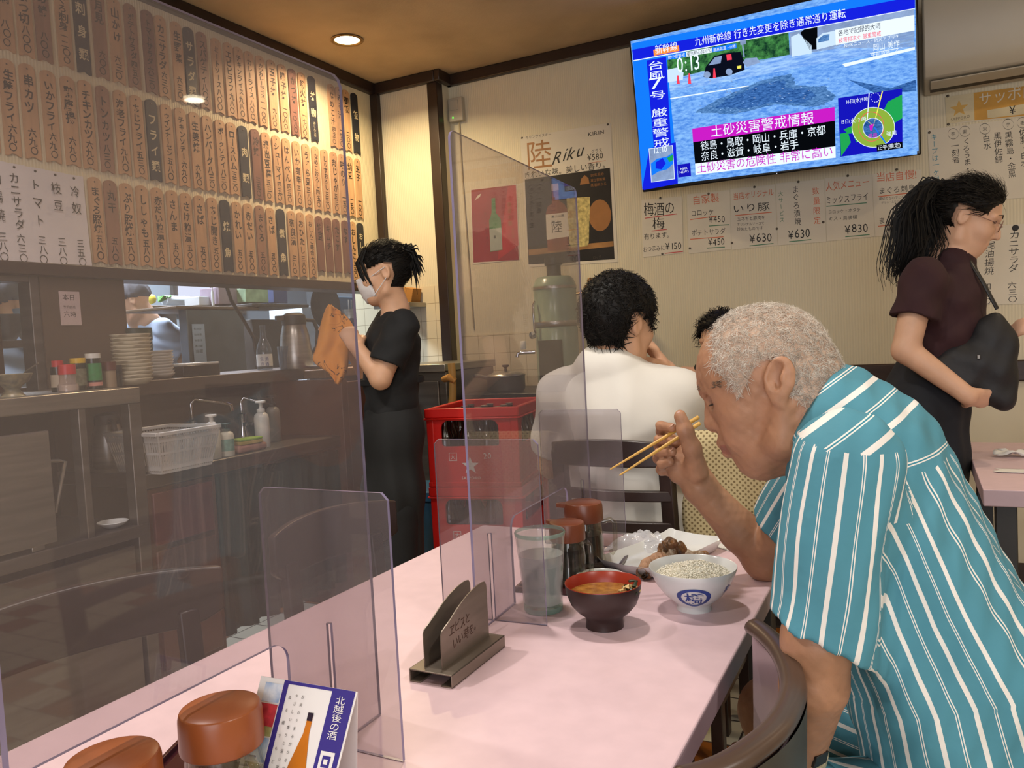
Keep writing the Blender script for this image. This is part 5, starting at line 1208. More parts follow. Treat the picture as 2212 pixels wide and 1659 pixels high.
R3 = [(2.039, 'まぐろ照焼', '五八〇', 0), (2.104, '丸干', '五八〇', 1), (2.174, 'ぶり照焼', '五八〇', 0), (2.246, 'ししゃも', '五八〇', 0), (2.319, '赤だい粕漬', '五八〇', 0), (2.393, 'さんま', '五〇〇', 0), (2.464, 'さけ粕漬', '五〇〇', 0), (2.536, 'さば', '五〇〇', 0), (2.608, 'あじ開き', '五〇〇', 0), (2.680, '焼魚', '', 3), (2.750, 'かれい', '五〇〇', 0), (2.821, '赤だい', '五〇〇', 0), (2.895, 'まぐろ', '五〇〇', 1), (2.965, 'さば', '五〇〇', 0),
      (3.036, '煮魚', '', 3), (3.111, '奈良漬', '三八〇', 0), (3.178, 'おひたし', '三八〇', 0), (3.249, 'おしんこ盛合', '六八〇', 0), (3.318, '枝豆', '', 2), (3.388, 'キムチ', '', 2), (3.457, 'たこす', '', 2), (3.532, 'なす', '', 2), (3.598, 'おしんこ', '三五〇', 0), (3.666, 'おしんこ類', '', 3)]
BLK = {}
def plaque(Y, z0, z1, nm, price, k, lab, grp):
    w = .0275; h = z1-z0; b = MB([M_PLQ[k], M_GOLD if k == 3 else M_SUMI, M_NAILH])
    p = [(-w, .003), (-w, 0), (-w+.008, 0)] + [(-w+.008+(2*w-.016)*t, .008*math.sin(math.pi*t)) for t in (.15, .35, .5, .65, .85)] + [(w-.008, 0), (w, 0), (w, .003)]
    p += [(w*math.cos(a), h-.022+.022*math.sin(a)**.8) for a in [math.pi*i/10 for i in range(11)]]
    b.prism(p, (PX_, Y, z0), (0, 1, 0), (0, 0, 1), .007)
    sx = PX_+.0074
    b.lathe([(0, .0016), (.0028, .001), (.0034, 0)], (PX_+.007, Y, z1-.018), 8, 2, R=Matrix(((0, 0, 1), (0, 1, 0), (-1, 0, 0))))
    n = len(nm)
    if k == 3:
        top, bot = z1-.05, z0+.03+(.075 if price else 0)
        if n == 2: top -= .01
        text_v(b, nm, (sx, Y, top), (sx, Y, bot), (0, 1, 0), 1, .040 if n < 5 else .035, .03, .02)
        if price: text_v(b, price, (sx, Y, bot-.004), (sx, Y, z0+.022), (0, 1, 0), 1, .018)
    else:
        pl = .105 if len(price) == 3 else .125 if price else .02
        hn = min(h-pl-.045, n*.046); text_v(b, nm, (sx, Y, z1-.036), (sx, Y, z1-.036-hn), (0, 1, 0), 1, .037 if n < 6 else .031, .08, .022)
        if price: text_v(b, price, (sx, Y, z0+.016+pl-.012), (sx, Y, z0+.014), (0, 1, 0), 1, .030, .08, .022)
    o = b.build('menu_plaque', smooth=0); tag(o, lab, 'menu plaque', grp)
# two samples of look-alike names are told apart by the black heading they hang beside
for row, (z0, z1), rn in ((R1, (2.255, 2.588), 'top'), (R2, (1.897, 2.227), 'middle'), (R3, (1.543, 1.869), 'bottom')):
    for (Y, nm, price, k) in row:
        if row is R3 and k == 2: zb = 1.579
        else: zb = z0
        kind = ('black heading plaque' if k == 3 else 'wooden menu plaque' if k == 0 else 'darkened wooden menu plaque')
        extra = ', left of the black 焼魚 heading' if (nm == 'さば' and Y < 2.6) else ', left of the black 煮魚 heading' if nm == 'さば' else ''
        plaque(Y, zb+RT.uniform(-.002, .002), z1+RT.uniform(-.002, .002), nm, price, k, f'{kind} reading {nm} in the {rn} row{extra}', f'menu plaques in the {rn} row')
# white paper strips at the left end of the bottom row
M_STRIP = mat('strip_paper', 'DCD4D2', .75, var=.03)
for Y, nm, price in ((1.612, '揚出豆腐', '五三〇'), (1.672, '油揚焼', '三八〇'), (1.738, 'カニサラダ', '六三〇'), (1.812, 'トマト', '三八〇'), (1.886, '枝豆', '三八〇'), (1.958, '冷奴', '三五〇')):
    b = MB([M_STRIP, M_INKB, M_PIN]); zt, zb = 1.872-(Y-1.6)*.02, 1.514; w = .038
    vs = []; n = 6
    for i in range(n+1):
        t = i/n; z = zt+(zb-zt)*t; x = PX_+.003+.012*t*t; vs += [(x, Y-w, z), (x, Y+w, z), (x-.0008, Y-w, z), (x-.0008, Y+w, z)]
    b.add(vs, [(4*i, 4*i+1, 4*i+5, 4*i+4) for i in range(n)] + [(4*i+3, 4*i+2, 4*i+6, 4*i+7) for i in range(n)])
    k = len(nm); text_v(b, nm, (PX_+.0055, Y-.004, zt-.03), (PX_+.0125, Y-.004, zt-.03-min(.2, k*.062)), (0, 1, 0), 1, .038, .06)
    text_v(b, price, (PX_+.0125, Y-.002, zb+.115), (PX_+.0165, Y-.002, zb+.012), (0, 1, 0), 1, .032, .06)
    b.lathe([(0, .003), (.004, .002), (.005, 0)], (PX_+.003, Y, zt-.012), 8, 2, R=Matrix(((0, 0, 1), (0, 1, 0), (-1, 0, 0))))
    tag(b.build('menu_strip', smooth=30), f'white paper menu strip reading {nm} hung on the left wall', 'menu strip', 'white strips on the menu wall')
# ------------------------------------------------------------------ kitchen counters
M_BROWN = mat('brown_laminate', '5A3C30', .35, var=.15, scale=4)
M_DARKIN = mat('dark_interior', '30221C', .6, var=.2)
M_LEDGE = mat('ledge_wood', '5A4A3C', .4, var=.15, scale=5, stretch=(8, 1, 8))
M_BOARD = mat('pale_wood_board', '9A7856', .5, var=.1, scale=6, stretch=(8, 1, 8))
t = thing('steel_counter', 'stainless steel counter with open shelves at the left', 'counter', (-2.54, .6, 0))
b = MB(M_STEEL); b.box((-2.775, -.6, 1.028), (-2.30, 1.797, 1.080)); b.build('worktop', t, world=True, bevel=.004)
b = MB(M_DKSTEEL)
for y in (1.752, 1.575, .85, .2, -.55): b.box((-2.345, y, .0 if y != 1.575 else .62), (-2.303, y+(.045 if y != 1.575 else .025), 1.028))
b.build('frame', t, world=True, bevel=.003)
b = MB(M_DKSTEEL); b.box((-2.77, -.59, .585), (-2.30, 1.79, .625)); b.build('lower_shelf', t, world=True, bevel=.003)
b = MB(M_DARKIN); b.box((-2.776, -.59, .01), (-2.76, 1.79, 1.026)); b.build('back_panel', t, world=True)
b = MB(M_DKSTEEL); b.box((-2.325, 1.0, .05), (-2.312, 1.74, .56)); b.box((-2.325, .25, .05), (-2.312, .98, .56)); b.build('base_panel', t, world=True, bevel=.002)
b = MB(M_STEEL); b.box((-2.318, .88, .640), (-2.303, 1.478, .975)); b.box((-2.318, 1.40, .626), (-2.305, 1.44, .642)); b.build('door', t, world=True, bevel=.003)
b = MB(M_STEEL); b.tube([(-2.34, 1.50, .72), (-2.34, 1.545, .87), (-2.34, 1.525, .875), (-2.34, 1.49, .88)], .006, 8); tag(b.build('towel_hook', smooth=80), 'bent steel wire handle leaning inside the steel counter', 'wire handle')
t = thing('small_dish', 'small white dish on the lower shelf of the steel counter', 'dish', (Px(245, 1146, -2.36).x, Px(245, 1146, -2.36).y, .6255))
b = MB(M_PORC); b.lathe([(0, .003), (.018, .002), (.02, 0), (.022, 0), (.04, .012), (.048, .020), (.047, .0215), (.038, .014), (.018, .006), (0, .005)], n=32); b.build('dish', t, smooth=60)
t = thing('sink_counter', 'steel sink counter under the serving hatch, with a brown end panel', 'sink', (-2.54, 2.35, 0))
b = MB(M_DKSTEEL); b.box((-2.78, 1.80, .735), (-2.31, 2.815, .785)); b.build('sink_top', t, world=True, bevel=.004)
b = MB(M_DKSTEEL); b.box((-2.782, 2.15, .785), (-2.77, 2.815, 1.035)); b.build('splashback', t, world=True)
b = MB(M_BROWN); b.box((-2.78, 2.818, 0), (-2.29, 2.86, 1.035)); b.box((-2.33, 2.86, 0), (-2.29, 3.0, 1.02)); b.build('end_panel', t, world=True, bevel=.003)
b = MB(M_BROWN); b.box((-2.36, 1.80, .05), (-2.32, 2.10, .73)); b.build('cabinet_front', t, world=True, bevel=.003)
b = MB(mat('drawer_red_brown', '5E3432', .35, var=.12)); b.box((-2.322, 1.822, .535), (-2.308, 2.075, .715)); b.build('drawer', t, world=True, bevel=.003)
b = MB(M_BROWN); b.box((-2.322, 1.822, .10), (-2.308, 2.075, .515)); b.build('door', t, world=True, bevel=.003)
# dark cloth hanging under the sink
b = MB(mat('dark_green_cloth', '26302C', .85, var=.3, scale=3, stretch=(1, 6, .6))); ny, nz_ = 70, 8; vs = []
for i in range(ny+1):
    for j in range(nz_+1):
        y = 2.105+(2.81-2.105)*i/ny; z = .12+.60*j/nz_; vs.append((-2.335+.018*math.sin(i*.55+.8*math.sin(j*.3))*(1.2-j/nz_*.6)+.006*math.sin(i*1.7), y, z))
b.add(vs, [(i*(nz_+1)+j, (i+1)*(nz_+1)+j, (i+1)*(nz_+1)+j+1, i*(nz_+1)+j+1) for i in range(ny) for j in range(nz_)])
o = b.build('curtain', smooth=180); md = o.modifiers.new('solid', 'SOLIDIFY'); md.thickness = .003; tag(o, 'dark green curtain hanging in folds under the kitchen sink', 'curtain')
t = thing('serving_ledge', 'dark wooden serving ledge of the kitchen hatch', 'shelf', (-2.75, 2.6, 1.04))
b = MB(M_LEDGE); b.box((-2.98, 1.80, 1.037), (-2.56, 3.26, 1.090)); b.build('ledge', t, world=True, bevel=.004)
b = MB(M_BOARD); b.box((-2.60, 2.90, 1.022), (-2.44, 3.42, 1.0365)); b.build('cutting_board', t, world=True, bevel=.003) if False else None
b = MB(M_BOARD); b.box((-2.558, 2.88, 1.040), (-2.43, 3.25, 1.078)); b.build('edge_board', t, world=True, bevel=.004)
LZ = 1.0905
def on_ledge(x, y, z=LZ): p = Pz(x, y, z); return p
M_CREAM = mat('cream_stoneware', 'CFC4A8', .35, var=.06)
M_WSTONE = mat('white_stoneware', 'D6D2C8', .3, var=.04)
def plate_mesh(m, r, h):
    b = MB(m); b.lathe([(0, .004), (r*.55, .002), (r*.6, 0), (r*.64, 0), (r*.85, h*.45), (r, h), (r*.99, h+.002), (r*.82, h*.6), (r*.5, .006), (0, .006)], n=32, wob=lambda a, z: .012*math.sin(a*5)*(z > h*.4))
    return b
def stack(n, px, z0, X, m, r, h, step, lab, grp):
    p = Px(*px, X); first = None
    for i in range(n):
        loc = Vector((p.x+RT.uniform(-.002, .002), p.y+RT.uniform(-.002, .002), z0+i*step))
        if first is None: first = plate_mesh(m, r, h).build('plate', smooth=60); o = first
        else: o = first.copy(); COL.objects.link(o)
        o.location = loc; o.rotation_euler = (0, 0, RT.uniform(0, 6.28)); pos = 'bottom of' if i == 0 else 'top of' if i == n-1 else 'in the middle of'
        tag(o, lab if 0 < i < n-1 else f'{pos[:6].strip()}most plate of the stack: {lab}' if False else lab, 'plate', grp)
PLX = -2.52
stack(13, (288, 812), 1.0812, PLX, M_CREAM, .068, .021, .0132, 'cream scalloped plate in the tall stack on the counter', 'tall stack of cream plates')
stack(9, (345, 812), LZ, -2.66, M_WSTONE, .056, .019, .0112, 'white plate in the lower stack beside the tall plate stack', 'lower stack of white plates')
# condiments on the steel counter
M_PLW, M_REDC, M_YELC, M_GREENL, M_CLEARP = mat('white_plastic', 'DAD8D0', .35), mat('red_plastic', 'C02028', .35), mat('yellow_plastic', 'D8B020', .35), mat('green_label', '2E8E4C', .45, var=.2, scale=60), sheetmat('clear_plastic', 'EADCD4', .3, 1.2, 'D8C4B8')
M_DKG = mat('dark_glass_jar', '1E241C', .2, spec=.6)
def jar(name, lab, cat, px, X, parts, group=None):
    p = Px(*px, X); t = thing(name, lab, cat, (p.x, p.y, 1.0803), group=group)
    for pn, m, prof in parts: b = MB(m); b.lathe(prof, n=24); b.build(pn, t, smooth=45)
    return t
cyl = lambda r, z0, z1: [(0, z0), (r, z0), (r, z1), (0, z1)]
jar('seasoning_shaker', 'red capped salt shaker in front of the condiment bottles', 'shaker', (148, 840), -2.38, [('bottle', M_CLEARP, [(0, .0), (.030, 0), (.030, .020), (.024, .03), (.024, .055), (.0, .055)]), ('salt', M_PLW, [(0, .004), (.026, .004), (.026, .022), (0, .022)]), ('cap', M_REDC, [(0, .055), (.026, .055), (.025, .085), (0, .087)])])
jar('condiment_bottle', 'condiment bottle with a red cap at the left of the condiment row', 'bottle', (128, 835), -2.45, [('bottle', M_DKG, cyl(.022, 0, .08)), ('label', mat('cream_label', 'C8B8A0', .5), cyl(.0224, .015, .055)), ('cap', M_REDC, cyl(.017, .08, .10))])
jar('condiment_bottle', 'condiment jar with a yellow cap left of the green canister', 'bottle', (172, 833), -2.45, [('bottle', M_DKG, cyl(.023, 0, .088)), ('label', mat('grey_label', '7A7A62', .5, var=.3, scale=90), cyl(.0234, .015, .07)), ('cap', M_YELC, cyl(.0235, .088, .105))])
jar('seaweed_canister', 'green canister with a white cap on the steel counter', 'canister', (205, 831), -2.45, [('can', M_DKG, cyl(.0235, 0, .102)), ('label', M_GREENL, cyl(.0240, .028, .085)), ('pink_band', mat('pink_band', 'E09A8A', .5), cyl(.0241, .010, .022)), ('cap', M_PLW, cyl(.0235, .102, .118))])
jar('spice_jar', 'small dark spice jar with a brown lid beside the plates', 'jar', (238, 829), -2.47, [('jar', mat('tan_label', '9A8468', .5), cyl(.021, 0, .058)), ('lid', mat('red_brown_lid', '5A261E', .4), cyl(.023, .058, .088))])
jar('spice_jar', 'small black spice jar between the plates and the brown lidded jar', 'jar', (254, 828), -2.49, [('jar', M_DKG, cyl(.017, 0, .05)), ('lid', M_BLACK, cyl(.018, .05, .075))])
p = Px(28, 856, -2.40); t = thing('pottery_bowl', 'mottled pottery bowl with a spoon at the left end of the counter', 'bowl', (p.x, p.y, 1.0803))
b = MB(mat('mottled_glaze', 'A89A78', .35, var=.5, scale=60, col2='6E7264')); b.lathe([(0, .004), (.028, 0), (.034, 0), (.020, .018), (.024, .028), (.046, .045), (.056, .066), (.054, .067), (.042, .05), (.02, .034), (0, .032)], n=32); b.build('bowl', t, smooth=60)
b = MB(M_STEEL); b.tube([(.0, .0, .04), (.03, .03, .075), (.055, .05, .095)], [.006, .004, .005], 8, flat=.4); b.build('spoon', t, smooth=80)
# things on the ledge
M_TRAYB = mat('black_lacquer_box', '1E1614', .25)
t = thing('lidded_box', 'dark wooden box with a white top on the serving ledge', 'box', (-2.68, Px(425, 795, -2.64).y, LZ))
b = MB(M_TRAYB); b.box((-.07, -.095, 0), (.07, .095, .045)); b.build('box', t, bevel=.003)
b = MB(M_PLW); b.box((-.068, -.093, .0455), (.068, .093, .054)); b.build('top', t, bevel=.002)
M_CLG = sheetmat('bottle_clear_glass', 'C8D4DC', .12, 1.6, 'A8B4BC')
p = on_ledge(573, 799)
t = thing('sake_bottle', 'clear sake bottle with a white label on the serving ledge', 'bottle', p)
b = MB(M_CLG); b.lathe([(0, .001), (.034, .001), (.036, .006), (.036, .085), (.030, .115), (.014, .150), (.012, .195), (.014, .197), (.014, .208), (0, .208)], n=28); b.build('bottle', t, smooth=50)
b = MB([M_PLW, M_NAVY]); b.lathe([(.0366, .018), (.0366, .074)], n=28)
for i, c in enumerate('生酒冷酒'):
    gv, gf, _ = glyph(c); a0 = math.atan2(-p.y, -p.x)+(-.30 if i % 2 == 0 else .30); z0 = .052-.024*(i//2)
    b.add([((.0370)*math.cos(a0+(x-.5)*.5), .0370*math.sin(a0+(x-.5)*.5), z0+(y-.38)*.022) for x, y in gv], gf, 1)
b.build('label', t)
t = thing('water_glass', 'empty glass beside the clear sake bottle on the ledge', 'glass', on_ledge(618, 798))
b = MB(M_CLG); b.lathe([(0, .001), (.028, .001), (.034, .105), (.0325, .105), (.027, .01), (0, .008)], n=28); b.build('tumbler', t, smooth=50)
p = on_ledge(650, 797)+Vector((-.09, .075, 0))
def thermos(lab, p, s=1.0):
    t = thing('vacuum_jug', lab, 'jug', p)
    b = MB(M_STEEL); b.lathe([(x*s, z*s) for x, z in ((0, 0), (.066, 0), (.070, .01), (.068, .06), (.060, .14), (.048, .185), (.044, .19), (0, .19))], n=32); b.build('body', t, smooth=50)
    b = MB(M_BLACK); b.lathe([(x*s, z*s) for x, z in ((.050, .185), (.052, .20), (.048, .225), (.03, .235), (0, .236))], n=28); b.prism([(-.02*s, .03*s), (.02*s, .03*s), (.014*s, .075*s), (-.014*s, .075*s)], (0, 0, .205*s), (1, 0, 0), (0, 1, 0), .02*s); b.build('lid', t, smooth=50)
    b = MB(M_BLACK); b.tube([Vector(q)*s for q in ((0, -.045, .205), (0, -.085, .20), (0, -.10, .16), (0, -.092, .09), (0, -.068, .055))], [.012*s]*5, 10, flat=.7); b.build('handle', t, smooth=80)
    return t
thermos('tall steel vacuum jug on the serving ledge behind the glass', p, 1.08).rotation_euler.z = 2.6
t = thing('small_dish', 'flat white dish on the ledge by the orange cloth', 'dish', on_ledge(672, 795)+Vector((.02, .03, 0)))
b = MB(M_PORC); b.lathe([(0, .003), (.03, .001), (.034, 0), (.06, .010), (.059, .012), (.03, .005), (0, .004)], n=32); b.build('dish', t, smooth=60)
# things around the sink
SZ = .7855
M_CHROME = mat('chrome', 'D0D0D0', .08, metal=1.0, var=.02)
def faucet(lab, x0, y0, x1, y1, yb):
    """gooseneck tap standing behind the sink: spans photo x0..x1 at X=-2.7"""
    a, c = Px(x0, y0, -2.68), Px(x1, y1, -2.62); base = Vector((a.x, a.y, SZ))
    t = thing('faucet', lab, 'tap', base)
    b = MB(M_CHROME); top = (a.z); b.tube([Vector((a.x, a.y, SZ+.12)), a+Vector((0, 0, -.02)), a+Vector((.003, .015, 0)), c+Vector((-.003, -.02, .003)), c+Vector((0, -.004, -.004)), c+Vector((0, 0, -.03))], .009, 12); b.build('spout', t, world=True, smooth=80)
    b = MB(M_CHROME); b.lathe([(0, 0), (.028, 0), (.026, .03), (.018, .06), (.02, .12), (0, .13)], n=20); b.tube([(0, .0, .07), (.05, .01, .075)], .008, 8); b.build('body', t, smooth=50)
    b = MB(M_CHROME)
    for s in (-1, 1): b.lathe([(0, 0), (.016, .002), (.018, .012), (.006, .02), (0, .02)], (.055, .03*s, .07), 12)
    b.build('handles', t, smooth=50)
faucet('chrome gooseneck tap over the kitchen sink', 412, 862, 500, 872, 940)
faucet('second chrome tap right of the soap bottles', 520, 858, 565, 868, 940)
def pump(lab, px, X, m, r, h, capm, neck, sq_=False):
    p = Px(*px, X); p.z = SZ; t = thing('soap_bottle', lab, 'soap bottle', p)
    b = MB(m); b.lathe([(0, .001), (r*.95, 0), (r, .006), (r, h*.62), (r*.9, h*.7), (r*.45, h*.76), (0, h*.76)], n=28); b.build('bottle', t, smooth=45)
    b = MB(capm); b.lathe([(0, h*.76), (r*.55, h*.76), (r*.55, h*.82), (r*.25, h*.84), (r*.25, h*.95), (r*.7, h*.96), (r*.7, h), (0, h)], n=20); b.build('pump', t, smooth=45)
    return t
M_CREAMP = mat('cream_plastic', 'DAD6C4', .4); M_MINT = mat('mint_label', '8AB0A0', .45, var=.2, scale=60)
pump('white foam pump soap bottle at the sink edge', (460, 962), -2.36, M_CREAMP, .029, .165, M_PLW, 1)
t = pump('pale green bottle with a dark green top at the sink edge', (490, 956), -2.36, M_CREAMP, .027, .125, mat('dark_green_cap', '22443C', .4), 1)
b = MB(M_MINT); b.lathe([(.0274, .02), (.0274, .065)], n=20, ang=(-1.8, .6)); b.build('label', t)
pump('tall white detergent bottle right of the sponge', (567, 938), -2.40, M_PLW, .030, .19, M_PLW, 1)
pump('grey translucent bottle behind the tall detergent bottle', (592, 934), -2.50, mat('grey_plastic', '7E7A72', .4), .030, .20, M_BLACK, 1)
p = Px(535, 945, -2.37); p.z = SZ
b = MB(mat('pink_cloth', 'A87A6C', .8, var=.15)); b.box((p.x-.05, p.y-.075, SZ), (p.x+.03, p.y+.075, SZ+.030)); tag(b.build('folded_cloth', bevel=.01), 'folded pinkish cloth at the sink edge under the sponge', 'cloth')
t = thing('sponge', 'green and tan kitchen sponge lying on the folded cloth', 'sponge', (p.x, p.y-.005, SZ+.0305), 1.5)
b = MB(mat('sponge_tan', 'B09A50', .9, var=.1)); b.box((-.055, -.03, 0), (.055, .03, .014)); b.build('foam', t, bevel=.003)
b = MB(mat('sponge_green', '8CB03C', .9, var=.15)); b.box((-.055, -.03, .0142), (.055, .03, .024)); b.build('scourer', t, bevel=.003)
thermos('small steel jug with black handle under the serving ledge', Vector((-2.62, 1.90, SZ)), .85).rotation_euler.z = 1.2
# slatted dish basket hanging over the front of the sink
M_BASK = mat('grey_white_basket', 'BEBCB8', .45, var=.05)
t = thing('dish_basket', 'grey slatted plastic basket at the left end of the sink', 'basket', (-2.36, 1.93, SZ))
x0, x1, y0, y1, zt = -2.50, -2.235, 1.80, 2.062, .918
def bpt(u, v, k):   # k=0 bottom, 1 top; u along y, v along x
    s = .80+.20*k; return Vector(((x0+x1)/2+(v-.5)*(x1-x0)*s, (y0+y1)/2+(u-.5)*(y1-y0)*s, SZ+.001+(zt-SZ)*k))
b = MB(M_BASK); rim = [bpt(u, v, 1) for u, v in ((0, 0), (1, 0), (1, 1), (0, 1), (0, 0))]
for i in range(4): b.beam(rim[i], rim[i+1], .018, .012)
b.build('rim', t, world=True, bevel=.002)
b = MB(M_BASK); n = 22
for i in range(n+1):
    u = i/n
    for v in (0, 1): b.beam(bpt(u, v, 0), bpt(u, v, 1), .0055, .003, (1, 0, 0))
    for w_ in (0, 1): b.beam(bpt(w_, u, 0), bpt(w_, u, 1), .0055, .003, (0, 1, 0))
for k in (0, .12, .5, .85):
    q = [bpt(u, v, k) for u, v in ((0, 0), (1, 0), (1, 1), (0, 1), (0, 0))]
    for i in range(4): b.beam(q[i], q[i+1], .004, .016 if k in (.85, .12) else .008)
b.add([bpt(0, 0, 0), bpt(1, 0, 0), bpt(1, 1, 0), bpt(0, 1, 0)], [(0, 1, 2, 3)])
b.build('slats', t, world=True, smooth=0)
# ------------------------------------------------------------------ inside the kitchen, seen through the hatch
p = Px(154, 666, XL); b = MB([mat('pinkish_note', 'CDB8B4', .7), M_INKB]); b.box((XL-.004, p.y-.042, p.z-.062), (XL-.002, p.y+.038, p.z+.062))
for i in range(3): text_h(b, ('本日', '予約四名', '六時')[i], (XL-.0017, p.y-.03, p.z+.03-.03*i), (XL-.0017, p.y+.02, p.z+.03-.03*i), (0, 0, 1), 1, 1, .05)
tag(b.build('note', smooth=0), 'pinkish paper note stuck on the brown panel', 'note')
M_KDARK = mat('kitchen_dark', '38342E', .6, var=.2); M_KSHELF = mat('kitchen_shelf', '6A543C', .5, var=.15); M_KBLUE = mat('kitchen_blue_grey', '5E6870', .35, metal=.5, var=.12); M_KWHITE = mat('kitchen_white', 'D8E0E4', .5)
def kbox(name, lab, cat, px0, px1, X, depth, m, bevel=.004, z0=None):
    a, c = Px(*px0, X), Px(*px1, X); b = MB(m); zb = min(a.z, c.z) if z0 is None else z0
    b.box((X-depth, min(a.y, c.y), zb), (X, max(a.y, c.y), max(a.z, c.z))); return tag(b.build(name, bevel=bevel), lab, cat)
kbox('steel_hood', 'blue grey steel cabinet side beyond the hatch', 'cabinet', (402, 668), (541, 900), -3.35, .06, M_KBLUE, z0=0)
kbox('wooden_shelf', 'brown wooden shelf on top of the blue grey cabinet', 'shelf', (381, 660), (560, 669), -3.34, .42, M_KSHELF)
b = MB([mat('blue_paper', 'A8B8CC', .7), M_INKB]); q0, q1 = Px(414, 700, -3.345), Px(447, 785, -3.345); b.box((-3.3455, q0.y, q1.z), (-3.344, q1.y, q0.z))
for i in range(5): text_h(b, '仕込み表冷蔵'[i:i+3], (-3.3437, q0.y+.01, q0.z-.03-.03*i), (-3.3437, q1.y-.02, q0.z-.03-.03*i), (0, 0, 1), 1, .8)
tag(b.build('work_list', smooth=0), 'bluish list taped on the steel cabinet in the kitchen', 'paper')
kbox('wall_unit', 'dark kitchen unit behind the cook', 'cabinet', (335, 668), (398, 900), -4.3, .5, M_KDARK, z0=0)
kbox('wooden_shelf', 'brown shelf behind the cook holding greens', 'shelf', (300, 659), (396, 666), -4.15, .4, M_KSHELF)
kbox('white_tub', 'white plastic tub on the kitchen shelf', 'tub', (430, 640), (458, 660), -3.6, .12, M_KWHITE)
kbox('paper_carton', 'green printed carton on the kitchen shelf', 'carton', (530, 622), (581, 654), -3.45, .15, mat('green_carton', '9CB894', .5, var=.2, scale=20))
kbox('paper_carton', 'pinkish grey carton beside the green carton', 'carton', (472, 620), (522, 658), -3.52, .15, mat('grey_carton', '9A8A98', .5))
kbox('plastic_bin', 'blue plastic bin high on the kitchen shelf', 'bin', (590, 618), (622, 655), -3.5, .15, mat('dim_blue', '3A4C78', .5))
kbox('storage_shelf', 'dark shelf unit at the right of the hatch', 'shelf', (545, 655), (668, 664), -3.3, .35, M_KDARK)
kbox('kitchen_unit', 'dark base unit under the kitchen shelf', 'cabinet', (545, 690), (650, 900), -3.6, .12, M_KDARK, z0=0)
kbox('blue_curtain_panel', 'blue curtain at the far end of the kitchen', 'curtain', (705, 640), (905, 800), -3.95, .03, mat('kitchen_blue', '5F8FAC', .7, var=.1), z0=.2)
kbox('white_cabinet', 'white cabinet glimpsed below the wok', 'cabinet', (652, 662), (735, 900), -3.75, .3, M_KWHITE, z0=0)
for (q0, q1, X, m, lab) in (((455, 615), (463, 660), -3.55, M_KWHITE, 'white spray bottle on the kitchen shelf'), ((368, 645), (395, 660), -4.1, M_KWHITE, 'white wrapped roll on the brown shelf')):
    a, c = Px(*q0, X), Px(*q1, X); t = thing('kitchen_bottle' if X > -4 else 'paper_roll', lab, 'bottle' if X > -4 else 'roll', ((a.x, (a.y+c.y)/2, c.z)))
    b = MB(m); w = abs(c.y-a.y)/2
    if X > -4: b.lathe([(0, 0), (w, 0), (w, (a.z-c.z)*.6), (w*.4, (a.z-c.z)*.75), (w*.5, a.z-c.z), (0, a.z-c.z)], n=16)
    else: b.tube([(0, -w*2, .03), (0, w*2, .03)], .03, 16)
    b.build('body', t, smooth=45)
p = Px(325, 658, -4.1); t = thing('vegetables', 'green vegetables with a yellow fruit on the shelf behind the cook', 'vegetable', (p.x, p.y, p.z))
b = MB(mat('lemon', 'D8C03C', .5)); b.lathe([(0, 0), (.03, .012), (.036, .034), (.028, .055), (0, .066)], n=16); b.build('lemon', t, smooth=80)
b = MB(mat('leaf_green', '4E8A3C', .6, var=.3, scale=30))
for i in range(14): a = RT.uniform(0, 6.28); b.tube([(0, .07, .02), (RT.uniform(-.03, .03), .09+RT.uniform(-.02, .04), .05), (RT.uniform(-.04, .04), .13+RT.uniform(-.03, .04), .04+RT.uniform(-.03, .02))], [.012, .009, .004], 6, flat=.5)
b.build('greens', t, smooth=80)
p = Px(703, 662, -3.5); t = thing('wok', 'large black wok hanging in the kitchen hatch', 'wok', (p.x, p.y, p.z))
Rw = Matrix(((0, 0, 1), (0, 1, 0), (-1, 0, 0)))
b = MB(M_BLACK); b.lathe([(0, -.06), (.07, -.05), (.12, -.022), (.148, 0), (.15, .004), (.145, .004), (.118, -.016), (.07, -.042), (0, -.052)], n=36, R=Rw); b.build('pan', t, smooth=60)
b = MB(M_BLACK); b.tube([(0, 0, .14), (.02, 0, .2), (.02, 0, .26)], .012, 8); b.build('handle', t, smooth=80)
b = MB(M_STEEL); b.tube([(p.x+.02, p.y-.55, p.z+.268), (p.x+.02, p.y+.45, p.z+.268)], .008, 8); b.tube([(p.x+.02, p.y-.5, p.z+.268), (p.x+.02, p.y-.5, 2.5)], .006, 8); b.tube([(p.x+.02, p.y+.4, p.z+.268), (p.x+.02, p.y+.4, 2.5)], .006, 8); tag(b.build('hanging_rail', smooth=80), 'steel rail the wok hangs from', 'rail')
b = MB(M_BLACK); b.tube([Px(487, 612, -3.0), Px(500, 650, -3.0), Px(525, 690, -3.0), Px(548, 730, -3.0), Px(556, 790, -2.95)], .009, 8); tag(b.build('power_cable', smooth=80), 'thick black cable hanging in the serving hatch', 'cable')
p = Px(762, 688, -3.8); kbox('storage_shelf', 'steel shelf holding the utensil basket', 'shelf', (728, 689), (815, 695), -3.72, .2, M_DKSTEEL)
t = thing('utensil_basket', 'wire basket of utensils in front of the blue curtain', 'basket', p)
b = MB(M_STEEL); b.lathe([(.0, 0), (.06, 0), (.075, .07)], n=20); b.build('basket', t, smooth=60)
b = MB(M_STEEL)
for i in range(4): b.tube([(0, -.04+.03*i, .02), (.01, -.05+.035*i, .14)], .006, 6)
b.build('utensils', t, smooth=60)
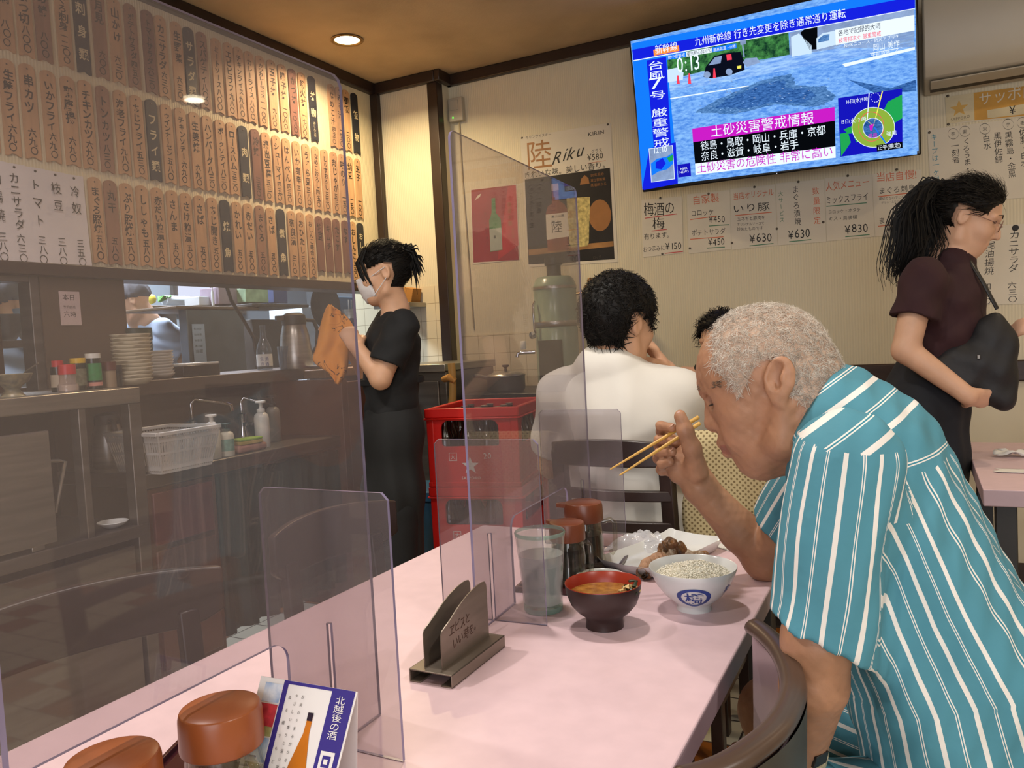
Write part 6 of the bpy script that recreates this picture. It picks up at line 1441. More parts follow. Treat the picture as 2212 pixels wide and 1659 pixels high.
# crockery hatch: shelf with bowls at the far left
b = MB(M_DKSTEEL); b.box((-3.25, .9, 1.235), (-2.86, 1.78, 1.262)); tag(b.build('hatch_shelf', bevel=.003), 'steel shelf in the crockery hatch at the far left', 'shelf')
first = None
for i, (px, n) in enumerate((((14, 700), 3), ((62, 700), 4))):
    p = Px(*px, -3.0)
    for k in range(n):
        if first is None:
            b = MB(mat('grey_bowl', '9AA4A8', .3)); b.lathe([(0, .004), (.022, 0), (.024, 0), (.045, .03), (.050, .055), (.048, .055), (.042, .032), (0, .008)], n=24); first = b.build('bowl', smooth=60); o = first
        else: o = first.copy(); COL.objects.link(o)
        o.location = (p.x, p.y, 1.2625+k*.022); tag(o, ('bowl in the left stack' if i == 0 else 'bowl in the right stack')+' on the far left hatch shelf', 'bowl', 'bowls in the left hatch stack' if i == 0 else 'bowls in the right hatch stack')
b = MB(M_KDARK); b.box((-4.35, .4, 0), (-4.30, 2.3, 1.9)); tag(b.build('tall_unit', bevel=.004), 'dark tall unit behind the crockery hatch', 'cabinet')
p = Px(297, 765, -2.86); t = thing('tea_canister', 'dark green canister in front of the cook, behind the plates', 'canister', (-2.80, Px(297, 760, -2.80).y, LZ))
b = MB(mat('dark_green_can', '263024', .4)); b.lathe([(0, 0), (.058, 0), (.058, .155), (0, .155)], n=28); b.build('can', t, smooth=45)
b = MB(mat('dark_green_lid', '2E3A2C', .4)); b.lathe([(.060, .156), (.060, .205), (0, .206)], n=28); b.build('lid', t, smooth=45)
# ------------------------------------------------------------------ beer crates, bin and the back counter
M_CRATE = mat('red_crate_plastic', 'CC1E18', .38, var=.08, scale=3, spec=.4)
M_BROWNB = mat('brown_bottle_glass', '1C100A', .12, spec=.7, var=.05)
ca_ = math.atan2(.072, .356); ux_, uy_ = Vector((math.cos(ca_), math.sin(ca_), 0)), Vector((-math.sin(ca_), math.cos(ca_), 0)); C0 = Vector((-1.708, 2.604, 0)); CW, CD, CH = .363, .445, .306
def wall_with_hole(b, o, u, L, n, hole):
    """crate side: outline with a round-cornered hand hole, bridged into one ring"""
    z0, z1 = .0, CH-.036; hx0, hx1, hz0, hz1 = hole; r = .03; th = .010
    inner = []
    for cx, cz, a0 in ((hx1-.012, hz0+.012, -90), (hx1-r, hz1-r, 0), (hx0+r, hz1-r, 90), (hx0+.012, hz0+.012, 180)):
        rr = .012 if cz < hz0+.02 else r
        for k in range(5): a = math.radians(a0+k*22.5); inner.append((cx+rr*math.cos(a), cz+rr*math.sin(a)))
    outer = []
    for (x, z) in inner:   # matching points on the outer outline
        cx, cz = (hx0+hx1)/2, (hz0+hz1)/2; dx, dz = x-cx, z-cz
        t = min((L-cx)/dx if dx > 1e-9 else (cx/-dx if dx < -1e-9 else 9e9), (z1-cz)/dz if dz > 1e-9 else ((cz-z0)/-dz if dz < -1e-9 else 9e9)); outer.append((cx+dx*t, cz+dz*t))
    m = len(inner)
    # put the four true corners in
    for (qx, qz) in ((0, z0), (L, z0), (L, z1), (0, z1)):
        j = min(range(m), key=lambda i: (outer[i][0]-qx)**2+(outer[i][1]-qz)**2); outer[j] = (qx, qz)
    P = lambda x, z, d: o+u*x+Vector((0, 0, z))+n*d
    vs = [P(x, z, 0) for x, z in inner]+[P(x, z, 0) for x, z in outer]+[P(x, z, -th) for x, z in inner]+[P(x, z, -th) for x, z in outer]
    fs = []
    for i in range(m): j = (i+1) % m; fs += [(i, m+i, m+j, j), (2*m+i, 2*m+j, 3*m+j, 3*m+i), (i, j, 2*m+j, 2*m+i)]
    b.add(vs, fs)
def crate(z, lab, nb):
    o = C0+Vector((0, 0, z)); t = thing('beer_crate', lab, 'crate', o, 0, 'stacked red beer crates')
    b = MB([M_CRATE]); h0, h1 = .158, .258
    wall_with_hole(b, o, ux_, CW, -uy_, (.055, CW-.075, h0, h1)); wall_with_hole(b, o+uy_*CD+ux_*CW, -ux_, CW, uy_, (.06, CW-.06, h0, h1))
    wall_with_hole(b, o+ux_*CW, uy_, CD, ux_, (.06, CD-.06, h0, h1)); wall_with_hole(b, o+uy_*CD, -uy_, CD, -ux_, (.06, CD-.06, h0, h1))
    b.build('walls', t, world=True, smooth=30)
    b = MB([M_CRATE]); cc = [o, o+ux_*CW, o+ux_*CW+uy_*CD, o+uy_*CD, o]
    for zz, hh, w in ((CH-.018, .036, .022), (CH-.040, .008, .030), (.010, .020, .018)):
        if zz < .05: b.build('rim', t, world=True, bevel=.004); b = MB([M_CRATE])
        for i in range(4):
            d = (cc[i+1]-cc[i]).normalized(); nrm = d.cross(Vector((0, 0, 1))); q0, q1 = cc[i]+Vector((0, 0, zz))-d*.006-nrm*(.008-w/4), cc[i+1]+Vector((0, 0, zz))+d*.006-nrm*(.008-w/4)
            b.beam(q0, q1, w, hh)
    b.build('base_band', t, world=True, bevel=.004)
    b = MB([M_CRATE])
    for i in range(4): b.obox(cc[i]+(ux_*(.012 if i in (0, 3) else -.012))+(uy_*(.012 if i < 2 else -.012))+Vector((0, 0, .14)), (.030, .030, .27), Matrix((ux_, uy_, Vector((0, 0, 1)))).transposed())
    b.add([cc[0]+Vector((0, 0, .004)), cc[1]+Vector((0, 0, .004)), cc[2]+Vector((0, 0, .004)), cc[3]+Vector((0, 0, .004))], [(0, 1, 2, 3)])
    b.build('posts', t, world=True, bevel=.004)
    # printing on the front
    b = MB([M_PLW]); f = lambda x, zz: o+ux_*x+Vector((0, 0, zz))-uy_*.0008
    st = f(.168, .083); q = [st+(ux_*math.sin(k*.6283)+Vector((0, 0, 1))*math.cos(k*.6283))*(.036 if k % 2 == 0 else .0145) for k in range(10)]
    b.add([st]+q, [(0, 1+k, 1+(k+1) % 10) for k in range(10)])
    text_h(b, 'SAPPORO', f(.130, .030), f(.208, .030), (0, 0, 1), 0, 1.0)
    text_h(b, '大', f(.088, .109), f(.110, .109), (0, 0, 1), 0, 1.0)
    for x0, z0, x1, z1 in ((.083, .102, .115, .104), (.083, .132, .115, .134), (.083, .102, .085, .134), (.113, .102, .115, .134)): b.add([f(x0, z0), f(x1, z0), f(x1, z1), f(x0, z1)], [(0, 1, 2, 3)])
    text_h(b, '20', f(.222, .110), f(.256, .110), (0, 0, 1), 0, 1.0)
    b.build('printing', t, world=True, smooth=0)
crate(.0, 'red beer crate at the bottom of the stack, on the floor', 4)
crate(.3065, 'red beer crate in the middle of the stack, just above the table edge', 8)
crate(.613, 'topmost red beer crate with a white star and the number 20', 20)
bt = None
for zc, rows in ((.0, 1), (.3065, 2), (.613, 5)):
    for r in range(rows):
        for c in range(4):
            if bt is None:
                b = MB([M_BROWNB, M_STEEL, mat('beer_label', 'B8A888', .5, var=.2, scale=40)]); b.lathe([(0, .002), (.034, 0), (.037, .006), (.037, .155), (.030, .19), (.0155, .225), (.0145, .272), (.0155, .274), (.0155, .283), (0, .284)], n=18, ms=[0]*7+[1, 1]); bt = b.build('beer_bottle', smooth=45); o = bt
            else: o = bt.copy(); COL.objects.link(o)
            o.location = C0+ux_*(.052+.0865*c)+uy_*(.055+.0835*r)+Vector((0, 0, zc+.006))
            lev = {.0: 'bottom', .3065: 'middle', .613: 'topmost'}[zc]
            tag(o, f'brown beer bottle standing in the {lev} red crate', 'bottle', f'bottles in the {lev} crate')
p = Py(899, 1064, 2.78)
t = thing('waste_bin', 'dark teal blue plastic bin on the floor left of the red crates', 'bin', (p.x-.005, p.y+.09, 0))
M_BIN = mat('teal_bin', '1C5474', .45, var=.05)
b = MB(M_BIN); prof = []
for (hx, hy, z) in ((.075, .09, .003), (.11, .125, p.z-.03)): prof.append([(-hx, -hy, z), (hx, -hy, z), (hx, hy, z), (-hx, hy, z)])
b.add(prof[0]+prof[1], [(3, 2, 1, 0), (0, 1, 5, 4), (1, 2, 6, 5), (2, 3, 7, 6), (3, 0, 4, 7), (4, 5, 6, 7)]); b.build('body', t, bevel=.008)
b = MB(M_BIN); b.frustum((-.115, -.13, p.z-.03), (.115, .13, p.z+.012), tx=.004, ty=.004); b.build('lid', t, bevel=.005)
# dark counter along the back wall with pot and boiler
t = thing('back_counter', 'dark counter along the tiled back wall behind the crates', 'counter', (-1.85, 3.7, 0))
b = MB(mat('dark_counter_top', '2A2A2C', .35, metal=.3)); b.box((-2.02, 3.42, .87), (-1.36, 3.992, .912)); b.build('worktop', t, world=True, bevel=.004)
b = MB(M_KDARK); b.box((-2.015, 3.46, 0), (-1.38, 3.97, .87)); b.build('carcass', t, world=True)
M_ALU = mat('aluminium', 'B4B2AA', .3, metal=.85, var=.08)
p = Py(1095, 850, 3.58); t = thing('cooking_pot', 'aluminium cooking pot with a lid and black handle on the back counter', 'pot', (p.x, 3.58, .9125))
b = MB(M_ALU); b.lathe([(0, .0), (.085, 0), (.096, .012), (.096, .075), (.099, .078), (.095, .079), (0, .079)], n=36); b.build('pot', t, smooth=45)
b = MB(M_ALU); b.lathe([(.099, .0795), (.098, .084), (.06, .098), (.02, .103), (0, .104)], n=36); b.build('lid', t, smooth=60)
b = MB(M_BLACK); b.lathe([(0, .104), (.008, .104), (.006, .118), (.018, .126), (.016, .134), (0, .135)], n=16); b.tube([(-.09, -.02, .07), (-.13, -.03, .082), (-.165, -.04, .084)], .011, 8); b.build('handles', t, smooth=60)
M_GRNE = mat('pale_green_enamel', '8CA08C', .25, var=.06, spec=.6)
p = Py(1190, 700, 3.72); t = thing('water_boiler', 'pale green enamel water boiler with a dark pipe, behind the acrylic panel', 'boiler', (p.x-.005, 3.80, .9125))
t.scale = (.92, .92, .95)
b = MB([M_GRNE, M_STEEL]); b.lathe([(0, .33), (.118, .33), (.122, .335), (.122, .36), (.120, .362), (.120, .53), (.123, .532), (.123, .548), (.116, .56), (.107, .585), (.09, .60), (0, .606)], n=40, ms=[0, 1, 1, 0, 0, 0, 1, 0, 0, 0, 0]); b.build('tank', t, smooth=45)
b = MB([M_GRNE, M_KDARK]); b.lathe([(0, .0), (.118, .0), (.120, .32), (.112, .33), (0, .33)], n=36); b.box((-.06, -.128, .05), (.08, -.112, .26), 1); b.build('base', t, smooth=45, bevel=.002)
b = MB(M_BLACK); b.lathe([(.045, .600), (.040, .612), (.040, .66), (.05, .665), (.05, .70), (0, .70)], n=24); b.obox((.05, 0, .685), (.14, .08, .03)); b.build('flue', t, smooth=45)
b = MB(M_CHROME); b.tube([(-.108, -.07, .20), (-.16, -.095, .20), (-.195, -.11, .198), (-.20, -.112, .175)], [.012, .011, .011, .012], 10); b.build('tap', t, smooth=80)
b = MB(M_PLW); b.lathe([(.014, .215), (.017, .22), (.017, .258), (.013, .262), (0, .262)], (-.165, -.098, 0), 14); b.build('tap_handle', t, smooth=45)
b = MB(M_CHROME); b.tube([(-.075, -.115, .30), (-.078, -.125, .32), (-.080, -.125, .45), (-.076, -.112, .47)], .007, 8); b.lathe([(0, 0), (.02, 0), (.02, .012), (0, .014)], (-.105, -.09, .29), 16, R=Matrix(((1, 0, 0), (0, 0, -1), (0, 1, 0)))); b.build('gauge_tube', t, smooth=60)
M_BRASS = mat('brass', '9A7A5A', .3, metal=.8, var=.1)
p = Py(1275, 625, 3.96); t = thing('gas_valve', 'brass valve and pipe on the back wall left of the dark haired man', 'valve', (p.x, 3.96, p.z))
b = MB(M_BRASS); b.lathe([(.014, -.03), (.022, -.025), (.02, .0), (.03, .008), (.03, .02), (.012, .03), (.016, .045), (.010, .06), (0, .06)], n=18); b.tube([(-.12, .01, -.02), (0, 0, -.01), (.04, 0, -.012)], .009, 8); b.tube([(0, 0, 0), (0, .04, 0)], .012, 8); b.build('valve_body', t, smooth=45)
# steel cabinet, bamboo and box by the recess
t = thing('steel_cabinet', 'steel work cabinet against the tiled recess behind the waitress', 'cabinet', (-2.6, 3.55, 0))
b = MB(M_STEEL); b.box((-2.90, 3.28, 1.035), (-2.03, 3.80, 1.072)); b.build('worktop', t, world=True, bevel=.004)
b = MB(M_DKSTEEL); b.box((-2.89, 3.30, .02), (-2.04, 3.79, 1.035)); b.build('carcass', t, world=True, bevel=.003)
b = MB(M_DKSTEEL); b.box((-2.86, 3.288, .08), (-2.08, 3.30, .99)); b.build('door', t, world=True, bevel=.003)
p0 = Py(975, 820, 3.24)
t = thing('bamboo_pole', 'yellow bamboo pole tied with brown tape beside the steel cabinet', 'pole', (p0.x, 3.24, 0))
M_BAM = mat('bamboo', 'B08A4C', .45, var=.15, scale=8)
b = MB(M_BAM); pts, rs = [], []
for k in range(16): z = 1.075*k/15; pts.append((p0.x+.008*math.sin(k), 3.24, z)); rs.append(.018 if k % 4 else .021)
b.tube(pts, rs, 14); b.build('pole', t, world=True, smooth=80)
b = MB(mat('brown_tape', 'A87838', .5, var=.1)); b.tube([(p0.x-.035, 3.235, 1.0), (p0.x, 3.225, 1.01), (p0.x+.025, 3.235, .99)], [.022, .027, .018], 10, flat=.7); b.build('tape', t, world=True, smooth=60)
p = Py(890, 637, 3.80); b = MB(mat('kraft_box', 'B07A3A', .7, var=.08)); b.obox((p.x-.02, 3.82, p.z), (.075, .09, .085), Matrix.Rotation(.2, 3, 'Y')); tag(b.build('paper_box', bevel=.003), 'small brown kraft box by the tiles over the waitress\'s shoulder', 'box')
b = MB(M_STEEL); b.box((-2.74, 3.70, p.z-.07), (-2.50, 3.872, p.z-.045)); tag(b.build('wall_shelf', bevel=.002), 'narrow steel shelf under the kraft box', 'shelf')
# ------------------------------------------------------------------ chairs
M_CHAIR = mat('dark_chair_wood', '2E201C', .35, var=.15, scale=6, spec=.5)
M_SEATV = mat('dark_seat_vinyl', '2A2226', .45, var=.08)
def slat_chair(lab, loc, rz, w=.40, slats=3, hgt=.885):
    """wooden chair facing local +y, backrest at local y=-d/2"""
    t = thing('dining_chair', lab, 'chair', loc, rz); d = .40
    b = MB(M_SEATV); b.box((-w/2, -d/2, .425), (w/2, d/2, .46)); b.build('seat', t, bevel=.012)
    for s in (-1, 1):
        b = MB(M_CHAIR); b.beam((s*(w/2-.018), d/2-.02, 0), (s*(w/2-.018), d/2-.02, .425), .034, .034, (0, 1, 0)); b.build('leg', t, bevel=.003)
        b = MB(M_CHAIR); x = s*(w/2-.016)
        b.beam((x, -d/2+.03, 0), (x, -d/2+.01, .44), .032, .036, (0, 1, 0)); b.beam((x, -d/2+.01, .44), (x, -d/2-.035, hgt-.02), .032, .034, (0, 1, 0)); b.build('back_post', t, bevel=.003)
    for i in range(slats):
        h = .055 if i == 0 else .026; z = hgt-.028 if i == 0 else hgt-.03-.078*i-.02
        n = 9; b = MB(M_CHAIR); vs = []
        yb = lambda z: -d/2+.01-.045*(z-.44)/(hgt-.46)
        for k in range(n+1):
            u = k/n*2-1; x = u*(w/2-.002); y = yb(z)-.028*(1-u*u)+.004; rise = .012*(1-u*u) if i == 0 else .0
            for (dy, dz) in ((0, -h/2), (0, h/2+rise), (-.02, h/2+rise), (-.02, -h/2)): vs.append((x, y+dy, z+dz))
        fs = [(4*k+j, 4*k+(j+1) % 4, 4*k+4+(j+1) % 4, 4*k+4+j) for k in range(n) for j in range(4)]+[(3, 2, 1, 0), (4*n, 4*n+1, 4*n+2, 4*n+3)]
        b.add(vs, fs); b.f = [f[::-1] for f in b.f]; b.build('top_rail' if i == 0 else 'slat', t, bevel=.003)
    for s in (-1, 1):
        b = MB(M_CHAIR); b.beam((s*(w/2-.018), -d/2+.02, .2), (s*(w/2-.018), d/2-.02, .2), .02, .024); b.build('stretcher', t, bevel=.002)
    return t
slat_chair('dark slatted wooden chair under the man in the white shirt', (-.672, 2.09, 0), -.05, .315, 4, .905)
# low-back chairs along the left side of the table
def rail_chair(lab, A, B, zt):
    A, B = Vector((*A, 0)), Vector((*B, 0)); u = (B-A).normalized(); f = Vector((u.y, -u.x, 0)); w = (B-A).length; rz = math.atan2(-u.x, u.y)-math.pi/2
    c = (A+B)/2; t = thing('dining_chair', lab, 'chair', c, 0)
    P = lambda x, y, z: u*x+f*y+Vector((0, 0, z))
    b = MB(M_CHAIR); n = 14; vs = []
    for k in range(n+1):
        q = k/n*2-1; x = q*w/2; y = -.05*(1-q*q); rise = .014*(1-q*q); h = .105*(1-.25*max(0, abs(q)-.8)*5)
        for (dy, z) in ((0, zt-h+rise*.3), (0, zt+rise), (-.022, zt+rise), (-.022, zt-h+rise*.3)): vs.append(P(x, y+dy, z))
    b.add(vs, [(4*k+j, 4*k+(j+1) % 4, 4*k+4+(j+1) % 4, 4*k+4+j) for k in range(n) for j in range(4)]+[(3, 2, 1, 0), (4*n, 4*n+1, 4*n+2, 4*n+3)])
    b.build('back_rail', t, bevel=.005, seg=3)
    for s in (-1, 1):
        b = MB(M_CHAIR); b.beam(P(s*(w/2-.06), -.03, zt-.07), P(s*(w/2-.05), .02, 0), .036, .026, f); b.build('back_post', t, bevel=.003)
        b = MB(M_CHAIR); b.beam(P(s*(w/2-.04), .37, .43), P(s*(w/2-.04), .38, 0), .034, .034, f); b.build('leg', t, bevel=.003)
    b = MB(M_SEATV); vs = [P(x, y, z) for z in (.43, .47) for x, y in ((-w/2+.01, .01), (w/2-.01, .01), (w/2-.02, .40), (-w/2+.02, .40))]
    b.add(vs, [(0, 3, 2, 1), (4, 5, 6, 7), (0, 1, 5, 4), (1, 2, 6, 5), (2, 3, 7, 6), (3, 0, 4, 7)]); b.build('seat', t, bevel=.012)
    return t
rail_chair('dark wooden chair with a broad back rail, left of the table nearest the camera', (-1.285, .60), (-1.15, 1.045), .782)
rail_chair('dark wooden chair with a rounded back rail, second along the left of the table', (-1.17, 1.20), (-1.14, 1.585), .795)
# horseshoe chair at the right of the table
t = thing('tub_chair', 'brown horseshoe backed chair tucked in at the right of the table', 'chair', (-.24, .86, 0))
M_RIM = mat('bronze_wood', '4E3C32', .32, var=.12, scale=8, spec=.6); M_VINYL = mat('vinyl_lilac_reflection', '9A848C', .28, var=.06); M_OLIVE = mat('olive_vinyl', '3A352C', .45)  # inner vinyl's lilac is the table's reflection put into its colour
zt = .775
arc = [(-.206, 1.072), (-.180, 1.035), (-.155, .985), (-.135, .92), (-.127, .86), (-.133, .79), (-.155, .725), (-.178, .688), (-.200, .668)]
def spl(pts, n):
    out = []
    for i in range(n+1):
        t_ = i/n*(len(pts)-1); k = min(int(t_), len(pts)-2); f = t_-k
        p0, p1, p2, p3 = (Vector(pts[max(0, min(len(pts)-1, k+d))]) for d in (-1, 0, 1, 2))
        out.append(.5*((2*p1)+(p2-p0)*f+(2*p0-5*p1+4*p2-p3)*f*f+(3*p1-p0-3*p2+p3)*f**3))
    return out
A_ = spl(arc, 36)
b = MB(M_RIM); b.tube([(p.x, p.y, zt-.002*abs(i-18)/18) for i, p in enumerate(A_)], [.008]+[.0145]*35+[.008], 12, flat=.75); b.build('rim', t, world=True, smooth=80)
b = MB([M_VINYL, M_OLIVE]); vs = []; n = len(A_); ctr = Vector((-.30, .86))
for p in A_:
    for k, (z, off) in enumerate(((zt-.008, 0), (zt-.12, -.004), (zt-.24, -.012), (.47, -.02))): d = (p-ctr).normalized(); q = p+d*off; vs += [(q.x, q.y, z), ((q+d*.014).x, (q+d*.014).y, z)]
fs, mm = [], []
for i in range(n-1):
    for k in range(3):
        a = i*8+k*2; fs.append((a, a+2, a+10, a+8)); mm.append(0); fs.append((a+1, a+9, a+11, a+3)); mm.append(1)
b.v = vs; b.f = fs; b.mi = mm; b.build('backrest', t, world=True, smooth=60)
b = MB(M_OLIVE); b.lathe([(0, .43), (.19, .43), (.205, .445), (.2, .475), (0, .482)], (-.31, .86, 0), 32); b.build('seat', t, world=True, smooth=50)
for sx, sy in ((-.13, -.13), (.12, -.13), (-.13, .13), (.12, .13)):
    b = MB(M_RIM); b.tube([(-.31+sx, .86+sy, .44), (-.31+sx*1.15, .86+sy*1.15, 0)], [.018, .013], 10); b.build('leg', t, world=True, smooth=60)
slat_chair('dark wooden chair the old man sits on', (.10, 1.20, 0), math.pi/2, .42, 3, .80)
# dotted cloth over a chair back, beyond the old man's chin
slat_chair('dark chair covered by the dotted beige cloth', (-.30, 2.20, 0), .0, .40, 3, .86)
m, nt, bs = newmat('dotted_beige_cloth'); N, L = nt.nodes.new, nt.links.new
tc = N('ShaderNodeTexCoord'); sx = N('ShaderNodeSeparateXYZ'); L(tc.outputs['Object'], sx.inputs[0]); ds = []
for off in (0, .5):
    q = []
    for ax, per in ((0, .0135), (2, .0135)):
        a = N('ShaderNodeMath'); a.operation = 'MULTIPLY_ADD'; a.inputs[1].default_value = 1/per; a.inputs[2].default_value = off; L(sx.outputs[ax], a.inputs[0])
        f = N('ShaderNodeMath'); f.operation = 'FRACT'; L(a.outputs[0], f.inputs[0]); s_ = N('ShaderNodeMath'); s_.operation = 'SUBTRACT'; s_.inputs[1].default_value = .5; L(f.outputs[0], s_.inputs[0]); q.append(s_)
    c = N('ShaderNodeCombineXYZ'); L(q[0].outputs[0], c.inputs[0]); L(q[1].outputs[0], c.inputs[1]); ln = N('ShaderNodeVectorMath'); ln.operation = 'LENGTH'; L(c.outputs[0], ln.inputs[0]); ds.append(ln)
mn = N('ShaderNodeMath'); mn.operation = 'MINIMUM'; L(ds[0].outputs['Value'], mn.inputs[0]); L(ds[1].outputs['Value'], mn.inputs[1])
lt = N('ShaderNodeMath'); lt.operation = 'LESS_THAN'; lt.inputs[1].default_value = .2; L(mn.outputs[0], lt.inputs[0])
mx = N('ShaderNodeMix'); mx.data_type = 'RGBA'; mx.inputs['A'].default_value = (*lin('C4B48A'), 1); mx.inputs['B'].default_value = (*lin('7E6C4A'), 1); L(lt.outputs[0], mx.inputs['Factor']); L(mx.outputs['Result'], bs.inputs['Base Color']); bs.inputs['Roughness'].default_value = .85
b = MB(m); vs = []; nx, nz2 = 36, 30
for i in range(nx+1):
    for j in range(nz2+1):
        u, v = i/nx, j/nz2; x = -.505+.40*u; s_ = v*.86
        wv = .010*math.sin(u*16+1)*min(1, v*2)
        if s_ < .42: y, z = 1.888-.008-wv+.01*v, .50+s_
        elif s_ < .455: a = (s_-.42)/.035*math.pi; y, z = 1.918-.036*math.cos(a), .92+.014*math.sin(a)
        else: y, z = 1.953+wv*.5, .92-(s_-.455)
        vs.append((x+.012*math.sin(v*18)*(1-u), y, z))
b.add(vs, [(i*(nz2+1)+j, (i+1)*(nz2+1)+j, (i+1)*(nz2+1)+j+1, i*(nz2+1)+j+1) for i in range(nx) for j in range(nz2)])
o = b.build('dotted_cloth', smooth=180); md = o.modifiers.new('solid', 'SOLIDIFY'); md.thickness = .003; tag(o, 'beige cloth with brown dots draped over a chair back behind the old man', 'cloth')
# table at the right with paper scraps
table('side_table', 'pink table at the right edge, beside the standing woman', .145, .90, 2.42, 3.335, [(.20, 2.48), (.84, 2.48), (.20, 3.27), (.84, 3.27)], .045)
for (px, lab) in (((2190, 985), 'crumpled white paper napkin on the pink side table'), ((2196, 1018), 'flat white paper scrap at the front of the side table')):
    p = Pz(*px, TZ+.002); b = MB(M_PAPER); n = 8; vs = []
    fl = 'flat' in lab
    for i in range(n+1):
        for j in range(n+1): u, v = i/n-.5, j/n-.5; vs.append((p.x+u*.10+.01*math.sin(7*v), p.y+v*.06, p.z+(.001 if fl else .012+.010*math.sin(9*u+3*v)*math.cos(8*v))))
    b.add(vs, [(i*(n+1)+j, (i+1)*(n+1)+j, (i+1)*(n+1)+j+1, i*(n+1)+j+1) for i in range(n) for j in range(n)])
    o = b.build('paper_napkin', smooth=40); md = o.modifiers.new('solid', 'SOLIDIFY'); md.thickness = .001; md.offset = 1; tag(o, lab, 'napkin')
# ------------------------------------------------------------------ the other people
def frame3(fwd, up):
    f = A3(fwd)/np.linalg.norm(fwd); u = A3(up); u = u-f*(u@f); u /= np.linalg.norm(u); l = np.cross(u, f); return f, l, u   # forward, left, up
def head_sdf(fd, c, fwd, up, s=1.0, soft=1.0):
    f, l, u = frame3(fwd, up); R = np.column_stack([f, l, u]); c = A3(c); P = lambda a, b, d: c+(f*a+l*b+u*d)*s
    fd.ell(P(-.012, 0, .022), A3((.096, .076, .093))*s, 0, R).ell(P(.030, 0, -.042), A3((.055, .056, .080))*s, .03, R)
    fd.ell(P(.052, 0, -.088), A3((.030, .030, .028))*s, .03, R)
    for k in (-1, 1):
        fd.chain([P(.055, k*.018, -.105), P(.0, k*.050, -.080), P(-.015, k*.060, -.02)], [.014*s, .016*s, .012*s], .025)
        fd.ell(P(.058, k*.036, -.036), .020*s, .03).ell(P(.083, k*.032, .0), A3((.012, .016, .010))*s, .012, R, sub=True)
        fd.ell(P(.064, k*.031, -.001), A3((.0125, .015, .0115))*s, .004, R)
        fd.cap(P(.078, k*.018, -.004), P(.070, k*.044, -.003), .0018*s, .0014*s, .003, sub=True)
        fd.ell(P(.088, k*.012, -.044), A3((.010, .007, .008))*s, .006, R)
        e = P(-.014, k*.080, -.012); fd.ell(e, A3((.018, .008, .030))*s, .006, R).ell(e+f*.004*s+l*k*.006*s, A3((.010, .006, .018))*s, .003, R, sub=True)
        fd.cap(P(.082, k*.010, .018), P(.070, k*.048, .016), .009*s, .007*s, .012)
    fd.chain([P(.084, 0, .002), P(.096, 0, -.022), P(.103, 0, -.038)], [.007*s, .0085*s, .0105*s], .008)
    fd.cap(P(.085, -.016, -.066), P(.085, .016, -.066), .0058*s, None, .005).cap(P(.083, -.014, -.078), P(.083, .014, -.078), .0062*s, None, .005)
    fd.cap(P(.090, -.018, -.072), P(.090, .018, -.072), .0016*s, None, .003, sub=True)
    fd.cap(P(-.02, 0, -.07), P(-.035, 0, -.15), .052*s*soft, .055*s*soft, .025)
    return P, f, l, u
def local(V, c, fwd, up, s=1.0):
    f, l, u = frame3(fwd, up); q = (V-A3(c))/s; return q@f, q@l, q@u
def hand_sdf(fd, wr, d, palm, s=1.0, curl=.5, side=1):
    """relaxed or gripping hand: d = direction of the fingers, palm = direction the palm faces; side=+1 thumb to palm x d"""
    d = A3(d)/np.linalg.norm(d); n = A3(palm); n = n-d*(n@d); n /= np.linalg.norm(n); x = np.cross(n, d)*side
    W = lambda a, b, c: A3(wr)+(d*a+x*b+n*c)*s
    fd.cap(W(-.01, 0, 0), W(.03, 0, 0), .024*s, .028*s, .01, flat=(n, .62)).cap(W(.03, 0, 0), W(.072, 0, .002), .034*s, .037*s, .01, flat=(n, .42))
    for i, (b, L) in enumerate(((.028, .060), (.0095, .068), (-.009, .062), (-.027, .048))):
        a1, a2, a3 = curl*.5, curl*1.3, curl*2.1; p = [W(.070, b, 0)]
        for L_, a in ((L*.45, a1), (L*.32, a2), (L*.25, a3)): p.append(p[-1]+(d*math.cos(a)+n*math.sin(a))*L_*s)
        fd.chain(p, [.0098*s, .0092*s, .0085*s, .0075*s], .003)
    fd.chain([W(.018, .026, .004), W(.045, .046, .014+.02*curl), W(.072, .048-.02*curl, .022+.03*curl), W(.092, .042-.03*curl, .022+.035*curl)], [.014*s, .0125*s, .0105*s, .0085*s], .006)
def legs(fd, hips, knees, ankles, toe, k=1.0):
    for h, kn, an in zip(hips, knees, ankles):
        fd.chain([h, kn, an], [.082*k, .054*k, .035*k], .02); fd.chain([an, A3(an)+A3((0, 0, -.05)), A3(an)+A3(toe)*.15+A3((0, 0, -.065))], [.036, .038, .026], .02)
def ax3(lo, hi, h): return [axis(lo[i], (hi[i], h)) for i in range(3)]

# ---- man in the white T-shirt (seen from behind)
hc = py(1340, 692, 2.06); fw = (.46, .88, -.10)
man2 = thing('person', 'dark haired man in a white T-shirt seated with his back turned', 'person', (-.70, 2.06, 0))
fd = Field(*ax3((-1.10, 1.80, 0), (-.30, 2.80, 1.36), .0058))
P2, f2, l2, u2 = head_sdf(fd, hc, fw, (0.02, -.06, 1), 1.0, .98)
nb_ = py(1330, 800, 2.06); s1, s2 = py(1212, 852, 2.05), py(1468, 852, 2.08)
fd.chain([nb_, (-.715, 2.075, .95), (-.70, 2.09, .62)], [.05, .095, .10], .03, flat=((1, 0, 0), 1.25))
fd.cap(s1+A3((.03, .01, -.01)), s2+A3((-.03, .01, -.01)), .04, .04, .03)
e1, w1 = A3((-.965, 2.12, .80)), A3((-.84, 2.36, .75)); e2, w2 = py(1515, 925, 2.20), py(1440, 800, 2.30)
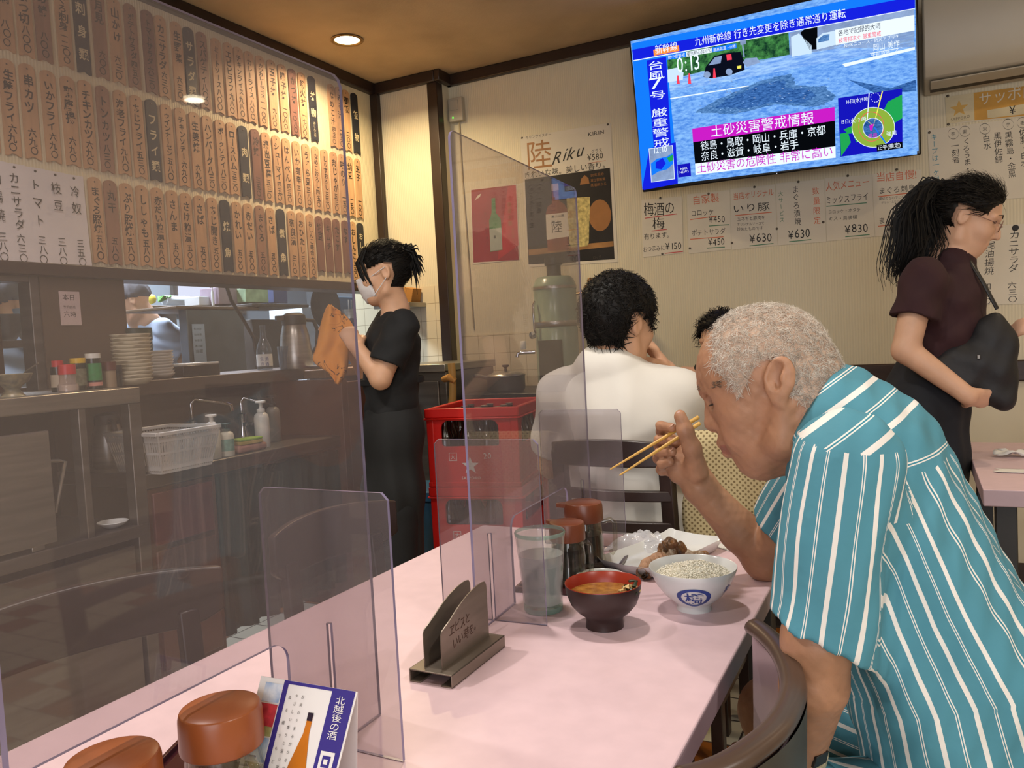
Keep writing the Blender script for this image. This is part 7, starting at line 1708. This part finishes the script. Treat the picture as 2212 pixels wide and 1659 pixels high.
fd.chain([s1, e1], [.05, .042], .02).chain([e1, w1], [.04, .028], .012); fd.chain([s2, e2], [.05, .042], .02).chain([e2, w2], [.040, .029], .012)
hand_sdf(fd, w1, (.4, .9, -.1), (.3, -.2, -1), 1, .4); hand_sdf(fd, w2, w2*0+A3((-.30, -.1, .55)), (-.6, -.4, -.3), 1.0, 1.05, -1)
legs(fd, [(-.79, 2.10, .50), (-.61, 2.10, .50)], [(-.80, 2.50, .52), (-.60, 2.50, .52)], [(-.80, 2.48, .09), (-.60, 2.48, .09)], (0, 1, 0))
VF = fd.mesh(); skin_obj('body', VF, M_SKIN2, man2)
M_BLKHAIR = mat('black_hair', '120F0D', .55, var=.3, scale=120, stretch=(1, 1, .3), spec=.25)
def hair2(V):
    a, b, d = local(V, hc, fw, (0.02, -.06, 1)); e = (np.abs(a+.010) < .020) & (d < .016) & (d > -.05) & (np.abs(b) > .064)
    return np.where(e, 0, np.clip(np.minimum.reduce([(.062-a+.5*np.clip(d-.02, 0, 1))/.02, (d+.075+.55*np.clip(a+.02, 0, 1))/.03, np.where(a > .010, (d-.0+1.2*np.clip(a-.03, 0, 1))/.02, np.where(a > -.03, (d+.02)/.02, 9)), np.full(len(V), 1.)]), 0, 1))*(np.abs(b) < .1)*(d > -.09)*(d < .2)*(np.abs(a) < .13)*np.clip((np.sqrt((a+.012)**2+(d+.014)**2+(np.abs(b)-.078)**2)-.022)/.022, .15, 1)
cap_hair(VF, hair2, .0165, man2, M_BLKHAIR, 'hair', 3000, .026, lambda c: (c-A3(hc))*A3((.5, .5, .0))+A3((.02, .02, -.12)), .0012, 7, .12, .25)
M_WTEE = mat('white_cotton', 'DEDAD2', .85, var=.03, scale=4, bump=.12, bscale=14)
fs = Field(*ax3((-1.10, 1.80, .44), (-.30, 2.50, 1.16), .0055))
fs.chain([nb_+A3((-.012, -.032, .0)), A3((-.715, 2.06, .93)), A3((-.70, 2.07, .60)), A3((-.70, 2.08, .48))], [.076, .132, .140, .150], .06, flat=((1, 0, 0), 1.32))
fs.cap(s1+A3((.02, 0, -.005)), s2-A3((.02, 0, .005)), .062, None, .05)
c1 = s1+(e1-s1)*.80; d1_ = (e1-s1)/np.linalg.norm(e1-s1); c2 = s2+(e2-s2)*.92; d2_ = (e2-s2)/np.linalg.norm(e2-s2)
fs.cap(s1, c1+d1_*.08, .068, .066, .04, cut=(c1, d1_)).cap(s2, c2+d2_*.08, .068, .064, .04, cut=(c2, d2_))
fs.cap(c1-d1_*.03, c1+d1_*.1, .050, .054, 0, sub=True).cap(c2-d2_*.03, c2+d2_*.1, .05, .054, 0, sub=True)
fs.cap(nb_+A3((0, .006, -.025)), s1*.45+nb_*.55+A3((0, 0, -.018)), .062, .055, .04); fs.cap(nb_+A3((0, .006, -.025)), s2*.45+nb_*.55+A3((0, 0, -.018)), .062, .055, .04)
fs.cap(nb_+A3((.012, .02, .085)), nb_+A3((.02, .04, .2)), .052, .064, 0, sub=True); fs.plane(nb_+A3((0, 0, -.012)), (.1, -.25, 1)) if False else None
fs.ripple(lambda x, y, z: (.0035*np.sin(x*38-z*46+2*np.sin(z*9))+.003*np.sin(x*24+z*60))*np.clip((1.0-z)*4, 0, 1)+.0018*np.sin(x*70+z*20))
VS, FS = fs.mesh(); VS = relax(VS, FS, 1); skin_obj('t_shirt', (VS, FS), M_WTEE, man2)
M_JEAN = mat('blue_denim', '32425C', .8, var=.15, scale=30)
fs = Field(*ax3((-1.0, 1.85, 0), (-.40, 2.70, .64), .008))
fs.ell((-.70, 2.08, .53), (.18, .14, .10), 0)
for x in (-.80, -.60): fs.chain([A3((x, 2.10, .51)), A3((x, 2.50, .53)), A3((x, 2.48, .12))], [.095, .075, .065], .03)
skin_obj('jeans', fs.mesh(), M_JEAN, man2)

# ---- woman sitting opposite, mostly hidden
hc3 = py(1556, 738, 3.30); fw3 = (-.45, -.88, -.12)
wom = thing('person', 'dark haired woman in a black sleeveless top, mostly hidden behind the old man\'s head', 'person', (-.72, 3.32, 0))
fd = Field(*ax3((-1.15, 2.85, 0), (-.35, 3.62, 1.34), .0075))
head_sdf(fd, hc3, fw3, (0, 0, 1), .96)
b0 = A3((hc3[0], 3.34, 0)); fd.chain([hc3+A3((0, .03, -.16)), b0+A3((0, 0, .86)), b0+A3((0, .02, .56))], [.06, .10, .11], .05, flat=((1, 0, 0), 1.3))
sh3 = [b0+A3((k*.165, -.0, .975)) for k in (-1, 1)]; fd.cap(sh3[0], sh3[1], .042, None, .04)
el3 = [b0+A3((-.19, -.05, .76)), b0+A3((.20, -.05, .76))]; wr3 = [b0+A3((-.10, -.27, .76)), b0+A3((.10, -.27, .76))]
for k in (0, 1): fd.chain([sh3[k], el3[k], wr3[k]], [.042, .036, .026], .012); hand_sdf(fd, wr3[k], (.2*(1-2*k), -1, -.05), (0, 0, -1), .9, .5, 1-2*k)
legs(fd, [b0+A3((-.09, 0, .5)), b0+A3((.09, 0, .5))], [b0+A3((-.09, -.36, .51)), b0+A3((.09, -.36, .51))], [b0+A3((-.09, -.34, .09)), b0+A3((.09, -.34, .09))], (0, -1, 0), .9)
VF = fd.mesh(); skin_obj('body', VF, M_SKIN3, wom)
def hair3(V):
    a, b, d = local(V, hc3, fw3, (0, 0, 1), .96); return np.clip(np.minimum.reduce([(.058-a+.55*np.clip(d-.03, 0, 1)-.0*np.abs(b))/.02, (d+.06)/.04, np.where(a > .0, (d-.03+.9*np.clip(np.abs(b)-.045, 0, 1))/.02, 9), np.ones(len(V))]), 0, 1)*(np.abs(b) < .12)*(np.abs(a) < .15)*(d < .2)
cap_hair(VF, hair3, .020, wom, M_BLKHAIR, 'hair', 900, .05, lambda c: (c-A3(hc3))*A3((1, 1, 0))+A3((0, 0, -.1)), .0016, 9, .12, .2)
fs = Field(*ax3((-1.1, 3.05, .40), (-.40, 3.6, 1.06), .007)); fs.chain([b0+A3((0, .0, .84)), b0+A3((0, .02, .50))], [.112, .125], .05, flat=((1, 0, 0), 1.32)); fs.plane((0, 0, .945), (0, 0, 1))
for k in (-1, 1): fs.chain([b0+A3((k*.085, -.085, .90)), b0+A3((k*.10, -.01, 1.012)), b0+A3((k*.085, .085, .92))], [.018]*3, .01)
M_BLKCLOTH = mat('black_cloth', '17181A', .85, var=.25, scale=8, bump=.15, bscale=20)
skin_obj('sleeveless_top', fs.mesh(), M_BLKCLOTH, wom)
fs = Field(*ax3((-1.1, 2.80, 0), (-.40, 3.6, .66), .009)); fs.ell(b0+A3((0, .02, .53)), (.17, .14, .10), 0)
for k in (-1, 1): fs.chain([b0+A3((k*.09, 0, .5)), b0+A3((k*.09, -.36, .52)), b0+A3((k*.09, -.34, .14))], [.09, .07, .055], .03)
skin_obj('trousers', fs.mesh(), M_BLKCLOTH, wom)
b = MB(M_SEATV); b.box((-1.30, 3.18, .40), (.10, 3.60, .45)); b.box((-1.30, 3.56, .45), (.10, 3.62, .86))
t = thing('bench', 'dark bench the hidden woman sits on', 'bench', (-.6, 3.4, 0)); b.build('cushion', t, world=True, bevel=.012)
boxobj('base', (-1.28, 3.22, 0), (.08, 3.6, .398), M_WOOD, t, world=True)

# ---- standing woman at the right
YW = 2.95
w = lambda x, y, dy=0.0: A3((Py(x, y, YW).x, YW+dy, Py(x, y, YW).z))
hcW = w(2095, 468); fwW = (.90, -.05, -.42); upW = (.38, 0, .92)
wst = thing('person', 'standing woman with a ponytail and glasses in a dark maroon T-shirt, holding a black bag', 'person', (.10, YW, 0))
fd = Field(*ax3((-.16, 2.66, 0), (.42, 3.22, 1.66), .0055))
PW, fW, lW, uW = head_sdf(fd, hcW, fwW, upW, .95, .84)
nW = w(2062, 545)
fd.cap(hcW+A3((-.035, 0, -.05)), nW, .042, .046, .02)
fd.chain([nW+A3((0, 0, -.02)), w(2040, 650), w(2015, 760), w(2005, 850)], [.045, .08, .075, .09], .03, flat=((0, 1, 0), 1.3))
sR, sL = w(1990, 605, -.15), w(2030, 590, .15)
eR, wR = w(1958, 752, -.19), w(2085, 845, -.19); eL, wL = w(2110, 760, .17), w(2165, 735, -.02)
fd.chain([sR, eR, wR], [.048, .040, .027], .012).chain([sL, eL, wL], [.046, .038, .026], .012)
hand_sdf(fd, wR, w(2130, 855, -.13)-wR, (0, .9, .3), .92, .6, 1); hand_sdf(fd, wL, (.35, -.35, .35), (.5, .4, -.5), .9, 1.0, -1)
legs(fd, [w(2000, 900, -.08), w(2000, 900, .08)], [(.02, YW-.08, .45), (.01, YW+.08, .45)], [(.01, YW-.08, .09), (-.02, YW+.09, .09)], (1, 0, 0), .78)
VF = fd.mesh(); skin_obj('body', VF, M_SKIN3, wst)
def hairW(V):
    a, b, d = local(V, hcW, fwW, upW, .95); e = (np.abs(a+.014) < .022) & (d < .02) & (np.abs(b) > .066)
    return np.where(e, 0, np.clip(np.minimum.reduce([(.052-a+.6*np.clip(d-.03, 0, 1))/.02, (d+.055-.4*np.clip(-a, 0, 1)*0)/.03, np.where(a > -.01, (d-.012)/.015, 9), np.ones(len(V))]), 0, 1))*(np.abs(b) < .1)*(np.abs(a) < .14)*(d < .2)
cap_hair(VF, hairW, .013, wst, M_BLKHAIR, 'hair', 1800, .05, lambda c: np.tile(-fW*.9-uW*.25, (len(c), 1))+(c-A3(hcW))*.0, .0012, 12, .1, .15)
tie = w(2046, 412); rg = random.Random(8); b = MB(M_BLKHAIR)
for i in range(720):
    o = A3((rg.gauss(0, .013), rg.gauss(0, .016), rg.gauss(0, .010))); sp = rg.uniform(0, 1); e_x = rg.gauss(0, 15)
    pts = [Vector(tie+o*.5), Vector(w(2012+rg.gauss(0, 6), 408+rg.gauss(0, 6))+o), Vector(w(1985+e_x*.8, 455)+o*1.8), Vector(w(1992+e_x*1.4, 520+rg.gauss(0, 6))+o*2.2), Vector(w(1968+e_x*1.2+12*sp, 565+rg.gauss(0, 16))+o*2), Vector(w(1955+e_x+24*sp, 585+rg.gauss(0, 22))+o*1.4)]
    lock(b, spl([Vector(q) for q in pts], 10), .0030, .0006, 3)
b.build('ponytail', wst, world=True, smooth=80)
b = MB(mat('pale_hair_tie', 'A8C8C0', .5)); b.tube([Vector(tie)+Vector((.004*math.sin(a)-.002, .02*math.cos(a), .022*math.sin(a))) for a in [k*math.pi/8 for k in range(17)]], .0042, 8); b.build('hair_tie', wst, world=True, smooth=80)
b = MB(mat('glasses_metal', '8A6A60', .3, metal=.6)); e0_ = PW(.088, 0, -.004)
for k in (-1, 1):
    c = PW(.098, k*.034, -.006); ring = [Vector(c+(lW*math.cos(a)*.024+uW*math.sin(a)*.018)) for a in [q*math.pi/10 for q in range(21)]]; b.tube(ring, .0012, 6)
    b.tube([Vector(PW(.097, k*.058, -.002)), Vector(PW(.04, k*.076, .0)), Vector(PW(-.012, k*.081, .004))], .0012, 6)
b.tube([Vector(PW(.098, -.010, -.004)), Vector(PW(.104, 0, -.001)), Vector(PW(.098, .010, -.004))], .0012, 6); b.build('glasses', wst, world=True, smooth=80)
M_MAROON = mat('maroon_cotton', '32161C', .85, var=.12, scale=6, bump=.12, bscale=16)
fs = Field(*ax3((-.16, 2.68, .90), (.34, 3.22, 1.48), .0052))
fs.chain([nW+A3((.0, 0, -.035)), w(2046, 650), w(2040, 720), w(2022, 800)], [.062, .105, .108, .10], .035, flat=((0, 1, 0), 1.34))
for s_, e_2 in ((sR, eR), (sL, eL)):
    d = (e_2-s_)/np.linalg.norm(e_2-s_); c = s_+d*.125; fs.cap(s_+A3((.008, 0, 0)), c+d*.08, .066, .068, .03, cut=(c, d)).cap(c-d*.02, c+d*.1, .048, .055, 0, sub=True)
fs.cap(nW+A3((.004, 0, -.012)), nW+A3((.02, 0, .14)), .050, .056, 0, sub=True)
fs.ripple(lambda x, y, z: .0022*np.sin(x*60+z*50)+.0018*np.sin(z*70-x*40))
skin_obj('t_shirt', fs.mesh(), M_MAROON, wst)
M_NAVYC = mat('dark_navy_cloth', '14171F', .85, var=.2, scale=6, bump=.15, bscale=12)
fs = Field(*ax3((-.20, 2.70, .0), (.30, 3.20, 1.10), .007))
fs.chain([w(2012, 780), w(1998, 870), w(2004, 980), A3((.035, YW, .42))], [.098, .122, .112, .095], .05, flat=((0, 1, 0), 1.3))
for k in (-1, 1): fs.chain([A3((.03, YW+k*.08, .6)), A3((.01, YW+k*.085, .42)), A3((-.005, YW+k*.087, .12))], [.10, .092, .075], .04)
fs.ripple(lambda x, y, z: .003*np.sin(x*40+y*60+z*8))
skin_obj('trousers', fs.mesh(), M_NAVYC, wst)
fs = Field(*ax3((-.02, 2.70, .86), (.34, 3.05, 1.24), .005))
bagc = w(2100, 790, -.13)
fs.ell(w(2100, 800, -.11), (.105, .055, .10), 0).ell(w(2140, 750, -.10), (.065, .045, .11), .05).ell(w(2050, 800, -.12), (.085, .045, .065), .04).ell(w(2160, 850, -.1), (.038, .05, .042), .04)
fs.ripple(lambda x, y, z: .003*np.sin(x*34+z*60)+.0022*np.sin(x*75-z*40+y*30))
fs.plane(w(2130, 668), (-.45, 0, .9))
BG = fs.mesh(); bag = thing('shoulder_bag', 'black cloth shoulder bag hugged by the standing woman', 'bag', tuple(bagc)); skin_obj('bag_body', BG, mat('black_nylon', '15151A', .6, var=.2, scale=10, bump=.2, bscale=30), bag)
b = MB(M_BLACK); b.tube([w(2040, 545, .06), w(2090, 560, -.055), w(2118, 610, -.085), w(2150, 668, -.07)], .0075, 8, flat=.5); b.tube([w(2022, 600, .11), w(2040, 545, .06)], .0075, 8, flat=.5); b.build('strap', bag, world=True, smooth=80)
b = MB(M_DKSTEEL); b.obox(w(2106, 766, -.172), (.008, .006, .012)); b.build('buckle', bag, world=True, bevel=.001)

# ---- waitress with the mask
YS = 2.47
v = lambda x, y, dy=0.0: A3(Pd(x, y, 3.0+dy))
VD = (-.57, .82, 0)
hcS = v(828, 588); fwS = (-.84, -.53, -.12)
wai = thing('person', 'waitress in black with a white mask and tied-up black hair, holding an orange cloth', 'person', (-1.77, YS, 0))
fd = Field(*ax3((-2.20, 2.12, 0), (-1.56, 2.76, 1.60), .0055))
PS, fS, lS, uS = head_sdf(fd, hcS, fwS, (-.10, 0, 1), .95, .8)
nS = v(850, 680)
fd.cap(hcS+A3((.025, 0, -.05)), nS, .040, .044, .02)
fd.chain([nS+A3((0, 0, -.03)), v(845, 740), v(842, 830), v(845, 930)], [.045, .075, .068, .085], .03, flat=(VD, 1.3))
sLs, sRs = v(868, 705, -.14), v(840, 700, .14); eLs, wLs = v(822, 818, -.17), v(772, 752, -.13); eRs, wRs = v(790, 800, .16), v(748, 735, .03)
fd.chain([sLs, eLs, wLs], [.046, .038, .026], .012).chain([sRs, eRs, wRs], [.046, .038, .026], .012)
hand_sdf(fd, wLs, (-.55, .1, .75), (-.6, .7, -.2), .9, .9, 1); hand_sdf(fd, wRs, (-.6, -.2, .6), (-.5, -.7, -.3), .9, .8, -1)
legs(fd, [v(850, 960, -.055), v(850, 960, .055)], [v(856, 1110, -.07), v(856, 1110, .07)], [v(858, 1350, -.07), v(858, 1350, .08)], (-.8, -.5, 0), .74)
VF = fd.mesh(); skin_obj('body', VF, M_SKIN2, wai)
def hairS(V):
    a, b_, d = local(V, hcS, fwS, (-.10, 0, 1), .95); e = (np.abs(a+.014) < .022) & (d < .02) & (np.abs(b_) > .066)
    return np.where(e, 0, np.clip(np.minimum.reduce([(.060-a+.6*np.clip(d-.03, 0, 1))/.02, (d+.075-.0*a)/.03, np.where(a > -.01, (d-.022+.25*np.clip(a, 0, 1))/.015, 9), np.ones(len(V))]), 0, 1))*(np.abs(b_) < .1)*(np.abs(a) < .14)*(d < .2)
cap_hair(VF, hairS, .009, wai, M_BLKHAIR, 'hair', 1600, .03, lambda c: np.tile(-fS*.9+uS*.25, (len(c), 1)), .0012, 14, .1, .2)
b = MB(M_BLKHAIR); tk = Vector(v(862, 540)); rg = random.Random(4)
for i in range(15):   # fringe over the temple
    k = 1 if i < 10 else -1; u_ = rg.uniform(0, 1); b.tube([Vector(PS(.066-.02*u_, k*(.036+.02*u_), .088)), Vector(PS(.098-.03*u_, k*(.030+.030*u_), .045)), Vector(PS(.092-.035*u_, k*(.040+.034*u_), .002-.02*u_)), Vector(PS(.082-.04*u_, k*(.046+.032*u_), -.03-.03*u_))], [.004, .005, .004, .001], 5)
b.build('fringe', wai, world=True, smooth=80)
b = MB(M_BLKHAIR); b.lathe([(0, -.026), (.02, -.022), (.028, 0), (.02, .022), (0, .026)], tk, 14)
for i in range(120):
    if i < 92: e_ = Vector(v(897+rg.gauss(0, 6), 570+rg.gauss(0, 14), rg.gauss(0, .016))); m_ = Vector(v(886+rg.gauss(0, 3), 541+rg.gauss(0, 5), rg.gauss(0, .010)))
    else: e_ = tk+Vector((rg.gauss(-.02, .025), rg.gauss(0, .02), rg.uniform(.012, .026))); m_ = (tk+e_)/2+Vector((0, 0, .008))
    b.tube([tk+Vector((rg.gauss(0, .012), rg.gauss(0, .012), rg.gauss(0, .012))), m_, e_, e_+(e_-m_)*.25+Vector((0, 0, -.012))], [.005, .0045, .0025, .0006], 5)
b.build('tied_up_hair', wai, world=True, smooth=80)
# eyes and brows
def face_marks(par, P, f, l, u, s=.95):
    b = MB([mat('eye_dark', '1A1210', .25), mat('brow_dark', '2A1E18', .7)])
    for k in (-1, 1):
        b.tube([Vector(P(.0785, k*.018, -.001)), Vector(P(.0795, k*.031, .003)), Vector(P(.071, k*.045, -.001))], [.0012, .0034, .0012], 8, 0, flat=.7)
        b.tube([Vector(P(.092, k*.014, .024)), Vector(P(.090, k*.032, .029)), Vector(P(.078, k*.050, .023))], [.0015, .0022, .001], 6, 1)
    b.build('eyes_and_brows', par, world=True, smooth=80)
face_marks(wai, PS, fS, lS, uS); face_marks(wst, PW, fW, lW, uW)
# pleated mask with ear loops
b = MB(mat('mask_white', 'DDD9DA', .85, var=.03, bump=.1, bscale=40)); rowsm = 9; colm = 16; vs = []
for j in range(rowsm):
    tz = j/(rowsm-1); d = -.014-.098*tz; aw = .060-.012*abs(tz-.5)*2+.004
    for i in range(colm+1):
        u_ = i/colm*2-1; yy = u_*aw*(1.0 if tz < .85 else .8); fr = .112 - .030*tz*tz - .004*(1-tz) - (u_*u_)*(.060-.008*tz) + .0016*math.sin(tz*19)
        vs.append(PS(fr, yy, d))
b.add(vs, [(j*(colm+1)+i, j*(colm+1)+i+1, (j+1)*(colm+1)+i+1, (j+1)*(colm+1)+i) for j in range(rowsm-1) for i in range(colm)])
mk = b.build('mask', wai, world=True, smooth=180); md = mk.modifiers.new('solid', 'SOLIDIFY'); md.thickness = .0025
b = MB(mat('mask_white', 'DDD9DA', .85))
for k in (-1, 1):
    for z0, z1 in ((-.02, .006), (-.095, -.035)): b.tube([Vector(PS(.050, k*.060, z0)), Vector(PS(.018, k*.078, (z0+z1)/2)), Vector(PS(-.012, k*.086, z1))], .0016, 6)
b.build('ear_loops', wai, world=True, smooth=80)
fs = Field(*ax3((-2.0, 2.12, .92), (-1.54, 2.76, 1.36), .0052))
fs.chain([nS+A3((.0, 0, -.045)), v(848, 745), v(845, 820), v(846, 880)], [.064, .100, .094, .10], .04, flat=(VD, 1.34))
for s_, e_2, k in ((sLs, eLs, .72), (sRs, eRs, .72)):
    d = (e_2-s_)/np.linalg.norm(e_2-s_); c = s_+d*np.linalg.norm(e_2-s_)*k; fs.cap(s_, c+d*.08, .062, .064, .03, cut=(c, d)).cap(c-d*.02, c+d*.1, .046, .052, 0, sub=True)
fs.cap(nS+A3((-.01, 0, -.04)), nS+A3((-.02, 0, .14)), .049, .054, 0, sub=True)
fs.ripple(lambda x, y, z: .002*np.sin(x*60+z*50)+.0016*np.sin(z*80-x*40))
skin_obj('t_shirt', fs.mesh(), M_BLKCLOTH, wai)
fs = Field(*ax3((-2.0, 2.18, .30), (-1.50, 2.76, 1.06), .007))
fs.chain([v(845, 828), v(850, 930), v(852, 1060), v(853, 1210)], [.090, .104, .110, .108], .05, flat=(VD, 1.3)); fs.plane((0, 0, 1.045), (0, 0, 1))
fs.ripple(lambda x, y, z: .004*np.sin(x*46+y*50+z*6)*np.clip((1.0-z)*3, 0, 1))
skin_obj('apron', fs.mesh(), mat('charcoal_cloth', '1C1D1E', .85, var=.2, scale=6, bump=.15, bscale=14), wai)
fs = Field(*ax3((-1.96, 2.25, .06), (-1.55, 2.7, .60), .009))
for k in (-1, 1): fs.chain([v(856, 1110, k*.075), v(858, 1340, k*.075)], [.082, .068], .03)
skin_obj('trousers', fs.mesh(), M_BLKCLOTH, wai)
b = MB(M_BLKCLOTH); wc_ = Vector(v(846, 822)); b.lathe([(.096, -.012), (.100, -.01), (.100, .01), (.096, .012)], wc_, 36, wob=lambda a, z: .26*abs(math.sin(a+.6))**2); b.build('apron_tie', wai, world=True, smooth=60)
M_SHOE = mat('black_shoe', '161414', .5)
def shoes(par, ankles, toe):
    for an in ankles:
        an = A3(an); t_ = A3(toe)/np.linalg.norm(toe); fs = Field(*ax3(tuple(an+A3((-.22, -.22, -.10))), tuple(an+A3((.22, .22, .06))), .007))
        fs.chain([an+A3((0, 0, -.03))-t_*.02, an+t_*.06+A3((0, 0, -.045)), an+t_*.16+A3((0, 0, -.055))], [.046, .042, .034], .02); fs.ell(an+A3((0, 0, .0)), (.045, .045, .04), .02); fs.plane((0, 0, .003), (0, 0, -1)); skin_obj('shoe', fs.mesh(), M_SHOE, par)
shoes(wst, [(.01, YW-.08, .09), (-.02, YW+.09, .09)], (1, 0, 0)); shoes(wai, [v(858, 1350, -.07), v(858, 1350, .08)], (-.8, -.5, 0))
shoes(man1, [(-.14, 1.04, .09), (-.14, 1.36, .09)], (-1, 0, 0)); shoes(man2, [(-.80, 2.48, .09), (-.60, 2.48, .09)], (0, 1, 0))
# orange cloth hanging from her hands
m, nt, bs = newmat('orange_print_cloth'); N, L = nt.nodes.new, nt.links.new
tc = N('ShaderNodeTexCoord'); nz = N('ShaderNodeTexNoise'); nz.inputs['Scale'].default_value = 16; nz.inputs['Distortion'].default_value = 2.2; nz.inputs['Detail'].default_value = 1; L(tc.outputs['Object'], nz.inputs['Vector'])
s_ = N('ShaderNodeMath'); s_.operation = 'SUBTRACT'; s_.inputs[1].default_value = .5; L(nz.outputs['Fac'], s_.inputs[0]); a_ = N('ShaderNodeMath'); a_.operation = 'ABSOLUTE'; L(s_.outputs[0], a_.inputs[0])
n2 = N('ShaderNodeTexNoise'); n2.inputs['Scale'].default_value = 9; L(tc.outputs['Object'], n2.inputs['Vector']); g2 = N('ShaderNodeMath'); g2.operation = 'GREATER_THAN'; g2.inputs[1].default_value = .53; L(n2.outputs['Fac'], g2.inputs[0])
l_ = N('ShaderNodeMath'); l_.operation = 'LESS_THAN'; l_.inputs[1].default_value = .02; L(a_.outputs[0], l_.inputs[0]); mu = N('ShaderNodeMath'); mu.operation = 'MULTIPLY'; L(l_.outputs[0], mu.inputs[0]); L(g2.outputs[0], mu.inputs[1])
mx = N('ShaderNodeMix'); mx.data_type = 'RGBA'; mx.inputs['A'].default_value = (*lin('E0943C'), 1); mx.inputs['B'].default_value = (*lin('4A2A16'), 1); L(mu.outputs[0], mx.inputs['Factor']); L(mx.outputs['Result'], bs.inputs['Base Color']); bs.inputs['Roughness'].default_value = .85
b = MB(m); OY = -.03; edge = [((712, 658), (716, 660)), ((704, 668), (738, 672)), ((694, 700), (757, 692)), ((688, 735), (768, 712)), ((682, 762), (766, 730)), ((672, 778), (752, 748)), ((690, 792), (752, 772)), ((706, 800), (750, 795)), ((712, 806), (744, 812)), ((718, 815), (738, 822)), ((724, 828), (730, 830))]
vs = []; nc = 14
for j, (a_, c_) in enumerate(edge):
    for i in range(nc+1):
        u_ = i/nc; x = a_[0]+(c_[0]-a_[0])*u_; y = a_[1]+(c_[1]-a_[1])*u_; vs.append(v(x, y, OY-.018*math.sin(u_*7+j*.25)-.03*math.sin(u_*math.pi)))
b.add(vs, [(j*(nc+1)+i, j*(nc+1)+i+1, (j+1)*(nc+1)+i+1, (j+1)*(nc+1)+i) for j in range(len(edge)-1) for i in range(nc)])
o = b.build('orange_cloth', smooth=180); md = o.modifiers.new('sub', 'SUBSURF'); md.levels = 1; md.render_levels = 1; md = o.modifiers.new('solid', 'SOLIDIFY'); md.thickness = .004; tag(o, 'orange printed cloth hanging from the waitress\'s hands', 'cloth')

# ---- two cooks in pale blue, half seen through the hatches
M_PBLUE = mat('pale_blue_cotton', 'B4C4D8', .85, var=.04, scale=5, bump=.15, bscale=14)
M_CAPG = mat('grey_cap', '58585E', .8, var=.1)
def cook(lab, head, fwd, X, top, shoulder, elbow, wrist, hx):
    """head, shoulder, elbow, wrist are photo points at distance plane X"""
    g = lambda q, dx=0.0: A3(Px(q[0], q[1], X))+A3((dx, 0, 0))
    h = g(head); t = thing('person', lab, 'person', (X, h[1], 0)); f, l, u = frame3(fwd, (0, 0, 1))
    fd = Field(*ax3((X-.45, h[1]-.45, 0), (X+.35, h[1]+.45, h[2]+.2), .0085)); head_sdf(fd, h, fwd, (fwd[0]*.25, fwd[1]*.25, 1), .97)
    sh = g(shoulder); bk = A3((X, sh[1], 0)); fd.cap(h+A3((0, 0, -.06))-f*.03, (h+sh)/2-f*.03, .05, .05, .02)
    fd.chain([A3((X, sh[1]-.02, sh[2]+.01)), A3((X, sh[1]+.02, sh[2]-.25)), A3((X, sh[1]+.02, .9))], [.07, .11, .12], .05)
    wr_ = {}
    for k in (-1, 1):
        s_ = A3((X+k*.15, sh[1]-.01, sh[2]-.02)); e_ = A3((X+k*.19, g(elbow)[1], g(elbow)[2])); w_ = A3((X+k*.10, g(wrist)[1], g(wrist)[2])); fd.chain([s_, e_, w_], [.05, .042, .028], .012); hand_sdf(fd, w_, w_-e_, (0, 0, -1), .95, .6, k); wr_[k] = (s_, e_)
    legs(fd, [(X-.09, sh[1]+.02, .86), (X+.09, sh[1]+.02, .86)], [(X-.09, sh[1], .47), (X+.09, sh[1], .47)], [(X-.09, sh[1], .09), (X+.09, sh[1], .09)], fwd)
    VF = fd.mesh(); skin_obj('body', VF, M_SKIN2, t)
    hw = lambda V: (lambda a, b_, d: np.clip(np.minimum((d-.005+.35*np.clip(-a, 0, 1))/.02, (.07-a+.5*np.clip(d-.03, 0, 1))/.02), 0, 1)*(d < .2)*(np.abs(b_) < .1)*(np.abs(a) < .14))(*local(V, h, fwd, (fwd[0]*.25, fwd[1]*.25, 1), .97))
    cap_hair(VF, hw, .014, t, M_CAPG, 'hair', 0)
    fs = Field(*ax3((X-.32, h[1]-.42, .70), (X+.32, h[1]+.42, h[2]), .008)); fs.chain([A3((X, sh[1]-.01, sh[2])), A3((X, sh[1]+.02, sh[2]-.25)), A3((X, sh[1]+.02, .75))], [.085, .128, .14], .06, flat=((1, 0, 0), 1.3))
    for k in (-1, 1):
        s_, e_ = wr_[k]; d = (e_-s_)/np.linalg.norm(e_-s_); c = s_+d*np.linalg.norm(e_-s_)*.78; fs.cap(s_, c+d*.08, .066, .07, .04, cut=(c, d)).cap(c-d*.02, c+d*.1, .05, .056, 0, sub=True)
    fs.ripple(lambda x, y, z: .004*np.sin(y*40+z*50)+.003*np.sin(z*80-y*30+x*40)); skin_obj('cook_jacket', fs.mesh(), M_PBLUE, t)
    fs = Field(*ax3((X-.3, sh[1]-.25, .06), (X+.3, sh[1]+.3, .86), .010))
    for k in (-1, 1): fs.chain([A3((X+k*.09, sh[1]+.02, .80)), A3((X+k*.09, sh[1], .12))], [.10, .075], .03)
    skin_obj('trousers', fs.mesh(), M_BLKCLOTH, t)
cook('cook in a pale blue jacket bending forward inside the serving hatch', (283, 648), (-.62, -.62, -.40), -3.95, 0, (318, 706), (358, 766), (330, 800), 0)
cook('second cook, only the white-blue jacket seen below the far left hatch shelf', (20, 655), (-.3, -.9, -.3), -3.72, 0, (34, 725), (80, 800), (20, 830), 0)
